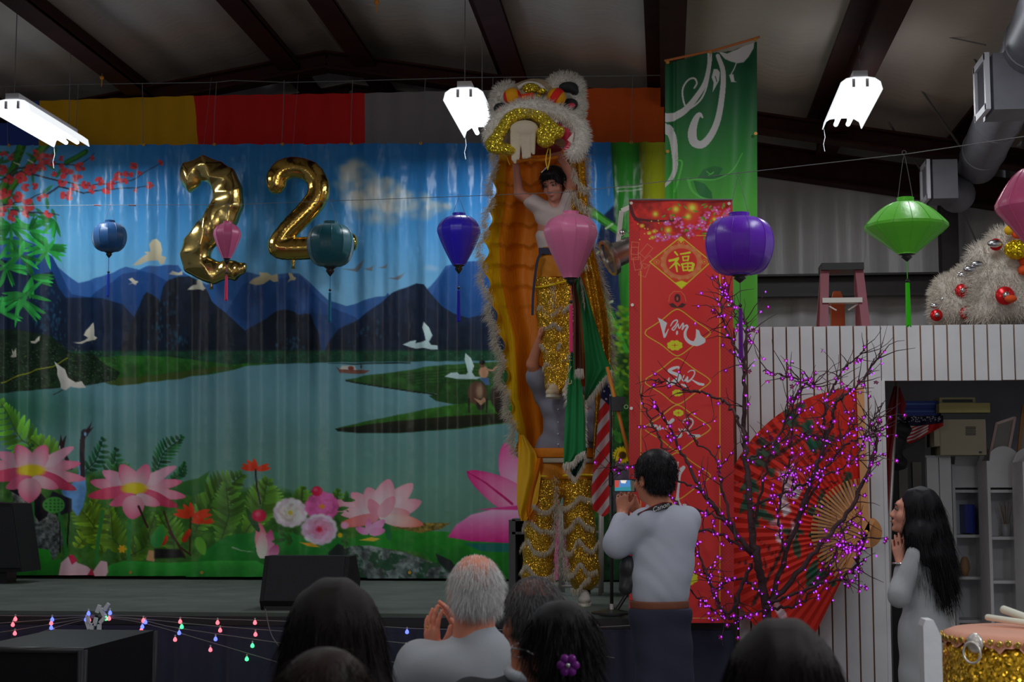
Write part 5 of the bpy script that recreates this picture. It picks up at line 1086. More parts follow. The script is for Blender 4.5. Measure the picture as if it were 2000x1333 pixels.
c_ = P(1205, 790, 9.78); MB().box(c_, (.07, .07, .09)).box(c_ + Vector((.04, -.02, .02)), (.03, .04, .05)).build('clamp', m_blk, ms_); p2 = P(1223, 795, 9.7); MB().tube([p2 + Vector((.012 * math.cos(k), 0, .012 * math.sin(k))) for k in np.linspace(0, 6.3, 14)], .002, 5).build('ring', m_alu, ms_)
tag(MB().tube([P(1186, 718, 9.86), P(1232, 905, 9.70)], .012, 10).build('wooden_flag_pole', mat('pole_wood', C(140, 84, 30), .5), smooth=True), 'varnished wooden flag pole slanting behind the left edge of the red banner', 'pole')
# wedge monitors
m_spk = mat('speaker_carpet', C(19, 19, 21), .75, spec=.2, bump=.3, bscale=150); m_grl = mat('speaker_grille', C(24, 24, 26), .6, spec=.2, bump=.6, bscale=260)
def wedge(pxl, pxr, ytop, ybot, Y, lab, flip=1, dark=m_spk):
    a = P(pxl, ybot, Y); b = P(pxr, ybot, Y); h = P(pxl, ytop, Y).z - ZS; w0, w1 = a.x, b.x; t = thing('monitor_speaker', ((w0 + w1) / 2, Y, ZS), lab, 'speaker')
    sec = [(Y - .02, ZS + .06), (Y + .02, ZS), (Y + .42, ZS), (Y + .46, ZS + h * .5), (Y + .30, ZS + h), (Y + .10, ZS + h)]
    n = len(sec); V = [(w0, y, z) for y, z in sec] + [(w1, y, z) for y, z in sec]
    MB().add(V, [tuple(range(n)), tuple(range(n, 2 * n))[::-1]] + [(i, i + n, (i + 1) % n + n, (i + 1) % n) for i in range(n)]).build('cabinet', dark, t)
    pa, pb = Vector((0, Y - .02, ZS + .06)), Vector((0, Y + .10, ZS + h)); nrm = Vector((0, -(pb.z - pa.z), pb.y - pa.y)).normalized() * .006
    MB().add([Vector((w0 + .03, pa.y, pa.z)) + nrm, Vector((w1 - .03, pa.y, pa.z)) + nrm, Vector((w1 - .03, pb.y, pb.z)) + nrm, Vector((w0 + .03, pb.y, pb.z)) + nrm, Vector((w0 + .03, pa.y, pa.z)), Vector((w1 - .03, pa.y, pa.z)), Vector((w1 - .03, pb.y, pb.z)), Vector((w0 + .03, pb.y, pb.z))], [(0, 1, 2, 3), (0, 4, 5, 1), (3, 2, 6, 7), (0, 3, 7, 4), (1, 5, 6, 2)]).build('grille', m_grl, t)
    MB().box(((w0 + w1) / 2, Y + .06, ZS + .012), (w1 - w0 - .05, .14, .03)).build('foot', m_blk, t)
    return t
wedge(508, 676, 1088, 1196, 9.9, 'black wedge stage monitor facing away near the middle of the stage edge')
t = thing('stage_speaker', P(10, 1118, 12.6), 'black speaker cabinet cut off by the left edge of the photo on the stage', 'speaker')
pts = [P(-60, 1118, 12.6), P(43, 1118, 12.6), P(24, 984, 12.6), P(-60, 980, 12.6)]; MB().prism([(p.x, max(p.z, ZS)) for p in pts], 12.6, 13.0).build('cabinet', m_spk, t)
pts = [P(-60, 1110, 12.58), P(38, 1110, 12.58), P(21, 992, 12.58), P(-60, 988, 12.58)]; MB().prism([(p.x, p.z) for p in pts], 12.585, 12.6).build('grille', m_grl, t); q = P(-10, 1118, 12.6); MB().box((q.x, 12.8, (ZS + q.z) / 2), (.12, .2, max(.02, q.z - ZS))).build('riser', m_blk, t)
# flight case / subwoofer in front of the stage
a = P(-60, 1290, 6.3); b = P(163, 1290, 6.3); zt = P(160, 1269, 6.3).z
sb = thing('subwoofer', ((a.x + b.x) / 2, 6.6, 0), 'large black box shaped subwoofer on the floor in the lower left corner', 'speaker')
zt2 = P(160, 1268, 6.3).z
MB().box(((a.x + b.x) / 2, 6.75, zt2 / 2), (b.x - a.x, .9, zt2)).build('cabinet', mat('gloss_black', C(9, 9, 11), .4, spec=.2), sb)
for yy in (6.3, 7.2): MB().tube([(b.x - .005, yy, 0.02), (b.x - .005, yy, zt2 - .005)], .022, 10).build('corner_post', mat('post_black', C(18, 19, 24), .4, spec=.3), sb, True)
MB().tube([(a.x, 6.3, zt2 - .008), (b.x, 6.3, zt2 - .008)], .014, 8).build('top_edge', m_blk, sb, True)
# string lights: a bundle fanning both ways along the skirt
YS = 9.5; sg = thing('string_lights', P(195, 1203, YS), 'coloured fairy lights fanned along the dark stage skirt', 'string lights')
m_lead = mat('light_lead', C(64, 62, 62), .6); K0 = (192, 1204)
lines = [[(192, 1202), (330, 1206), (420, 1210), (600, 1216), (800, 1228), (950, 1232)], [(192, 1203), (300, 1212), (400, 1222), (600, 1238), (800, 1258), (950, 1270)], [(192, 1204), (280, 1213), (350, 1228), (600, 1265), (800, 1300)], [(192, 1205), (280, 1218), (400, 1252), (555, 1298), (640, 1320)],
         [(185, 1203), (100, 1204), (0, 1203), (-60, 1202)], [(185, 1204), (100, 1211), (0, 1218), (-60, 1222)], [(185, 1205), (100, 1220), (0, 1236), (-60, 1242)], [(185, 1206), (110, 1226), (40, 1250)], [(950, 1232), (1160, 1226), (1240, 1222)], [(950, 1270), (1150, 1280), (1200, 1286)]]
for l_ in lines: MB().tube([P(x, y, YS) for x, y in smooth_path(l_, 24)], .0028, 4).build('lead', m_lead, sg)
MB().tube([P(x, y, YS) for x, y in smooth_path([(518, 1190), (530, 1240), (552, 1275), (575, 1333)], 14)], .004, 5).build('power_lead', m_lead, sg)
cl_ = {'r': (1., .12, .16), 'b': (.10, .14, 1.), 'g': (.06, 1., .25)}
blb = [(30, 1209, 'r'), (25, 1220, 'r'), (29, 1237, 'r'), (102, 1210, 'b'), (100, 1217, 'r'), (100, 1226, 'b'), (105, 1236, 'r'), (173, 1198, 'b'), (168, 1210, 'b'), (174, 1211, 'r'), (215, 1197, 'b'), (207, 1208, 'g'), (213, 1208, 'r'), (280, 1212, 'r'), (284, 1215, 'b'), (278, 1224, 'b'), (276, 1231, 'r'), (352, 1214, 'r'), (355, 1224, 'g'), (350, 1236, 'b'), (342, 1249, 'r'), (425, 1216, 'r'), (430, 1231, 'r'), (421, 1248, 'b'), (411, 1269, 'r'), (498, 1216, 'r'), (499, 1239, 'r'), (493, 1261, 'g'), (482, 1287, 'g'), (563, 1220, 'b'), (556, 1305, 'r'), (795, 1234, 'b'), (793, 1264, 'g'), (789, 1303, 'r'), (1167, 1229, 'r'), (1155, 1286, 'r')]
bm_ = {}
for x, y, c in blb:
    p = P(x, y, YS - .02); mm = mat('bulb_' + c, cl_[c], .3, emit=cl_[c], estr=2.4)
    b0_ = MB().lathe([(0, -.017), (.009, -.014), (.0125, -.006), (.010, .003), (.005, .010), (.004, .016), (0, .016)], p, 10).build('bulb', mm, sg, True)
    MB().lathe([(.005, .012), (.005, .026), (0, .026)], p, 6).build('bulb_cap', m_alu, b0_)
for k in range(9):
    x, y = [(192, 1190), (200, 1196), (208, 1186), (186, 1215), (172, 1212), (180, 1226), (194, 1228), (172, 1222), (200, 1212)][k]; p = P(x, y, YS - .05)
    MB().box(p, (.022, .018, .05), Matrix.Rotation(R([20, -30, 35, 10, -10, 5, 0, -20, 40][k]), 3, 'Y')).build('white_connector', mat('conn', C(160, 162, 170), .4), sg)
for k in range(4): MB().tube([P(176 + k * 7, 1222, YS - .05), P(174 + k * 7, 1240, YS - .05), P(178 + k * 5, 1250, YS - .05)], .002, 4).build('tail_lead', mat('conn', C(160, 162, 170), .4), sg)
# ============================================================ PAPER FAN
YFan = 9.66; piv = P(1690, 1040, YFan); RF = 276 / S(YFan) * 1.0
cf = Cv(1400, 750, 1710, 1330, 1.5); X, Y = cf.X, cf.Y; cf.a += np.array((172, 30, 16)); cf.a *= (1 + .12 * (fbm(X, Y, 50, 4) - .5))[..., None]
for x, y, r_, n in ((1550, 820, 26, 14), (1580, 850, 34, 20), (1600, 880, 30, 14), (1500, 890, 34, 20), (1460, 960, 40, 26), (1480, 1000, 40, 22), (1650, 930, 26, 10), (1590, 1010, 36, 18), (1560, 1050, 34, 16), (1610, 1120, 34, 20), (1580, 1140, 30, 12), (1640, 1110, 20, 6)):
    for _ in range(n // 3): a = rs.rand() * 6.28; q = rs.rand() * r_ * .7; x0, y0 = x + q * math.cos(a), y + q * math.sin(a); cf.petal(x0, y0, x0 + rs.randn() * 20, y0 + rs.randn() * 20, 16, (10, 60, 44), (20, 84, 60), .8)
for x, y, n in ((1510, 870, 40), (1560, 830, 20), (1630, 880, 30), (1600, 960, 30), (1460, 920, 20), (1620, 1060, 20), (1500, 1080, 20)):
    for _ in range(n): x0, y0 = x + rs.randn() * 26, y + rs.randn() * 22; cf.line([(x0, y0), (x0 + rs.randn() * 16, y0 + rs.randn() * 12)], 1.6, (50, 14, 20), .6)
for a_ in ([(1470, 1180), (1520, 1090), (1560, 1000), (1600, 900), (1640, 850)], [(1500, 900), (1560, 860), (1610, 840)]): cf.line(a_, 8, (60, 24, 22), 3)
for pts in ([(1515, 915), (1530, 922), (1550, 900), (1556, 940), (1570, 950), (1556, 975), (1535, 970), (1545, 1000), (1530, 1010), (1522, 985), (1530, 950)], [(1500, 1020), (1520, 1012), (1530, 1030), (1522, 1050), (1528, 1062), (1518, 1060), (1510, 1034)], [(1545, 1015), (1556, 1030), (1552, 1050), (1544, 1048)], [(1510, 1160), (1522, 1180), (1536, 1200), (1528, 1215), (1512, 1190)], [(1576, 930), (1584, 940), (1578, 955), (1572, 945)]): cf.poly(pts, (196, 120, 130), 3, (206, 170, 176), tex=.4, ts=8)
cf.ell(1560, 925, 16, 22, (190, 60, 70), .8, .7); cf.ell(1512, 1035, 13, 12, (170, 30, 30), .6)
fan = thing('giant_paper_fan', (piv.x, YFan, piv.z - .9), 'giant open red paper fan with painted flowers fixed to the slatted wall', 'fan')
n_ = 34; th0, th1 = R(91), R(91 + 152); NS = n_ * 4
def fp(r_, th, y): return Vector((piv.x + r_ * math.cos(th), y, piv.z + r_ * math.sin(th)))
def pxof(p):
    d = p - Vector((0, 0, CZ)); z = d.dot(_f); return 1000 + F * d.dot(_r) / z, 666.5 - F * d.dot(_u) / z
V = []; cols = []; NR = 60; r0, r1 = 90 / S(YFan), RF; la = cf.lincol(2.0).reshape(cf.H, cf.W, 3)
for i in range(NS + 1):
    th = th0 + (th1 - th0) * i / NS; yy = YFan - .006 + .009 * abs(((i / 4) % 1) - .5) * 2
    for j in range(NR + 1):
        r_ = r0 + (r1 - r0) * j / NR; p = fp(r_, th, yy - .01 * j / NR); V.append(tuple(p)); px, py = pxof(p)
        cols.append(la[min(max(int((py - 750) / 1.5), 0), cf.H - 1), min(max(int((px - 1400) / 1.5), 0), cf.W - 1)])
Q = [(i * (NR + 1) + j, i * (NR + 1) + j + 1, (i + 1) * (NR + 1) + j + 1, (i + 1) * (NR + 1) + j) for i in range(NS) for j in range(NR)]
put('paper_leaf', V, Q, mat('fan_paper', (.5, .5, .5), .75, attr=True), fan, False, np.array(cols))
m_bam = mat('fan_bamboo', C(146, 98, 52, 2.3), .5, var=.2, vscale=9); m_bam2 = mat('fan_bamboo_pale', C(170, 120, 76, 2.3), .5)
for i in range(n_ + 1):
    th = th0 + (th1 - th0) * i / n_; w_ = .013
    MB().bar(fp(0.0, th, YFan - .004 - .0006 * i), fp(r0 + .04, th, YFan - .006), w_, .004, (0, 1, 0)).build('rib', m_bam if i % 2 else m_bam2, fan)
for i in range(n_ + 1):
    th = th0 + math.pi + (th1 - th0) * .98 * i / n_ - R(0)
    MB().bar(fp(0.0, th, YFan - .004 - .0006 * i), fp(.10, th, YFan - .006), .013, .004, (0, 1, 0)).build('rib_end', m_bam, fan)
MB().bar(fp(-.09, R(91), YFan - .03), fp(RF, R(91), YFan - .03), .045, .01, (0, 1, 0)).build('guard_stick', m_bam2, fan); MB().bar(fp(-.09, R(90) + (th1 - th0), YFan - .03), fp(RF * .35, th1, YFan - .03), .03, .01, (0, 1, 0)).build('guard_stick', m_bam2, fan)
MB().lathe([(0, -.012), (.014, -.01), (.014, .01), (0, .012)], (piv.x, YFan - .045, piv.z), 10, Matrix.Rotation(R(90), 3, 'X')).build('pivot_pin', m_brass, fan)
# ============================================================ LIT BLOSSOM TREE
YT = 8.95; tr = thing('blossom_tree', P(1500, 1333, YT) * 1, 'bare dark tree with tiny purple lights and blossoms in front of the red fan', 'tree')
tr.location.z = 0; ORG[tr] = Vector(tr.location)
m_bark = mat('bark', C(46, 30, 32), .8, bump=.6, bscale=60, var=.3, vscale=20)
base = P(1500, 1333, YT); base = Vector((base.x, YT, 0))
main = [([None, (1497, 1200), (1478, 1090), (1464, 990), (1456, 860), (1454, 740), (1457, 640), (1450, 618)], 20, 0), ([(1478, 1090), (1420, 1020), (1372, 960), (1330, 880), (1300, 822), (1272, 778)], 12, .1), ([(1497, 1200), (1550, 1040), (1590, 930), (1618, 850), (1634, 790), (1660, 765), (1692, 735), (1722, 685)], 11, -.05),
        ([(1606, 890), (1612, 810), (1620, 770), (1650, 720), (1692, 683)], 7, .05), ([(1470, 1040), (1500, 900), (1560, 770), (1590, 750), (1530, 735), (1490, 722)], 6, -.1), ([(1497, 1190), (1600, 1070), (1680, 960), (1712, 860), (1700, 830), (1725, 785)], 11, .12), ([(1456, 860), (1430, 800), (1380, 770), (1340, 762), (1310, 748), (1278, 742)], 6, .1),
        ([(1560, 1010), (1640, 880), (1700, 850), (1720, 822)], 6, -.1), ([(1454, 700), (1425, 660), (1412, 610), (1410, 560)], 5, .1), ([(1440, 620), (1425, 585), (1412, 562)], 3, .05), ([(1478, 1090), (1400, 1040), (1330, 1045), (1270, 1050), (1230, 1052)], 7, .1), ([(1470, 1100), (1420, 1200), (1380, 1120), (1360, 1060)], 8, .15),
        ([(1372, 960), (1310, 930), (1262, 905), (1215, 920), (1197, 912)], 5, .1), ([(1310, 930), (1290, 860), (1260, 800), (1252, 770)], 5, .14), ([(1497, 1180), (1580, 1150), (1660, 1120), (1680, 1075), (1690, 1050), (1660, 1075), (1640, 1060)], 7, -.15), ([(1456, 900), (1500, 870), (1560, 850), (1600, 855), (1640, 858), (1690, 812)], 5, .1),
        ([(1464, 990), (1540, 960), (1600, 930), (1660, 905), (1690, 860)], 6, -.12), ([(1440, 1060), (1410, 950), (1400, 900), (1350, 850), (1345, 810)], 6, .15), ([(1490, 1160), (1440, 1130), (1400, 1150), (1380, 1120), (1350, 1060)], 6, .1), ([(1500, 1190), (1560, 1180), (1620, 1110), (1650, 1030), (1680, 1000)], 6, .1),
        ([(1510, 1160), (1530, 1080), (1520, 1000), (1540, 920), (1550, 830), (1545, 770)], 6, -.1), ([(1500, 1190), (1470, 1200), (1430, 1210), (1410, 1190), (1390, 1150)], 5, .15), ([(1345, 1045), (1330, 1100), (1355, 1160), (1400, 1195)], 6, .12), ([(1420, 1020), (1380, 1000), (1330, 990), (1300, 960), (1270, 955)], 5, .1)]
segs_ = []; trunk = MB(); 
for i, (pts, w_, dy) in enumerate(main):
    W_ = []; n = len(pts); 
    for j, q in enumerate(pts):
        W_.append(base if q is None else P(q[0], q[1], YT + dy * min(1, j / 3) * 2.2 + .04 * math.sin(i * 7 + j * 2)))
    sp = smooth_path(W_, 9 * n); sp[:, :] += rng.normal(0, .006, sp.shape); rr = np.linspace(w_, 2.0, len(sp)) / 2 / 330
    MB().tube(sp, rr, 6).build('trunk' if i == 0 else 'branch', m_bark, tr, True)
    segs_.append(sp)
twigs = MB(); tips = []
for i, sp in enumerate(segs_):
    for _ in range(int(len(sp) * (.35 if i == 0 else (.28 if sp[-1][0] < P(1400, 900, 8.95).x else .58)))):
        k = rng.integers(len(sp) // 5 if i else len(sp) // 2, len(sp) - 1); p = Vector(sp[k]); d = Vector(sp[min(k + 1, len(sp) - 1)] - sp[k - 1]).normalized(); e = Vector(rng.normal(0, 1, 3)); e.y *= .5; d = (d * .8 + e * .8 + Vector((0, 0, .2))).normalized(); L_ = rng.uniform(.07, .24)
        q = [p]; 
        for _k in range(4): d = (d + Vector(rng.normal(0, .22, 3))).normalized(); q.append(q[-1] + d * L_ / 4)
        twigs.tube(q, np.linspace(.0035, .0012, 5), 4, False); tips.append(np.array([tuple(v) for v in q]))
o = twigs.build('twigs', m_bark, tr); o['kind'] = 'stuff'
# blossoms and lights sit along twigs and branches
cand = []
for i, sp in enumerate(segs_):
    s0 = 0 if i else int(len(sp) * .45)
    for k in range(s0, len(sp), 1): cand.append(sp[k])
for q in tips: cand += list(q[1:])
cand = np.array(cand); cp = np.array([pxof(Vector(c)) for c in cand]); wgt = np.where(cp[:, 1] > 850, 1.6, .8) * np.where((cp[:, 0] > 1380) & (cp[:, 0] < 1690), 1.3, .8); wgt *= np.where(cp[:, 0] < 1300, .7, 1); sel = rng.choice(len(cand), 740, replace=False, p=wgt / wgt.sum())
mbl = mat('blossom_magenta', C(120, 20, 84, 2.6), .6); blo = MB(); m_led = mat('purple_led', (.35, .05, .9), .3, emit=(.42, .05, 1.0), estr=1.7)
led = MB().lathe([(0, -.007), (.0055, -.004), (.006, 0), (.004, .007), (0, .010)], (0, 0, 0), 7).build('bulb', m_led, None, True); me_led = led.data; bpy.data.objects.remove(led)
extra = MB()
for n, k in enumerate(sel):
    p = Vector(cand[k]) + Vector(rng.normal(0, .008, 3)) + Vector((0, -.012, -.008)); ax = Vector(rng.normal(0, 1, 3)) + Vector((0, -1.2, -.6)); M = ax.normalized().to_track_quat('Z', 'Y').to_matrix()
    if n % 5 != 4:
        for j in range(5):
            a = j * 1.2566; u = M @ Vector((math.cos(a), math.sin(a), .55)); v_ = M @ Vector((-math.sin(a), math.cos(a), 0)); L_ = .017
            blo.add([p, p + u * L_ * .6 + v_ * .006, p + u * L_, p + u * L_ * .6 - v_ * .006], [(0, 1, 2, 3)])
    if n < 300:
        o = bpy.data.objects.new('bulb', me_led); COL.objects.link(o); o.parent = tr; o.location = p - ORG[tr] + Vector((0, -.006, 0)); o.rotation_euler = M.to_euler(); ORG[o] = p; q_ = rng.uniform(.5, .95); o.scale = (q_, q_, q_)
    elif n < 680: extra.lathe([(0, -.005), (.0040, -.002), (.0036, .004), (0, .007)], p + Vector((0, -.006, 0)), 5)
o = blo.build('blossoms', mbl, tr); o['kind'] = 'stuff'; o = extra.build('more_bulbs', m_led, tr, True); o['kind'] = 'stuff'
# ============================================================ DRUM, STICKS, POST
YD = 5.5; dc = P(2020, 1236, YD); rad = 168 / S(YD); cz = dc.z
dr = thing('lion_dance_drum', (dc.x, YD, 0), 'large drum wrapped in gold sequin mesh in the lower right corner', 'drum')
mg_ = sequin('gold_mesh', C(170, 130, 30, 2.4), 130, .3)
H = .62
MB().lathe([(rad * .86, cz - H), (rad * 1.0, cz - H * .75), (rad * 1.05, cz - H * .5), (rad * 1.02, cz - H * .25), (rad * .965, cz - .008)], (dc.x, YD, 0), 48).build('shell', mg_, dr, True)
ms = mat('drum_skin', C(176, 124, 104, 2.2), .6, bump=.3, bscale=40)
V = []; n = 96
prof = [(0.0, .012), (.5, .012), (.9, .010), (.985, .0), (1.0, -.010), (1.0, -.026), (1.012, -.036)]
for i, (r_, z) in enumerate(prof):
    for k in range(n):
        a = 2 * math.pi * k / n; rr_ = r_ * rad * .985; zz = cz + z
        if i >= 5: zz += .010 * math.sin(a * 21) + .006 * math.sin(a * 47); rr_ += .004 * math.sin(a * 21 + 1)
        V.append((dc.x + rr_ * math.cos(a), YD + rr_ * math.sin(a), zz))
Q = [(i * n + k, i * n + (k + 1) % n, (i + 1) * n + (k + 1) % n, (i + 1) * n + k) for i in range(len(prof) - 1) for k in range(n)]
put('drum_skin', V, Q, ms, dr)
st0 = MB().lathe([(.012, 0), (.012, .003), (.006, .007), (.004, .004), (0, .006)], (0, 0, 0), 10).build('stud', mat('stud_brass', C(190, 160, 80, 2), .25, .9), None, True); me_s = st0.data; bpy.data.objects.remove(st0)
for k in range(64):
    a = 2 * math.pi * k / 64; o = bpy.data.objects.new('stud', me_s); COL.objects.link(o); o.parent = dr; o.location = (rad * 1.0 * math.cos(a), rad * 1.0 * math.sin(a), cz - .018 + .004 * (k % 2)); o.rotation_euler = (0, R(90), a)
hp = Vector((P(1882, 1262, YD - .3).x, YD - .2, P(1882, 1262, YD - .3).z)); dcv = Vector((dc.x, YD, 0)); dirh = Vector((hp.x - dc.x, -.26, 0)).normalized(); hb = dcv + dirh * rad * 1.03 + Vector((0, 0, hp.z))
Mh = dirh.to_track_quat('Z', 'Y').to_matrix()
MB().lathe([(.03, 0), (.034, .004), (.028, .01), (.012, .016), (0, .018)], hb, 16, Mh).build('handle_plate', m_alu, dr, True)
tt = dirh.cross(Vector((0, 0, 1))); MB().tube([hb + dirh * .022 + tt * .034 * math.sin(a) + Vector((0, 0, -.03 + .034 * math.cos(a))) for a in np.linspace(0, 6.283, 25)], .0045, 7, False).build('ring_handle', m_alu, dr, True)
m_stick = mat('pale_stick', C(206, 206, 190, 2), .4)
for (x0, y0, x1, y1, lab, r_) in ((1957, 1190, 2040, 1262, 'thick pale drumstick resting across the far side of the drum, the higher one', .014), (1926, 1206, 2020, 1250, 'pale drumstick resting on the drum, the lower one', .011)):
    a = P(x0, y0, YD + .12); b = P(x1, y1, YD - .02); b.z = cz + .03; tag(MB().tube([a, a + (b - a) * .03, b - (b - a) * .02, b], [r_ * .8, r_, r_, r_ * .8], 14).build('drumstick', m_stick, smooth=True), lab, 'drumstick')
# white pointed post of the drum stand
a = P(1806, 1333, 5.0); b = P(1838, 1333, 5.0); zt = P(1820, 1212, 5.0).z
pts = [(a.x, 0), (b.x + .012, 0), (b.x + .005, zt - .05), (b.x - .018, zt), (a.x + .008, zt), (a.x, zt - .02)]
dp = thing('drum_stand_post', ((a.x + b.x) / 2, 5.1, 0), 'white painted pointed wooden post of the drum stand left of the drum', 'post')
MB().prism(pts, 5.0, 5.10).build('post', mat('bright_white', C(200, 200, 204, 1.6), .5, bump=.2, bscale=20), dp); MB().box(((b.x + dc.x) / 2 + .02, 5.16, .25), (dc.x - b.x, .05, .09)).build('cross_rail', mat('bright_white', C(200, 200, 204), .5), dp)
# pink plastic chair back in the bottom left corner
q = P(2, 1325, 4.6); pc_ = thing('pink_chair', (q.x - .15, 4.6, 0), 'pink plastic chair just showing in the bottom left corner', 'chair')
mp = mat('pink_plastic', C(150, 50, 80), .4); V = SDF()
V.ell((q.x - .18, 4.55, q.z - .17), (.22, .03, .19)); v, f = V.mesh(.012, .01); put('backrest', v, f, mp, pc_)
MB().box((q.x - .18, 4.78, .44), (.42, .42, .03)).build('seat', mp, pc_)
for sx in (-.37, .01):
    for sy in (4.58, 4.97): MB().tube([(q.x + sx, sy, 0), (q.x + sx, sy, .43)], .014, 8).build('leg', m_alu, pc_)
for sx in (-.36, 0): MB().tube([(q.x + sx, 4.56, .43), (q.x + sx, 4.55, q.z - .2)], .014, 8).build('back_post', m_alu, pc_)
# ============================================================ SPARE LION HEADS ON THE LOFT
m_fur = mat('cream_fur', (.78, .72, .64), .9, sheen=.2); m_redf = mat('red_foil', C(150, 20, 24), .25, .5); m_silv = mat('silver_foil', (.8, .8, .82), .2, 1.); m_orn = mat('orange_pom', C(170, 60, 20), .8); m_yelf = sequin('yellow_foil', C(190, 160, 20, 2), 120, .3)
def furry(name, prims, parent, m, n, L_, w_=.004, h=.02, k=.04, grav=(0, 0, -.5)):
    s = SDF()
    for c, r_ in prims: s.ell(c, r_)
    V, Q = s.mesh(h, k); p, nn = on_mesh(V, Q, n); sv, sf = strands(p, nn, L_, w_, 2, grav, .45)
    o = put(name, *join((V, Q), (sv, sf)), m, parent); o['kind'] = 'stuff'; return V, Q
def eyeball(c, r_, parent, name='eye', mo=m_redf, mi=m_silv):
    o = MB().lathe([(0, -r_ * .5), (r_ * .8, -r_ * .35), (r_, 0), (r_ * .9, r_ * .2), (0, r_ * .25)], c, 16, Matrix.Rotation(R(90), 3, 'X')).build(name, mo, parent, True)
    MB().ball(Vector(c) + Vector((0, -r_ * .45, 0)), r_ * .4, 10, 7).build('pupil', mi, o, True); return o
zl2 = wz1 + .005; YA = 10.2
def LP(x, y, Y=YA): return P(x, y, Y)
la_ = thing('spare_lion_head', LP(1860, 632), 'lower cream fur lion dance head with red eyes lying on the loft edge', 'lion head', 'spare lion dance heads')
furry('fur', [(LP(1850, 585), (.10, .12, .15)), (LP(1868, 600), (.13, .14, .13)), (LP(1878, 560), (.09, .12, .10)), (LP(1845, 615), (.09, .1, .08)), (LP(1884, 615), (.1, .1, .08)), (LP(1890, 540), (.06, .1, .08))], la_, m_fur, 5000, .045)
for x, y, r_ in ((1879, 568, .045), (1829, 616, .04), (1888, 612, .045)): eyeball(LP(x, y, YA - .14), r_, la_)
for x, y, r_ in ((1881, 538, .03), (1893, 524, .028), (1911, 513, .022), (1826, 598, .024), (1842, 585, .02)): MB().ball(LP(x, y, YA - .1), r_, 12, 8, (1.3, .6, .8)).build('silver_trim', m_silv, la_, True)
MB().tube([LP(x, y, YA - .12) for x, y in smooth_path([(1866, 605), (1872, 596), (1884, 592), (1896, 600)], 10)], .012, 8).build('eyelid', m_redf, la_, True)
lb_ = thing('spare_lion_head', LP(1960, 632, 10.0), 'taller cream fur lion dance head with gold nose under the pink lantern', 'lion head', 'spare lion dance heads')
furry('fur', [(LP(1935, 570, 10.0), (.12, .14, .24)), (LP(1965, 540, 10.0), (.18, .16, .22)), (LP(1975, 590, 10.0), (.2, .16, .15)), (LP(1925, 502, 10.0), (.11, .12, .07)), (LP(1962, 475, 10.0), (.10, .12, .09)), (LP(2010, 520, 10.0), (.14, .14, .25)), (LP(1920, 610, 10.), (.1, .1, .08))], lb_, m_fur, 8000, .055)
for x, y, r_ in ((1963, 578, .06), (1945, 478, .04)): eyeball(LP(x, y, 9.82), r_, lb_)
MB().ball(LP(1974, 584, 9.76), .03, 12, 8, (1.3, .7, .8)).build('nose_bump', m_orn, lb_, True); MB().ball(LP(1985, 488, 9.78), .07, 16, 10, (1.1, .7, .9)).build('gold_nose', m_yelf, lb_, True)
for x, y in ((1971, 450), (1986, 457), (1998, 528), (2000, 510)): MB().ball(LP(x, y, 9.82), .032, 14, 9).build('pompom', m_orn if y != 450 else mat('yellow_pom', C(190, 150, 20), .8), lb_, True)
for x, y, r_ in ((1943, 476, .035), (1908, 516, .03), (1894, 526, .03)): MB().ball(LP(x, y, 9.8), r_, 12, 8, (1.4, .5, .7)).build('silver_trim', m_silv, lb_, True)
# ============================================================ PEOPLE
def skinm(n, c): return mat('skin_' + n, C(*c, 2.3), .5, bump=.08, bscale=120, sub=.1)
sk1 = skinm('a', (150, 96, 74)); sk2 = skinm('b', (140, 92, 78)); sk3 = skinm('c', (160, 108, 92))
m_eye = mat('eye_white', C(70, 64, 60), .4); m_iris = mat('iris', C(24, 16, 14), .2)
def MZ(yaw, pitch=0, roll=0): return Matrix.Rotation(R(yaw), 3, 'Z') @ Matrix.Rotation(R(pitch), 3, 'X') @ Matrix.Rotation(R(roll), 3, 'Y')
def head(s, c, M, k=1.0, ears=True):
    T = lambda x, y, z: Vector(c) + M @ Vector((x * k, y * k, z * k)); E = np.array(M)
    e = lambda p, r_, kk=.02, sub=False: s.ell(T(*p), (r_[0] * k, r_[1] * k, r_[2] * k), E, kk, sub)
    e((0, .012, .035), (.076, .094, .086)); e((0, -.03, -.03), (.060, .068, .082)); e((0, -.045, -.085), (.040, .045, .030)); e((0, -.086, .03), (.05, .014, .02), .02)
    s.cap(T(0, -.095, .004), T(0, -.110, -.030), .008 * k, .013 * k, .010); e((.012, -.104, -.034), (.008, .009, .007), .008); e((-.012, -.104, -.034), (.008, .009, .007), .008)
    for q in (-1, 1): e((q * .03, -.104, .008), (.019, .012, .010), .010, True); e((q * .042, -.068, -.03), (.022, .02, .022), .02)
    e((0, -.098, -.058), (.023, .010, .0055), .005); e((0, -.095, -.068), (.019, .010, .006), .004); e((0, -.085, -.098), (.018, .016, .014), .012)
    if ears:
        for q in (-1, 1): e((q * .080, .012, -.012), (.010, .022, .033), .006); e((q * .088, .006, -.008), (.006, .011, .018), .004, True)
    return T
def face_bits(T, M, k, t, brow=m_iris):
    for q in (-1, 1):
        e = MB().ball(T(q * .03, -.086, .007), .0105 * k, 12, 8).build('eye', m_eye, t, True); MB().ball(T(q * .03, -.095, .007), .0058 * k, 8, 6).build('iris', m_iris, e, True)
        MB().tube([T(q * .014, -.103, .026), T(q * .030, -.103, .031), T(q * .048, -.091, .026)], [.002 * k, .0035 * k, .0015 * k], 6).build('eyebrow', brow, t, True)
    MB().tube([T(-.02, -.104, -.062), T(0, -.110, -.063), T(.02, -.104, -.062)], [.001, .0035 * k, .001], 6).build('lips', mat('lips', C(140, 60, 60, 2), .4), t, True)
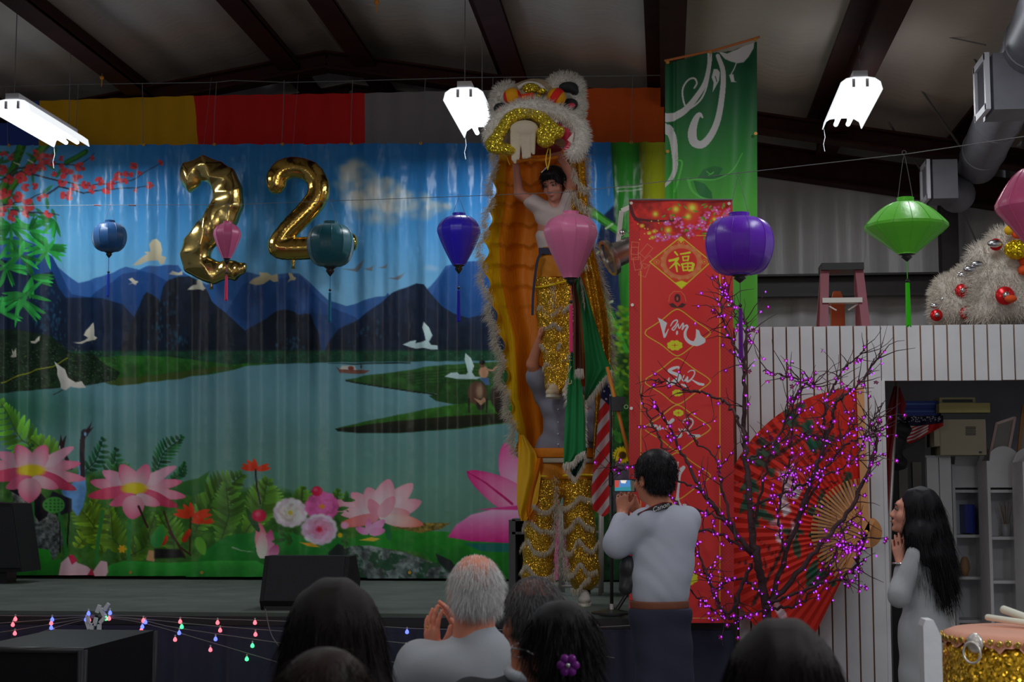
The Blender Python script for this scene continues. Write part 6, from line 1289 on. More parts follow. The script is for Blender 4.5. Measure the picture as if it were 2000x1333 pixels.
def hand(s, w, d, n, t, curl=(14, 22, 14), spread=5, k=1.0, thumb=(.55, .75)):
    d = Vector(d).normalized(); n = Vector(n); n = (n - d * n.dot(d)).normalized(); t = Vector(t); t = (t - d * t.dot(d) - n * t.dot(n)).normalized(); w = Vector(w)
    Ls = (.070, .078, .072, .056); rs_ = (.0088, .0092, .0086, .0076)
    for i in range(4):
        off = (.030 - .020 * i) * k; base = w + d * (.088 - .006 * abs(i - 1.2)) * k + t * off
        s.cap(w + t * off * .6 + d * .01, base, .013 * k, .0105 * k, .012)
        a = R(spread * (1.5 - i)); fd = (d * math.cos(a) + t * math.sin(a)).normalized(); p = base; cu = 0
        for j, (fr, c_) in enumerate(zip((.46, .30, .24), curl)):
            cu += R(c_); dd_ = (fd * math.cos(cu) + n * math.sin(cu)).normalized(); q = p + dd_ * Ls[i] * fr * k; s.cap(p, q, rs_[i] * k * (1 - .07 * j), rs_[i] * k * (.94 - .08 * j), .0035); p = q
    b = w + t * .022 * k + d * .022 * k; b2 = b + (t * .75 + d * .65 + n * .25).normalized() * .040 * k; b3 = b2 + (t * thumb[0] + d * thumb[1] + n * .2).normalized() * .032 * k; b4 = b3 + (t * .25 + d * .95 + n * .2).normalized() * .026 * k
    s.cap(b, b2, .014 * k, .0115 * k, .012).cap(b2, b3, .0110 * k, .0098 * k, .004).cap(b3, b4, .0098 * k, .0082 * k, .004)
def wr(a=.004, f=28, s_=0): return lambda X_, Y_, Z_: a * np.sin(f * (X_ * .8 + Z_ * .9) + 3 * np.sin(f * .3 * Z_ + s_)) * np.sin(f * .45 * (Y_ - Z_ + .3 * X_) + s_) + a * .5 * np.sin(f * 2.1 * (Z_ + .5 * X_))
def part(name, s, m, parent, h=.012, k=.02, disp=None, relax=1):
    V, Q = s.mesh(h, k, disp, relax); return put(name, V, Q, m, parent), V, Q
def haircap(t, c, M, k, m, cuts=True, n=2600, L_=.035, extra=(), wid=.0022, grow=1.0, jit=.3, back=.0):
    T = lambda x, y, z: Vector(c) + M @ Vector((x * k, y * k, z * k)); E = np.array(M); s = SDF()
    s.ell(T(0, .018, .042), (.086 * k * grow, .104 * k * grow, .094 * k * grow), E)
    for p, r_ in extra: s.ell(T(*p), tuple(v * k for v in r_), E)
    if cuts: s.ell(T(0, -.12, -.045), (.085 * k, .075 * k, .085 * k), E, .012, True); s.ell(T(0, .02, -.145), (.12 * k, .15 * k, .085 * k), E, .015, True)
    V, Q = s.mesh(.008, .02)
    dn = M @ Vector((0, .15, -1)); p, nn = on_mesh(V, Q, n); d = np.array(dn)[None] * .9 + nn * .35; sv, sf = strands(p, d, L_ * k, wid, 3, (0, 0, -.3), jit, .1)
    return put('hair', *join((V, Q), (sv, sf)), m, t)
def person(loc, lab, group=None): return thing('person', loc, lab, 'person', group)
def shoe(t, p, yaw, m, L_=.27):
    M = Matrix.Rotation(R(yaw), 3, 'Z'); s = SDF(); T = lambda x, y, z: Vector(p) + M @ Vector((x, y, z)); E = np.array(M)
    s.ell(T(0, 0, .05), (.042, .06, .05), E).ell(T(0, -.09, .035), (.045, .075, .032), E).ell(T(0, -.04, .06), (.036, .06, .045), E); o, _, _ = part('shoe', s, m, t, .008, .02)
    MB().lathe([(0, 0), (.046, 0), (.046, .018), (0, .018)], T(0, -.05, 0), 20, M @ Matrix.Diagonal(Vector((1, 2.7, 1)))).build('sole', mat('sole', C(170, 166, 156), .6), o)
m_gseq = sequin('gold_sequin', (.80, .46, .04), 240, .26); m_goldcl = mat('gold_cloth', C(150, 92, 6, 2.3), .6, bump=.5, bscale=18, aniso=(5, 5, .4), trans=.15); m_yband = mat('yellow_trim', C(190, 160, 0, 2), .4)
m_wfur = mat('white_fur', (.66, .60, .50), .9, sheen=.2); m_orcl = mat('orange_lining', C(168, 92, 4, 2.1), .55, bump=.4, bscale=14, aniso=(6, 6, .5), trans=.2, var=.2, vscale=5)
def fur_path(name, pts, Yf, parent, n, L_, d=(0, -.35, -1), wid=.004, m=None, jit=.35, th=.012, grav=(0, 0, -.4)):
    px = smooth_path(pts, max(12, len(pts) * 8)); W_ = np.array([tuple(P(x, y, Yf(x, y) if callable(Yf) else Yf)) for x, y in px])
    t = rng.uniform(0, len(W_) - 1.001, n); i = t.astype(int); p = W_[i] + (W_[i + 1] - W_[i]) * (t - i)[:, None] + rng.normal(0, th, (n, 3)) * np.array((1, .5, 1))
    dd_ = np.array(d, float)[None].repeat(n, 0) if not callable(d) else d(t, p)
    v, f = strands(p, dd_, L_, wid, 3, grav, jit); o = put(name, v, f, m or m_wfur, parent); o['kind'] = 'stuff'; return o
# ------------------------------------------------------------ lower dancer
ld = person(P(1100, 1185, 10.6), 'lower lion dancer in grey shirt and gold sequin trousers lifting the boy on his shoulders')
s = SDF(); Ml = MZ(0, -5); hc = P(1104, 712, 10.72)
T_ = head(s, hc, Ml); s.cap(P(1104, 735, 10.72), P(1104, 765, 10.72), .055, .062)
sh1, sh2 = P(1062, 772, 10.66), P(1142, 775, 10.66); el1 = P(1040, 712, 10.5); w1 = P(1052, 668, 10.42); el2 = P(1158, 845, 10.5); w2_ = P(1134, 778, 10.38)
s.chain([sh1, el1, w1], [.052, .042, .028]); s.chain([sh2, el2, w2_], [.052, .042, .03])
hand(s, w1, (.12, -.05, 1), (1, .1, -.1), (0, -1, 0), (35, 40, 25), 3, 1.0); hand(s, w2_, (-.3, 0, 1), (-1, .2, 0), (0, -1, 0), (35, 40, 25), 3, 1.0)
s.ell(P(1102, 820, 10.68), (.15, .10, .24)).cap(P(1075, 900, 10.68), P(1066, 1150, 10.66), .07, .045).cap(P(1132, 900, 10.68), P(1140, 1150, 10.66), .07, .045)
part('body', s, sk1, ld, .008, .014); face_bits(T_, Ml, 1, ld); haircap(ld, hc, Ml, 1, m_iris, n=900)
m_gsh = mat('grey_shirt', C(92, 92, 104, 2.6), .8, bump=.25, bscale=18)
s = SDF(); s.ell(P(1103, 800, 10.66), (.170, .115, .15)).ell(P(1103, 850, 10.66), (.165, .12, .17)).cap(P(1075, 876, 10.66), P(1132, 876, 10.66), .105).chain([sh1 + Vector((.01, 0, 0)), (sh1 + el1) / 2, sh1 * .32 + el1 * .68], [.078, .070, .068]).chain([sh2, el2, el2 * .55 + w2_ * .45], [.078, .066, .058])
_, V, Q = part('shirt', s, m_gsh, ld, .011, .035, wr(.007, 26)); 
for yy in (800, 825, 848, 868): MB().lathe([(0, -.003), (.006, -.002), (.006, .002), (0, .003)], P(1090, yy, 10.535), 8, Matrix.Rotation(R(90), 3, 'X')).build('button', mat('button', C(130, 130, 132), .4), ld)
s = SDF(); s.cap(P(1072, 885, 10.66), P(1134, 885, 10.66), .118); s.ell(P(1103, 885, 10.66), (.175, .125, .03)); V, Q = s.mesh(.010, .01); V[:, 2] = np.clip(V[:, 2], P(0, 897, 10.55).z, P(0, 879, 10.55).z); put('waistband', V, Q, mat('orange_band', C(176, 100, 10, 2), .7, bump=.5, bscale=20, aniso=(5, 5, .5)), ld)
s = SDF(); s.cap(P(1074, 901, 10.66), P(1132, 901, 10.66), .112); V, Q = s.mesh(.010, .01); V[:, 2] = np.clip(V[:, 2], P(0, 907, 10.55).z, P(0, 898, 10.55).z); put('white_belt', V, Q, mat('cream_elastic', C(140, 132, 118, 2), .8), ld)
hip1, hip2 = P(1074, 930, 10.66), P(1132, 930, 10.66)
s = SDF(); s.chain([P(1080, 905, 10.66), hip1 + Vector((0, 0, .01)), P(1062, 972, 10.65)], [.095, .115, .11]); s.chain([P(1126, 905, 10.66), hip2, P(1133, 972, 10.65)], [.095, .12, .11]); V, Q = s.mesh(.011, .03, wr(.006, 34)); V[:, 2] = np.clip(V[:, 2], P(0, 938, 10.55).z, P(0, 904, 10.55).z); put('trouser_top', V, Q, m_goldcl, ld)
s = SDF(); s.chain([hip1, P(1058, 1010, 10.64), P(1052, 1080, 10.64), P(1050, 1135, 10.64)], [.118, .103, .108, .112]); s.chain([hip2, P(1131, 1010, 10.64), P(1137, 1080, 10.64), P(1141, 1125, 10.64)], [.120, .108, .108, .112]); V, Q = s.mesh(.011, .012, wr(.005, 22)); V[:, 2] = np.clip(V[:, 2], P(0, 1150, 10.6).z, P(0, 938, 10.55).z); put('sequin_trousers', V, Q, m_gseq, ld)
for a_, b_, yy in ((1040, 1082, 934), (1092, 1170, 931)):
    pts = [P(x, yy - 3 * math.sin((x - a_) / (b_ - a_) * 3.14), 10.66 - .118 * math.sqrt(max(.02, 1 - ((x - (a_ + b_) / 2) / ((b_ - a_) / 2 + 3)) ** 2))) for x in np.linspace(a_, b_, 12)]; MB().tube(pts, .010, 6).build('yellow_trim', m_yband, ld, True)
def legY(cx, hw, y0=10.64, d=.115): return lambda x, y: y0 - d * math.sqrt(max(.03, 1 - ((x - cx) / hw) ** 2)) - .01
L1 = legY(1053, 38); L2 = legY(1134, 40)
for pts, Yf in (([(1020, 990), (1030, 980), (1044, 988), (1056, 998), (1070, 998), (1084, 986)], L1), ([(1020, 1036), (1030, 1012), (1042, 1024), (1056, 1034), (1080, 1038)], L1), ([(1015, 1074), (1030, 1054), (1040, 1072), (1056, 1080), (1072, 1076), (1084, 1056)], L1), ([(1016, 1118), (1028, 1104), (1040, 1118), (1056, 1130), (1080, 1124)], L1),
                ([(1090, 986), (1104, 992), (1118, 984), (1132, 970), (1146, 974), (1164, 978)], L2), ([(1100, 1038), (1112, 1032), (1128, 1012), (1144, 1026), (1160, 1032)], L2), ([(1102, 1078), (1116, 1078), (1130, 1054), (1144, 1070), (1158, 1074), (1170, 1056)], L2), ([(1106, 1122), (1120, 1120), (1133, 1100), (1148, 1118), (1168, 1114)], L2), ([(1116, 1150), (1126, 1154), (1142, 1136), (1152, 1128)], L2)):
    fur_path('fur_trim', pts, Yf, ld, 520, .036, wid=.0026, th=.005, jit=.2)
for pts in ([(1083, 932), (1086, 985), (1084, 1040), (1088, 1100), (1080, 1140)], [(1090, 985), (1096, 1040), (1104, 1100), (1108, 1130)]): fur_path('fur_trim', pts, 10.56, ld, 800, .042, (.0, -.5, -.8), .0028, jit=.45)
for x, y in ((1030, 1125), (1066, 1140)): pass
m_shoe = mat('white_shoe', C(110, 106, 102), .6); m_sock = mat('dark_sock', C(18, 18, 26), .8)
fz = ZS; q1 = P(1141, 1188, 10.6); q0 = P(1052, 1188, 10.6)
for q in (q1, q0): shoe(ld, (q.x, q.y, fz), 4, m_shoe); MB().tube([(q.x, q.y + .02, fz + .07), (q.x, q.y + .03, fz + .26)], [.042, .055], 14).build('sock', m_sock, ld, True)
# ------------------------------------------------------------ boy on the shoulders
by = person(P(1095, 775, 10.4), 'boy in white T-shirt and gold trousers standing on shoulders, holding up the lion head')
s = SDF(); Mb = MZ(-18, 22, -6); hc = P(1082, 360, 10.46); T_ = head(s, hc, Mb, .95); s.cap(P(1085, 380, 10.5), P(1084, 405, 10.5), .05, .055)
b1, b2 = P(1062, 410, 10.5), P(1110, 412, 10.5); e1_ = P(1014, 378, 10.46); w_1 = P(1008, 322, 10.40); e2_ = P(1118, 345, 10.40); w_2 = P(1092, 306, 10.30)
s.chain([b1, e1_, w_1], [.045, .036, .024]); s.chain([b2, e2_, w_2], [.045, .036, .024]); hand(s, w_1, (.25, 0, 1), (.8, -.2, .3), (0, -1, 0), (30, 40, 25), 4, .92); hand(s, w_2, (-.5, 0, .8), (0, .8, .4), (-.6, 0, -.5), (20, 30, 20), 5, .92)
s.ell(P(1086, 450, 10.5), (.13, .085, .19)); 
for x in (1072, 1108): s.cap(P(x, 510, 10.48), P(x + 2, 752, 10.42), .06, .035)
part('body', s, sk2, by, .008, .014); face_bits(T_, Mb, .95, by); haircap(by, hc, Mb, .97, mat('black_hair', C(16, 15, 18), .45, spec=.25), n=1500, L_=.05, extra=[((0, -.055, .085), (.06, .05, .04))], wid=.003)
s = SDF(); s.ell(P(1086, 425, 10.5), (.145, .095, .11)).ell(P(1082, 465, 10.5), (.125, .09, .15)).cap(P(1080, 486, 10.5), P(1094, 486, 10.5), .085, .085).chain([b1, b1 * .55 + e1_ * .45], [.066, .062]).chain([b2, b2 * .6 + e2_ * .4], [.066, .062]); s.ell(P(1084, 392, 10.42), (.045, .05, .045), None, .02, True)
part('t_shirt', s, mat('white_tshirt', C(140, 128, 126, 2.4), .85, bump=.2, bscale=20), by, .010, .03, wr(.005, 30))
MB().box(P(1068, 491, 10.40), (.11, .03, .045)).box(P(1098, 489, 10.40), (.11, .03, .04)).build('navy_belt', mat('navy', C(14, 18, 44, 2), .6), by)
pts = [P(x, y, 10.34) for x, y in smooth_path([(1058, 493), (1050, 508), (1045, 540), (1041, 580), (1040, 616)], 16)]; mb = MB()
for i in range(15): mb.bar(pts[i], pts[i + 1], .016, .012, (0, 1, 0))
mb.build('hanging_sash', mat('navy', C(14, 18, 44), .6), by)
s = SDF(); s.chain([P(1076, 500, 10.48), P(1072, 548, 10.47)], [.085, .085]); s.chain([P(1104, 500, 10.48), P(1108, 548, 10.47)], [.085, .085]); V, Q = s.mesh(.010, .03, wr(.005, 36)); V[:, 2] = np.clip(V[:, 2], P(0, 556, 10.4).z, P(0, 494, 10.4).z); put('trouser_top', V, Q, m_goldcl, by)
s = SDF(); s.chain([P(1072, 550, 10.47), P(1072, 620, 10.45), P(1080, 700, 10.43), P(1084, 752, 10.42)], [.092, .085, .075, .07]); s.chain([P(1110, 550, 10.47), P(1114, 620, 10.45), P(1112, 700, 10.43), P(1110, 745, 10.42)], [.092, .085, .075, .07]); V, Q = s.mesh(.010, .012, wr(.005, 24)); V[:, 2] = np.minimum(V[:, 2], P(0, 556, 10.4).z); put('sequin_trousers', V, Q, m_gseq, by)
B1 = legY(1074, 36, 10.46, .085); B2 = legY(1112, 34, 10.45, .085)
MB().tube([P(x, y, B1(x, y)) for x, y in smooth_path([(1044, 562), (1062, 560), (1085, 555)], 10)] , .008, 6).build('yellow_trim', m_yband, by, True); MB().tube([P(x, y, B2(x, y)) for x, y in smooth_path([(1086, 555), (1105, 550), (1125, 552)], 10)], .008, 6).build('yellow_trim', m_yband, by, True)
for pts, Yf in (([(1046, 604), (1056, 597), (1064, 608), (1074, 614), (1082, 612), (1092, 602), (1102, 600), (1112, 606)], B1), ([(1060, 642), (1072, 636), (1082, 630), (1092, 640), (1108, 636)], B1), ([(1054, 672), (1062, 678), (1074, 684), (1088, 680), (1094, 670)], B1), ([(1060, 722), (1066, 708), (1076, 712), (1086, 716), (1096, 702), (1104, 698), (1112, 708)], B1), ([(1068, 752), (1078, 746), (1086, 752), (1096, 742), (1104, 746)], B1), ([(1100, 606), (1115, 596), (1130, 604)], B2), ([(1100, 700), (1116, 694), (1130, 704)], B2)): fur_path('fur_trim', pts, Yf, by, 300, .032, wid=.0024, th=.005, jit=.2)
fur_path('fur_trim', [(1079, 555), (1080, 600)], 10.38, by, 150, .03, wid=.003)
for x, y in ((1084, 779), (1116, 776)): q = P(x, y, 10.42); shoe(by, (q.x, q.y, q.z), -8, mat('tan_shoe', C(130, 116, 96), .6))
# ------------------------------------------------------------ lion costume
li = thing('lion_costume', P(1050, 900, 10.6), 'golden lion dance costume with white furred head raised high over the two dancers', 'lion costume')
LR = [(288, 972, 1142), (330, 966, 1144), (400, 962, 1148), (470, 950, 1158), (540, 950, 1172), (600, 962, 1184), (660, 978, 1192), (720, 984, 1192), (780, 990, 1186), (840, 1006, 1178), (890, 1012, 1172), (905, 1014, 1168)]
nx, ny = 70, 170; ys = np.linspace(288, 905, ny); xl = np.interp(ys, [r[0] for r in LR], [r[1] for r in LR]); xr = np.interp(ys, [r[0] for r in LR], [r[2] for r in LR]); V = []; cols = []
for j in range(ny):
    for i in range(nx + 1):
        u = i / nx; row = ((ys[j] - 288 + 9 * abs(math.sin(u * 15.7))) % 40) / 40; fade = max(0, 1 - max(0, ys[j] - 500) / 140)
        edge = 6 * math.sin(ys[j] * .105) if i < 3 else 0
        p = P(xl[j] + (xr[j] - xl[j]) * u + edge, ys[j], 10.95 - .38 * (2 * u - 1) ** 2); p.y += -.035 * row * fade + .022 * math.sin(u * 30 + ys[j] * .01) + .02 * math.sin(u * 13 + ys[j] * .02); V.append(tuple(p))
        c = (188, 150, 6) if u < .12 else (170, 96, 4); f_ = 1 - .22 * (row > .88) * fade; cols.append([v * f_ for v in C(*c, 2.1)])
Q = [(j * (nx + 1) + i, (j + 1) * (nx + 1) + i, (j + 1) * (nx + 1) + i + 1, j * (nx + 1) + i + 1) for j in range(ny - 1) for i in range(nx)]
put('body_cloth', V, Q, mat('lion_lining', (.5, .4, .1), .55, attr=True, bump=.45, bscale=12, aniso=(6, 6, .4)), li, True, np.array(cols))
edgeL = [(974, 292), (966, 340), (958, 420), (944, 470), (946, 540), (958, 590), (966, 640), (982, 690), (982, 740), (996, 790), (1006, 850), (1012, 890)]
fur_path('fur_edge', [(x - 2 + 5 * math.sin(y * .1), y) for x, y in interp_path([(a, b) for a, b in edgeL], 40)], 10.55, li, 3800, .06, (-.75, -.35, -.5), .0028, jit=.4)
fur_path('fur_edge', [(1140, 300), (1146, 360), (1150, 430), (1165, 520), (1180, 580), (1190, 650), (1192, 720), (1184, 790), (1176, 860), (1168, 895)], 10.52, li, 2600, .06, (.7, -.4, -.6), .0035, jit=.45)
for pts in ([(1114, 320), (1124, 345), (1136, 365), (1150, 370)], [(1112, 370), (1126, 390), (1140, 405), (1152, 412)], [(1112, 470), (1126, 500), (1146, 520)]): fur_path('fur_trim', pts, 10.36, li, 260, .05, (.1, -.3, -1))
# front strip of gold scales on the right
def strip(name, rows, Y, m, folds=2.5, amp=.02): return cloth_rows(name, rows, Y, m, li, 20, folds, amp, None, 60)
strip('sequin_side', [(285, 1108, 1140), (340, 1106, 1142), (400, 1110, 1148), (460, 1120, 1150), (540, 1140, 1172), (640, 1158, 1190), (720, 1164, 1192), (800, 1162, 1184), (900, 1158, 1170)], 10.42, m_gseq)
strip('tail_flap', [(850, 1012, 1024), (885, 1011, 1046), (930, 1010, 1056), (980, 1009, 1050), (1005, 1012, 1036), (1018, 1018, 1028)], 10.5, mat('flap_yellow', C(186, 140, 6, 2.1), .6), 1, .03); strip('tail_lining', [(895, 1034, 1060), (950, 1018, 1060), (1000, 1024, 1056), (1020, 1034, 1046)], 10.53, m_orcl, 1, .02)
# head of the lion
HY = 10.22
def HP(x, y, dy=0): return P(x, y, HY + dy)
m_cfur = mat('lion_fur', (.84, .80, .74), .9, sheen=.2); m_pinkl = mat('mouth_pink', C(206, 36, 76, 2.0), .5); m_gs = sequin('bright_gold_foil', (.85, .66, .05), 150, .28); m_blkf = mat('black_fur', C(20, 22, 24), .8); m_panel = mat('lion_panel', C(140, 124, 100, 2.3), .7, var=.35, vscale=20)
hd = SDF(); hd.ell(HP(1048, 215, .22), (.27, .26, .18)).ell(HP(1048, 260, .25), (.29, .22, .12)).ell(HP(1045, 190, .20), (.18, .2, .12)); hd.ell(HP(1048, 300, .08), (.24, .24, .10), None, .03, True); part('head_shell', hd, m_panel, li, .013, .04)
furry('ear_fur', [(HP(984, 192, .1), (.075, .08, .09)), (HP(975, 215, .08), (.06, .07, .085)), (HP(995, 178, .12), (.05, .06, .05))], li, m_cfur, 2600, .04, .0035)
furry('ear_fur', [(HP(1082, 175, .1), (.055, .06, .075)), (HP(1102, 160, .1), (.08, .06, .055)), (HP(1124, 172, .1), (.05, .06, .075)), (HP(1128, 205, .1), (.045, .07, .10)), (HP(1110, 190, .1), (.07, .05, .03)), (HP(1118, 222, .08), (.06, .06, .05))], li, m_cfur, 3600, .04, .0035)
V = SDF(); V.ell(HP(1110, 170, .02), (.065, .05, .035)).ell(HP(1122, 178, .02), (.03, .05, .035)).ell(HP(1110, 187, .0), (.075, .05, .022), None, .015, True); part('ear_tip', V, m_blkf, li, .008, .015)
for x, y, r_ in ((978, 212, .05), (1114, 204, .052)): MB().ball(HP(x, y, .0), r_, 14, 9, (1, .5, .8)).build('eye_socket', m_blkf, li, True); MB().ball(HP(x + 2, y + 2, -.03), r_ * .45, 12, 8, (1.2, .5, .8)).build('eye', mat('eye_pink', C(130, 40, 60), .3), li, True)
m_pomy = mat('pompom_yellow', C(190, 130, 4, 2), .85, bump=.5, bscale=90); m_pomr = mat('pompom_red', C(176, 24, 16, 2), .85, bump=.5, bscale=90)
for x, y, r_, ax in ((1000, 188, .056, (1, 0, .2)), (1087, 190, .062, (.8, 0, -.55))):
    M = Vector(ax).to_track_quat('Z', 'Y').to_matrix(); c = HP(x, y, -.10); o = MB().ball(c, r_, 18, 12, (1, 1, 1.05), M).build('pompom', m_pomy, li, True)
    pr_ = [(r_ * 1.03 * math.sin(a), -r_ * 1.06 * math.cos(a)) for a in np.linspace(1.15, 1.95, 7)] if x > 1050 else [(r_ * 1.03 * math.sin(a), -r_ * 1.06 * math.cos(a)) for a in np.linspace(.25, .9, 7)]
    MB().lathe(pr_, c, 18, M).build('red_stripe', m_pomr, o, True)
    if x < 1050: MB().lathe([(r_ * 1.03 * math.sin(a), r_ * 1.06 * math.cos(a)) for a in np.linspace(.2, .75, 7)], c, 18, M).build('red_stripe', m_pomr, o, True)
q = [HP(1018, 184, -.12), HP(1041, 181, -.12), HP(1044, 203, -.17), HP(1017, 205, -.17)]; bd_ = MB().add(q + [v + Vector((0, .03, 0)) for v in q], [(0, 1, 2, 3), (7, 6, 5, 4), (0, 4, 5, 1), (1, 5, 6, 2), (2, 6, 7, 3), (3, 7, 4, 0)]).build('forehead_badge', mat('badge_red', C(214, 60, 24, 2), .5), li)
for x, y in ((1024, 190), (1030, 194), (1036, 191), (1026, 199), (1034, 200)): MB().ball(HP(x, y, -.155), .012, 10, 6, (1, .5, 1)).build('gold_emblem', mat('emblem_gold', C(206, 120, 20, 2), .4), bd_, True)
for x, y, w_ in ((1036, 172, .05), (1058, 178, .03), (1052, 188, .02)): MB().ball(HP(x, y, -.06), w_, 12, 8, (1.2, .6, .7)).build('gold_ornament', m_gs, li, True)
MB().tube([HP(x, y, -.02) for x, y in smooth_path([(1012, 172), (1030, 163), (1052, 166), (1068, 180)], 14)], .015, 8).build('brow_roll', m_cfur, li, True)
MB().tube([HP(x, y, -.06) for x, y in smooth_path([(1050, 198), (1075, 200), (1095, 210), (1120, 224), (1136, 236)], 16)], .006, 6).build('pink_piping', m_pinkl, li, True)
# upper lip of fur
arc = smooth_path([(960, 272), (964, 248), (985, 228), (1010, 214), (1040, 208), (1072, 213), (1100, 224), (1125, 240), (1136, 262), (1132, 285), (1120, 300)], 40)
W_ = [HP(x, y, -.06 - .10 * math.exp(-((x - 1040) / 60) ** 2)) for x, y in arc]; s = SDF(); 
for i in range(39): s.cap(W_[i], W_[i + 1], .042, .042)
V, Q = s.mesh(.011, .02); p, nn = on_mesh(V, Q, 5200); sv, sf = strands(p, nn + np.array((0, -.1, -.5)), .038, .0034, 2, (0, 0, -.4), .45); o = put('lip_fur', *join((V, Q), (sv, sf)), m_cfur, li); o['kind'] = 'stuff'
V = SDF(); 
for x, y, r_ in ((1078, 240, .03), (1092, 250, .035), (1106, 262, .04), (1114, 278, .035), (1108, 292, .025)): V.ell(HP(x, y, -.06), (r_, .03, r_ * 1.1))
part('mouth_lining', V, m_pinkl, li, .009, .02)
V = SDF(); V.ell(HP(968, 262, -.06), (.03, .03, .035)).ell(HP(972, 250, -.06), (.02, .03, .025)); part('mouth_lining', V, m_pinkl, li, .009, .02)
for x, y in ((1080, 232), (1086, 237), (1074, 229)): MB().ball(HP(x, y, -.12), .016, 10, 7, (1.1, .6, .8)).build('tooth', mat('tooth_white', C(170, 156, 150), .4), li, True)
MB().prism([(p.x, p.z) for p in (HP(1108, 274, -.1), HP(1121, 258, -.1), HP(1118, 282, -.1))], HY - .11, HY - .09).build('cheek_patch', mat('tooth_white', C(170, 156, 150), .4), li)
# gold lips
V = SDF(); pts = smooth_path([(962, 290), (975, 262), (992, 236), (1012, 222), (1034, 219), (1056, 230), (1072, 246), (1086, 258)], 24); W_ = [HP(x, y, -.16) for x, y in pts]
for i in range(23): V.cap(W_[i], W_[i + 1], .037, .037)
for x, y, a, b in ((968, 286, .07, .045), (985, 292, .07, .04), (960, 280, .04, .04), (998, 296, .04, .025), (1062, 262, .055, .05), (1080, 262, .06, .04), (1066, 278, .06, .035), (1095, 258, .03, .035)): V.ell(HP(x, y, -.15), (a, .05, b))
part('gold_lip', V, m_gs, li, .010, .02, lambda X_, Y_, Z_: .004 * np.sin(X_ * 70) * np.sin(Z_ * 80))
V = SDF(); V.ell(HP(1024, 252, -.16), (.095, .045, .06))
for x0, y0, x1, y1, r_ in ((1003, 250, 1002, 312, .022), (1013, 258, 1012, 310, .022), (1023, 260, 1023, 308, .023), (1033, 258, 1034, 306, .022), (1042, 250, 1042, 300, .020), (1008, 260, 1006, 318, .019), (1028, 262, 1029, 309, .015), (1000, 262, 999, 300, .012)): V.cap(HP(x0, y0, -.17), HP(x1, y1, -.15), r_, r_ * .55, .006)
part('white_beard', V, mat('beard_plush', C(140, 130, 114, 2.5), .9, bump=.4, bscale=80), li, .007, .012)
V = SDF(); V.ell(HP(1042, 292, .04), (.20, .14, .028)); part('lower_jaw', V, mat('jaw_red', C(90, 10, 20, 2), .5), li, .010, .01)
MB().tube([HP(x, y, .02) for x, y in smooth_path([(1000, 318), (1030, 312), (1060, 312), (1090, 306)], 12)], .012, 8).build('jaw_rim', mat('orange_band', C(176, 100, 10), .6), li, True)
for a_ in ([(1072, 285), (1068, 300), (1066, 315), (1070, 332)], [(1074, 290), (1074, 310), (1070, 330)], [(990, 305), (993, 315), (996, 322)]): MB().tube([HP(x, y, -.05) for x, y in smooth_path(a_, 10)], .004, 6).build('yellow_cord', m_yband, li, True)
# ------------------------------------------------------------ flags beside the dancers
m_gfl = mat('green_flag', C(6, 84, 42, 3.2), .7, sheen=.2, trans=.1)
gf = thing('green_flag', P(1130, 930, 10.05), 'dark green fringed flag hanging in folds in front of the lower dancer', 'flag')
def fl(name, rows, Y, m, folds=3, amp=.025, parent=None): return cloth_rows(name, rows, Y, m, parent or gf, 30, folds, amp, None, 70)
fl('lower_fold', [(640, 1116, 1122), (700, 1112, 1126), (760, 1107, 1138), (820, 1103, 1143), (880, 1101, 1144), (888, 1101, 1141), (905, 1101, 1124), (908, 1101, 1118)], 9.98, m_gfl, 2.5, .012)
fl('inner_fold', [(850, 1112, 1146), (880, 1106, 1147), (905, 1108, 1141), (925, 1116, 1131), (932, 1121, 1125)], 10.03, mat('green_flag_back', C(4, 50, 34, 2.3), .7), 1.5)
fl('wide_fold', [(536, 1128, 1132), (580, 1132, 1148), (640, 1138, 1166), (700, 1142, 1184), (722, 1143, 1195), (745, 1143, 1175), (770, 1142, 1156), (786, 1141, 1146)], 10.08, m_gfl, 2.2, .016)
fl('upper_fold', [(545, 1124, 1132), (600, 1118, 1130), (660, 1114, 1128), (760, 1112, 1126)], 10.05, m_gfl, 1)
bf = fl('brown_ribbon', [(552, 1118, 1126), (620, 1118, 1132), (700, 1121, 1136), (780, 1122, 1141), (858, 1123, 1142)] if False else [(548, 1116, 1124), (600, 1118, 1132), (640, 1119, 1134), (690, 1121, 1137), (722, 1123, 1139)], 9.93, mat('brown_ribbon', C(56, 26, 16), .6), 1.5, .015)
def fringe(pts, Y, n=140, L_=.05, d=(0, -.1, -1)): fur_path('fringe', pts, Y, gf, n * 2, L_, d, .0035, mat('fringe_white', C(170, 166, 158, 2), .8), .12, .003, (0, 0, -.2))
fringe([(1101, 906), (1118, 902), (1128, 890), (1142, 882)], 9.96, 150); fringe([(1101, 905), (1110, 920), (1123, 935)], 10.0, 90, .04); fringe([(1144, 880), (1140, 905), (1124, 934)], 10.0, 100, .04); fringe([(1195, 724), (1175, 744), (1156, 770), (1142, 788)], 10.05, 200, .06); fringe([(1123, 722), (1139, 722)], 9.92, 70, .06); fringe([(1134, 545), (1138, 570), (1142, 600)], 10.03, 60, .03); fringe([(1143, 780), (1142, 830), (1143, 870)], 9.99, 90, .03, (.6, -.2, -.8)); fringe([(1108, 740), (1106, 790)], 9.95, 60, .03, (-.5, -.2, -.8))
m_cream = mat('cream_letters', C(150, 140, 104, 2), .7); mb = MB()
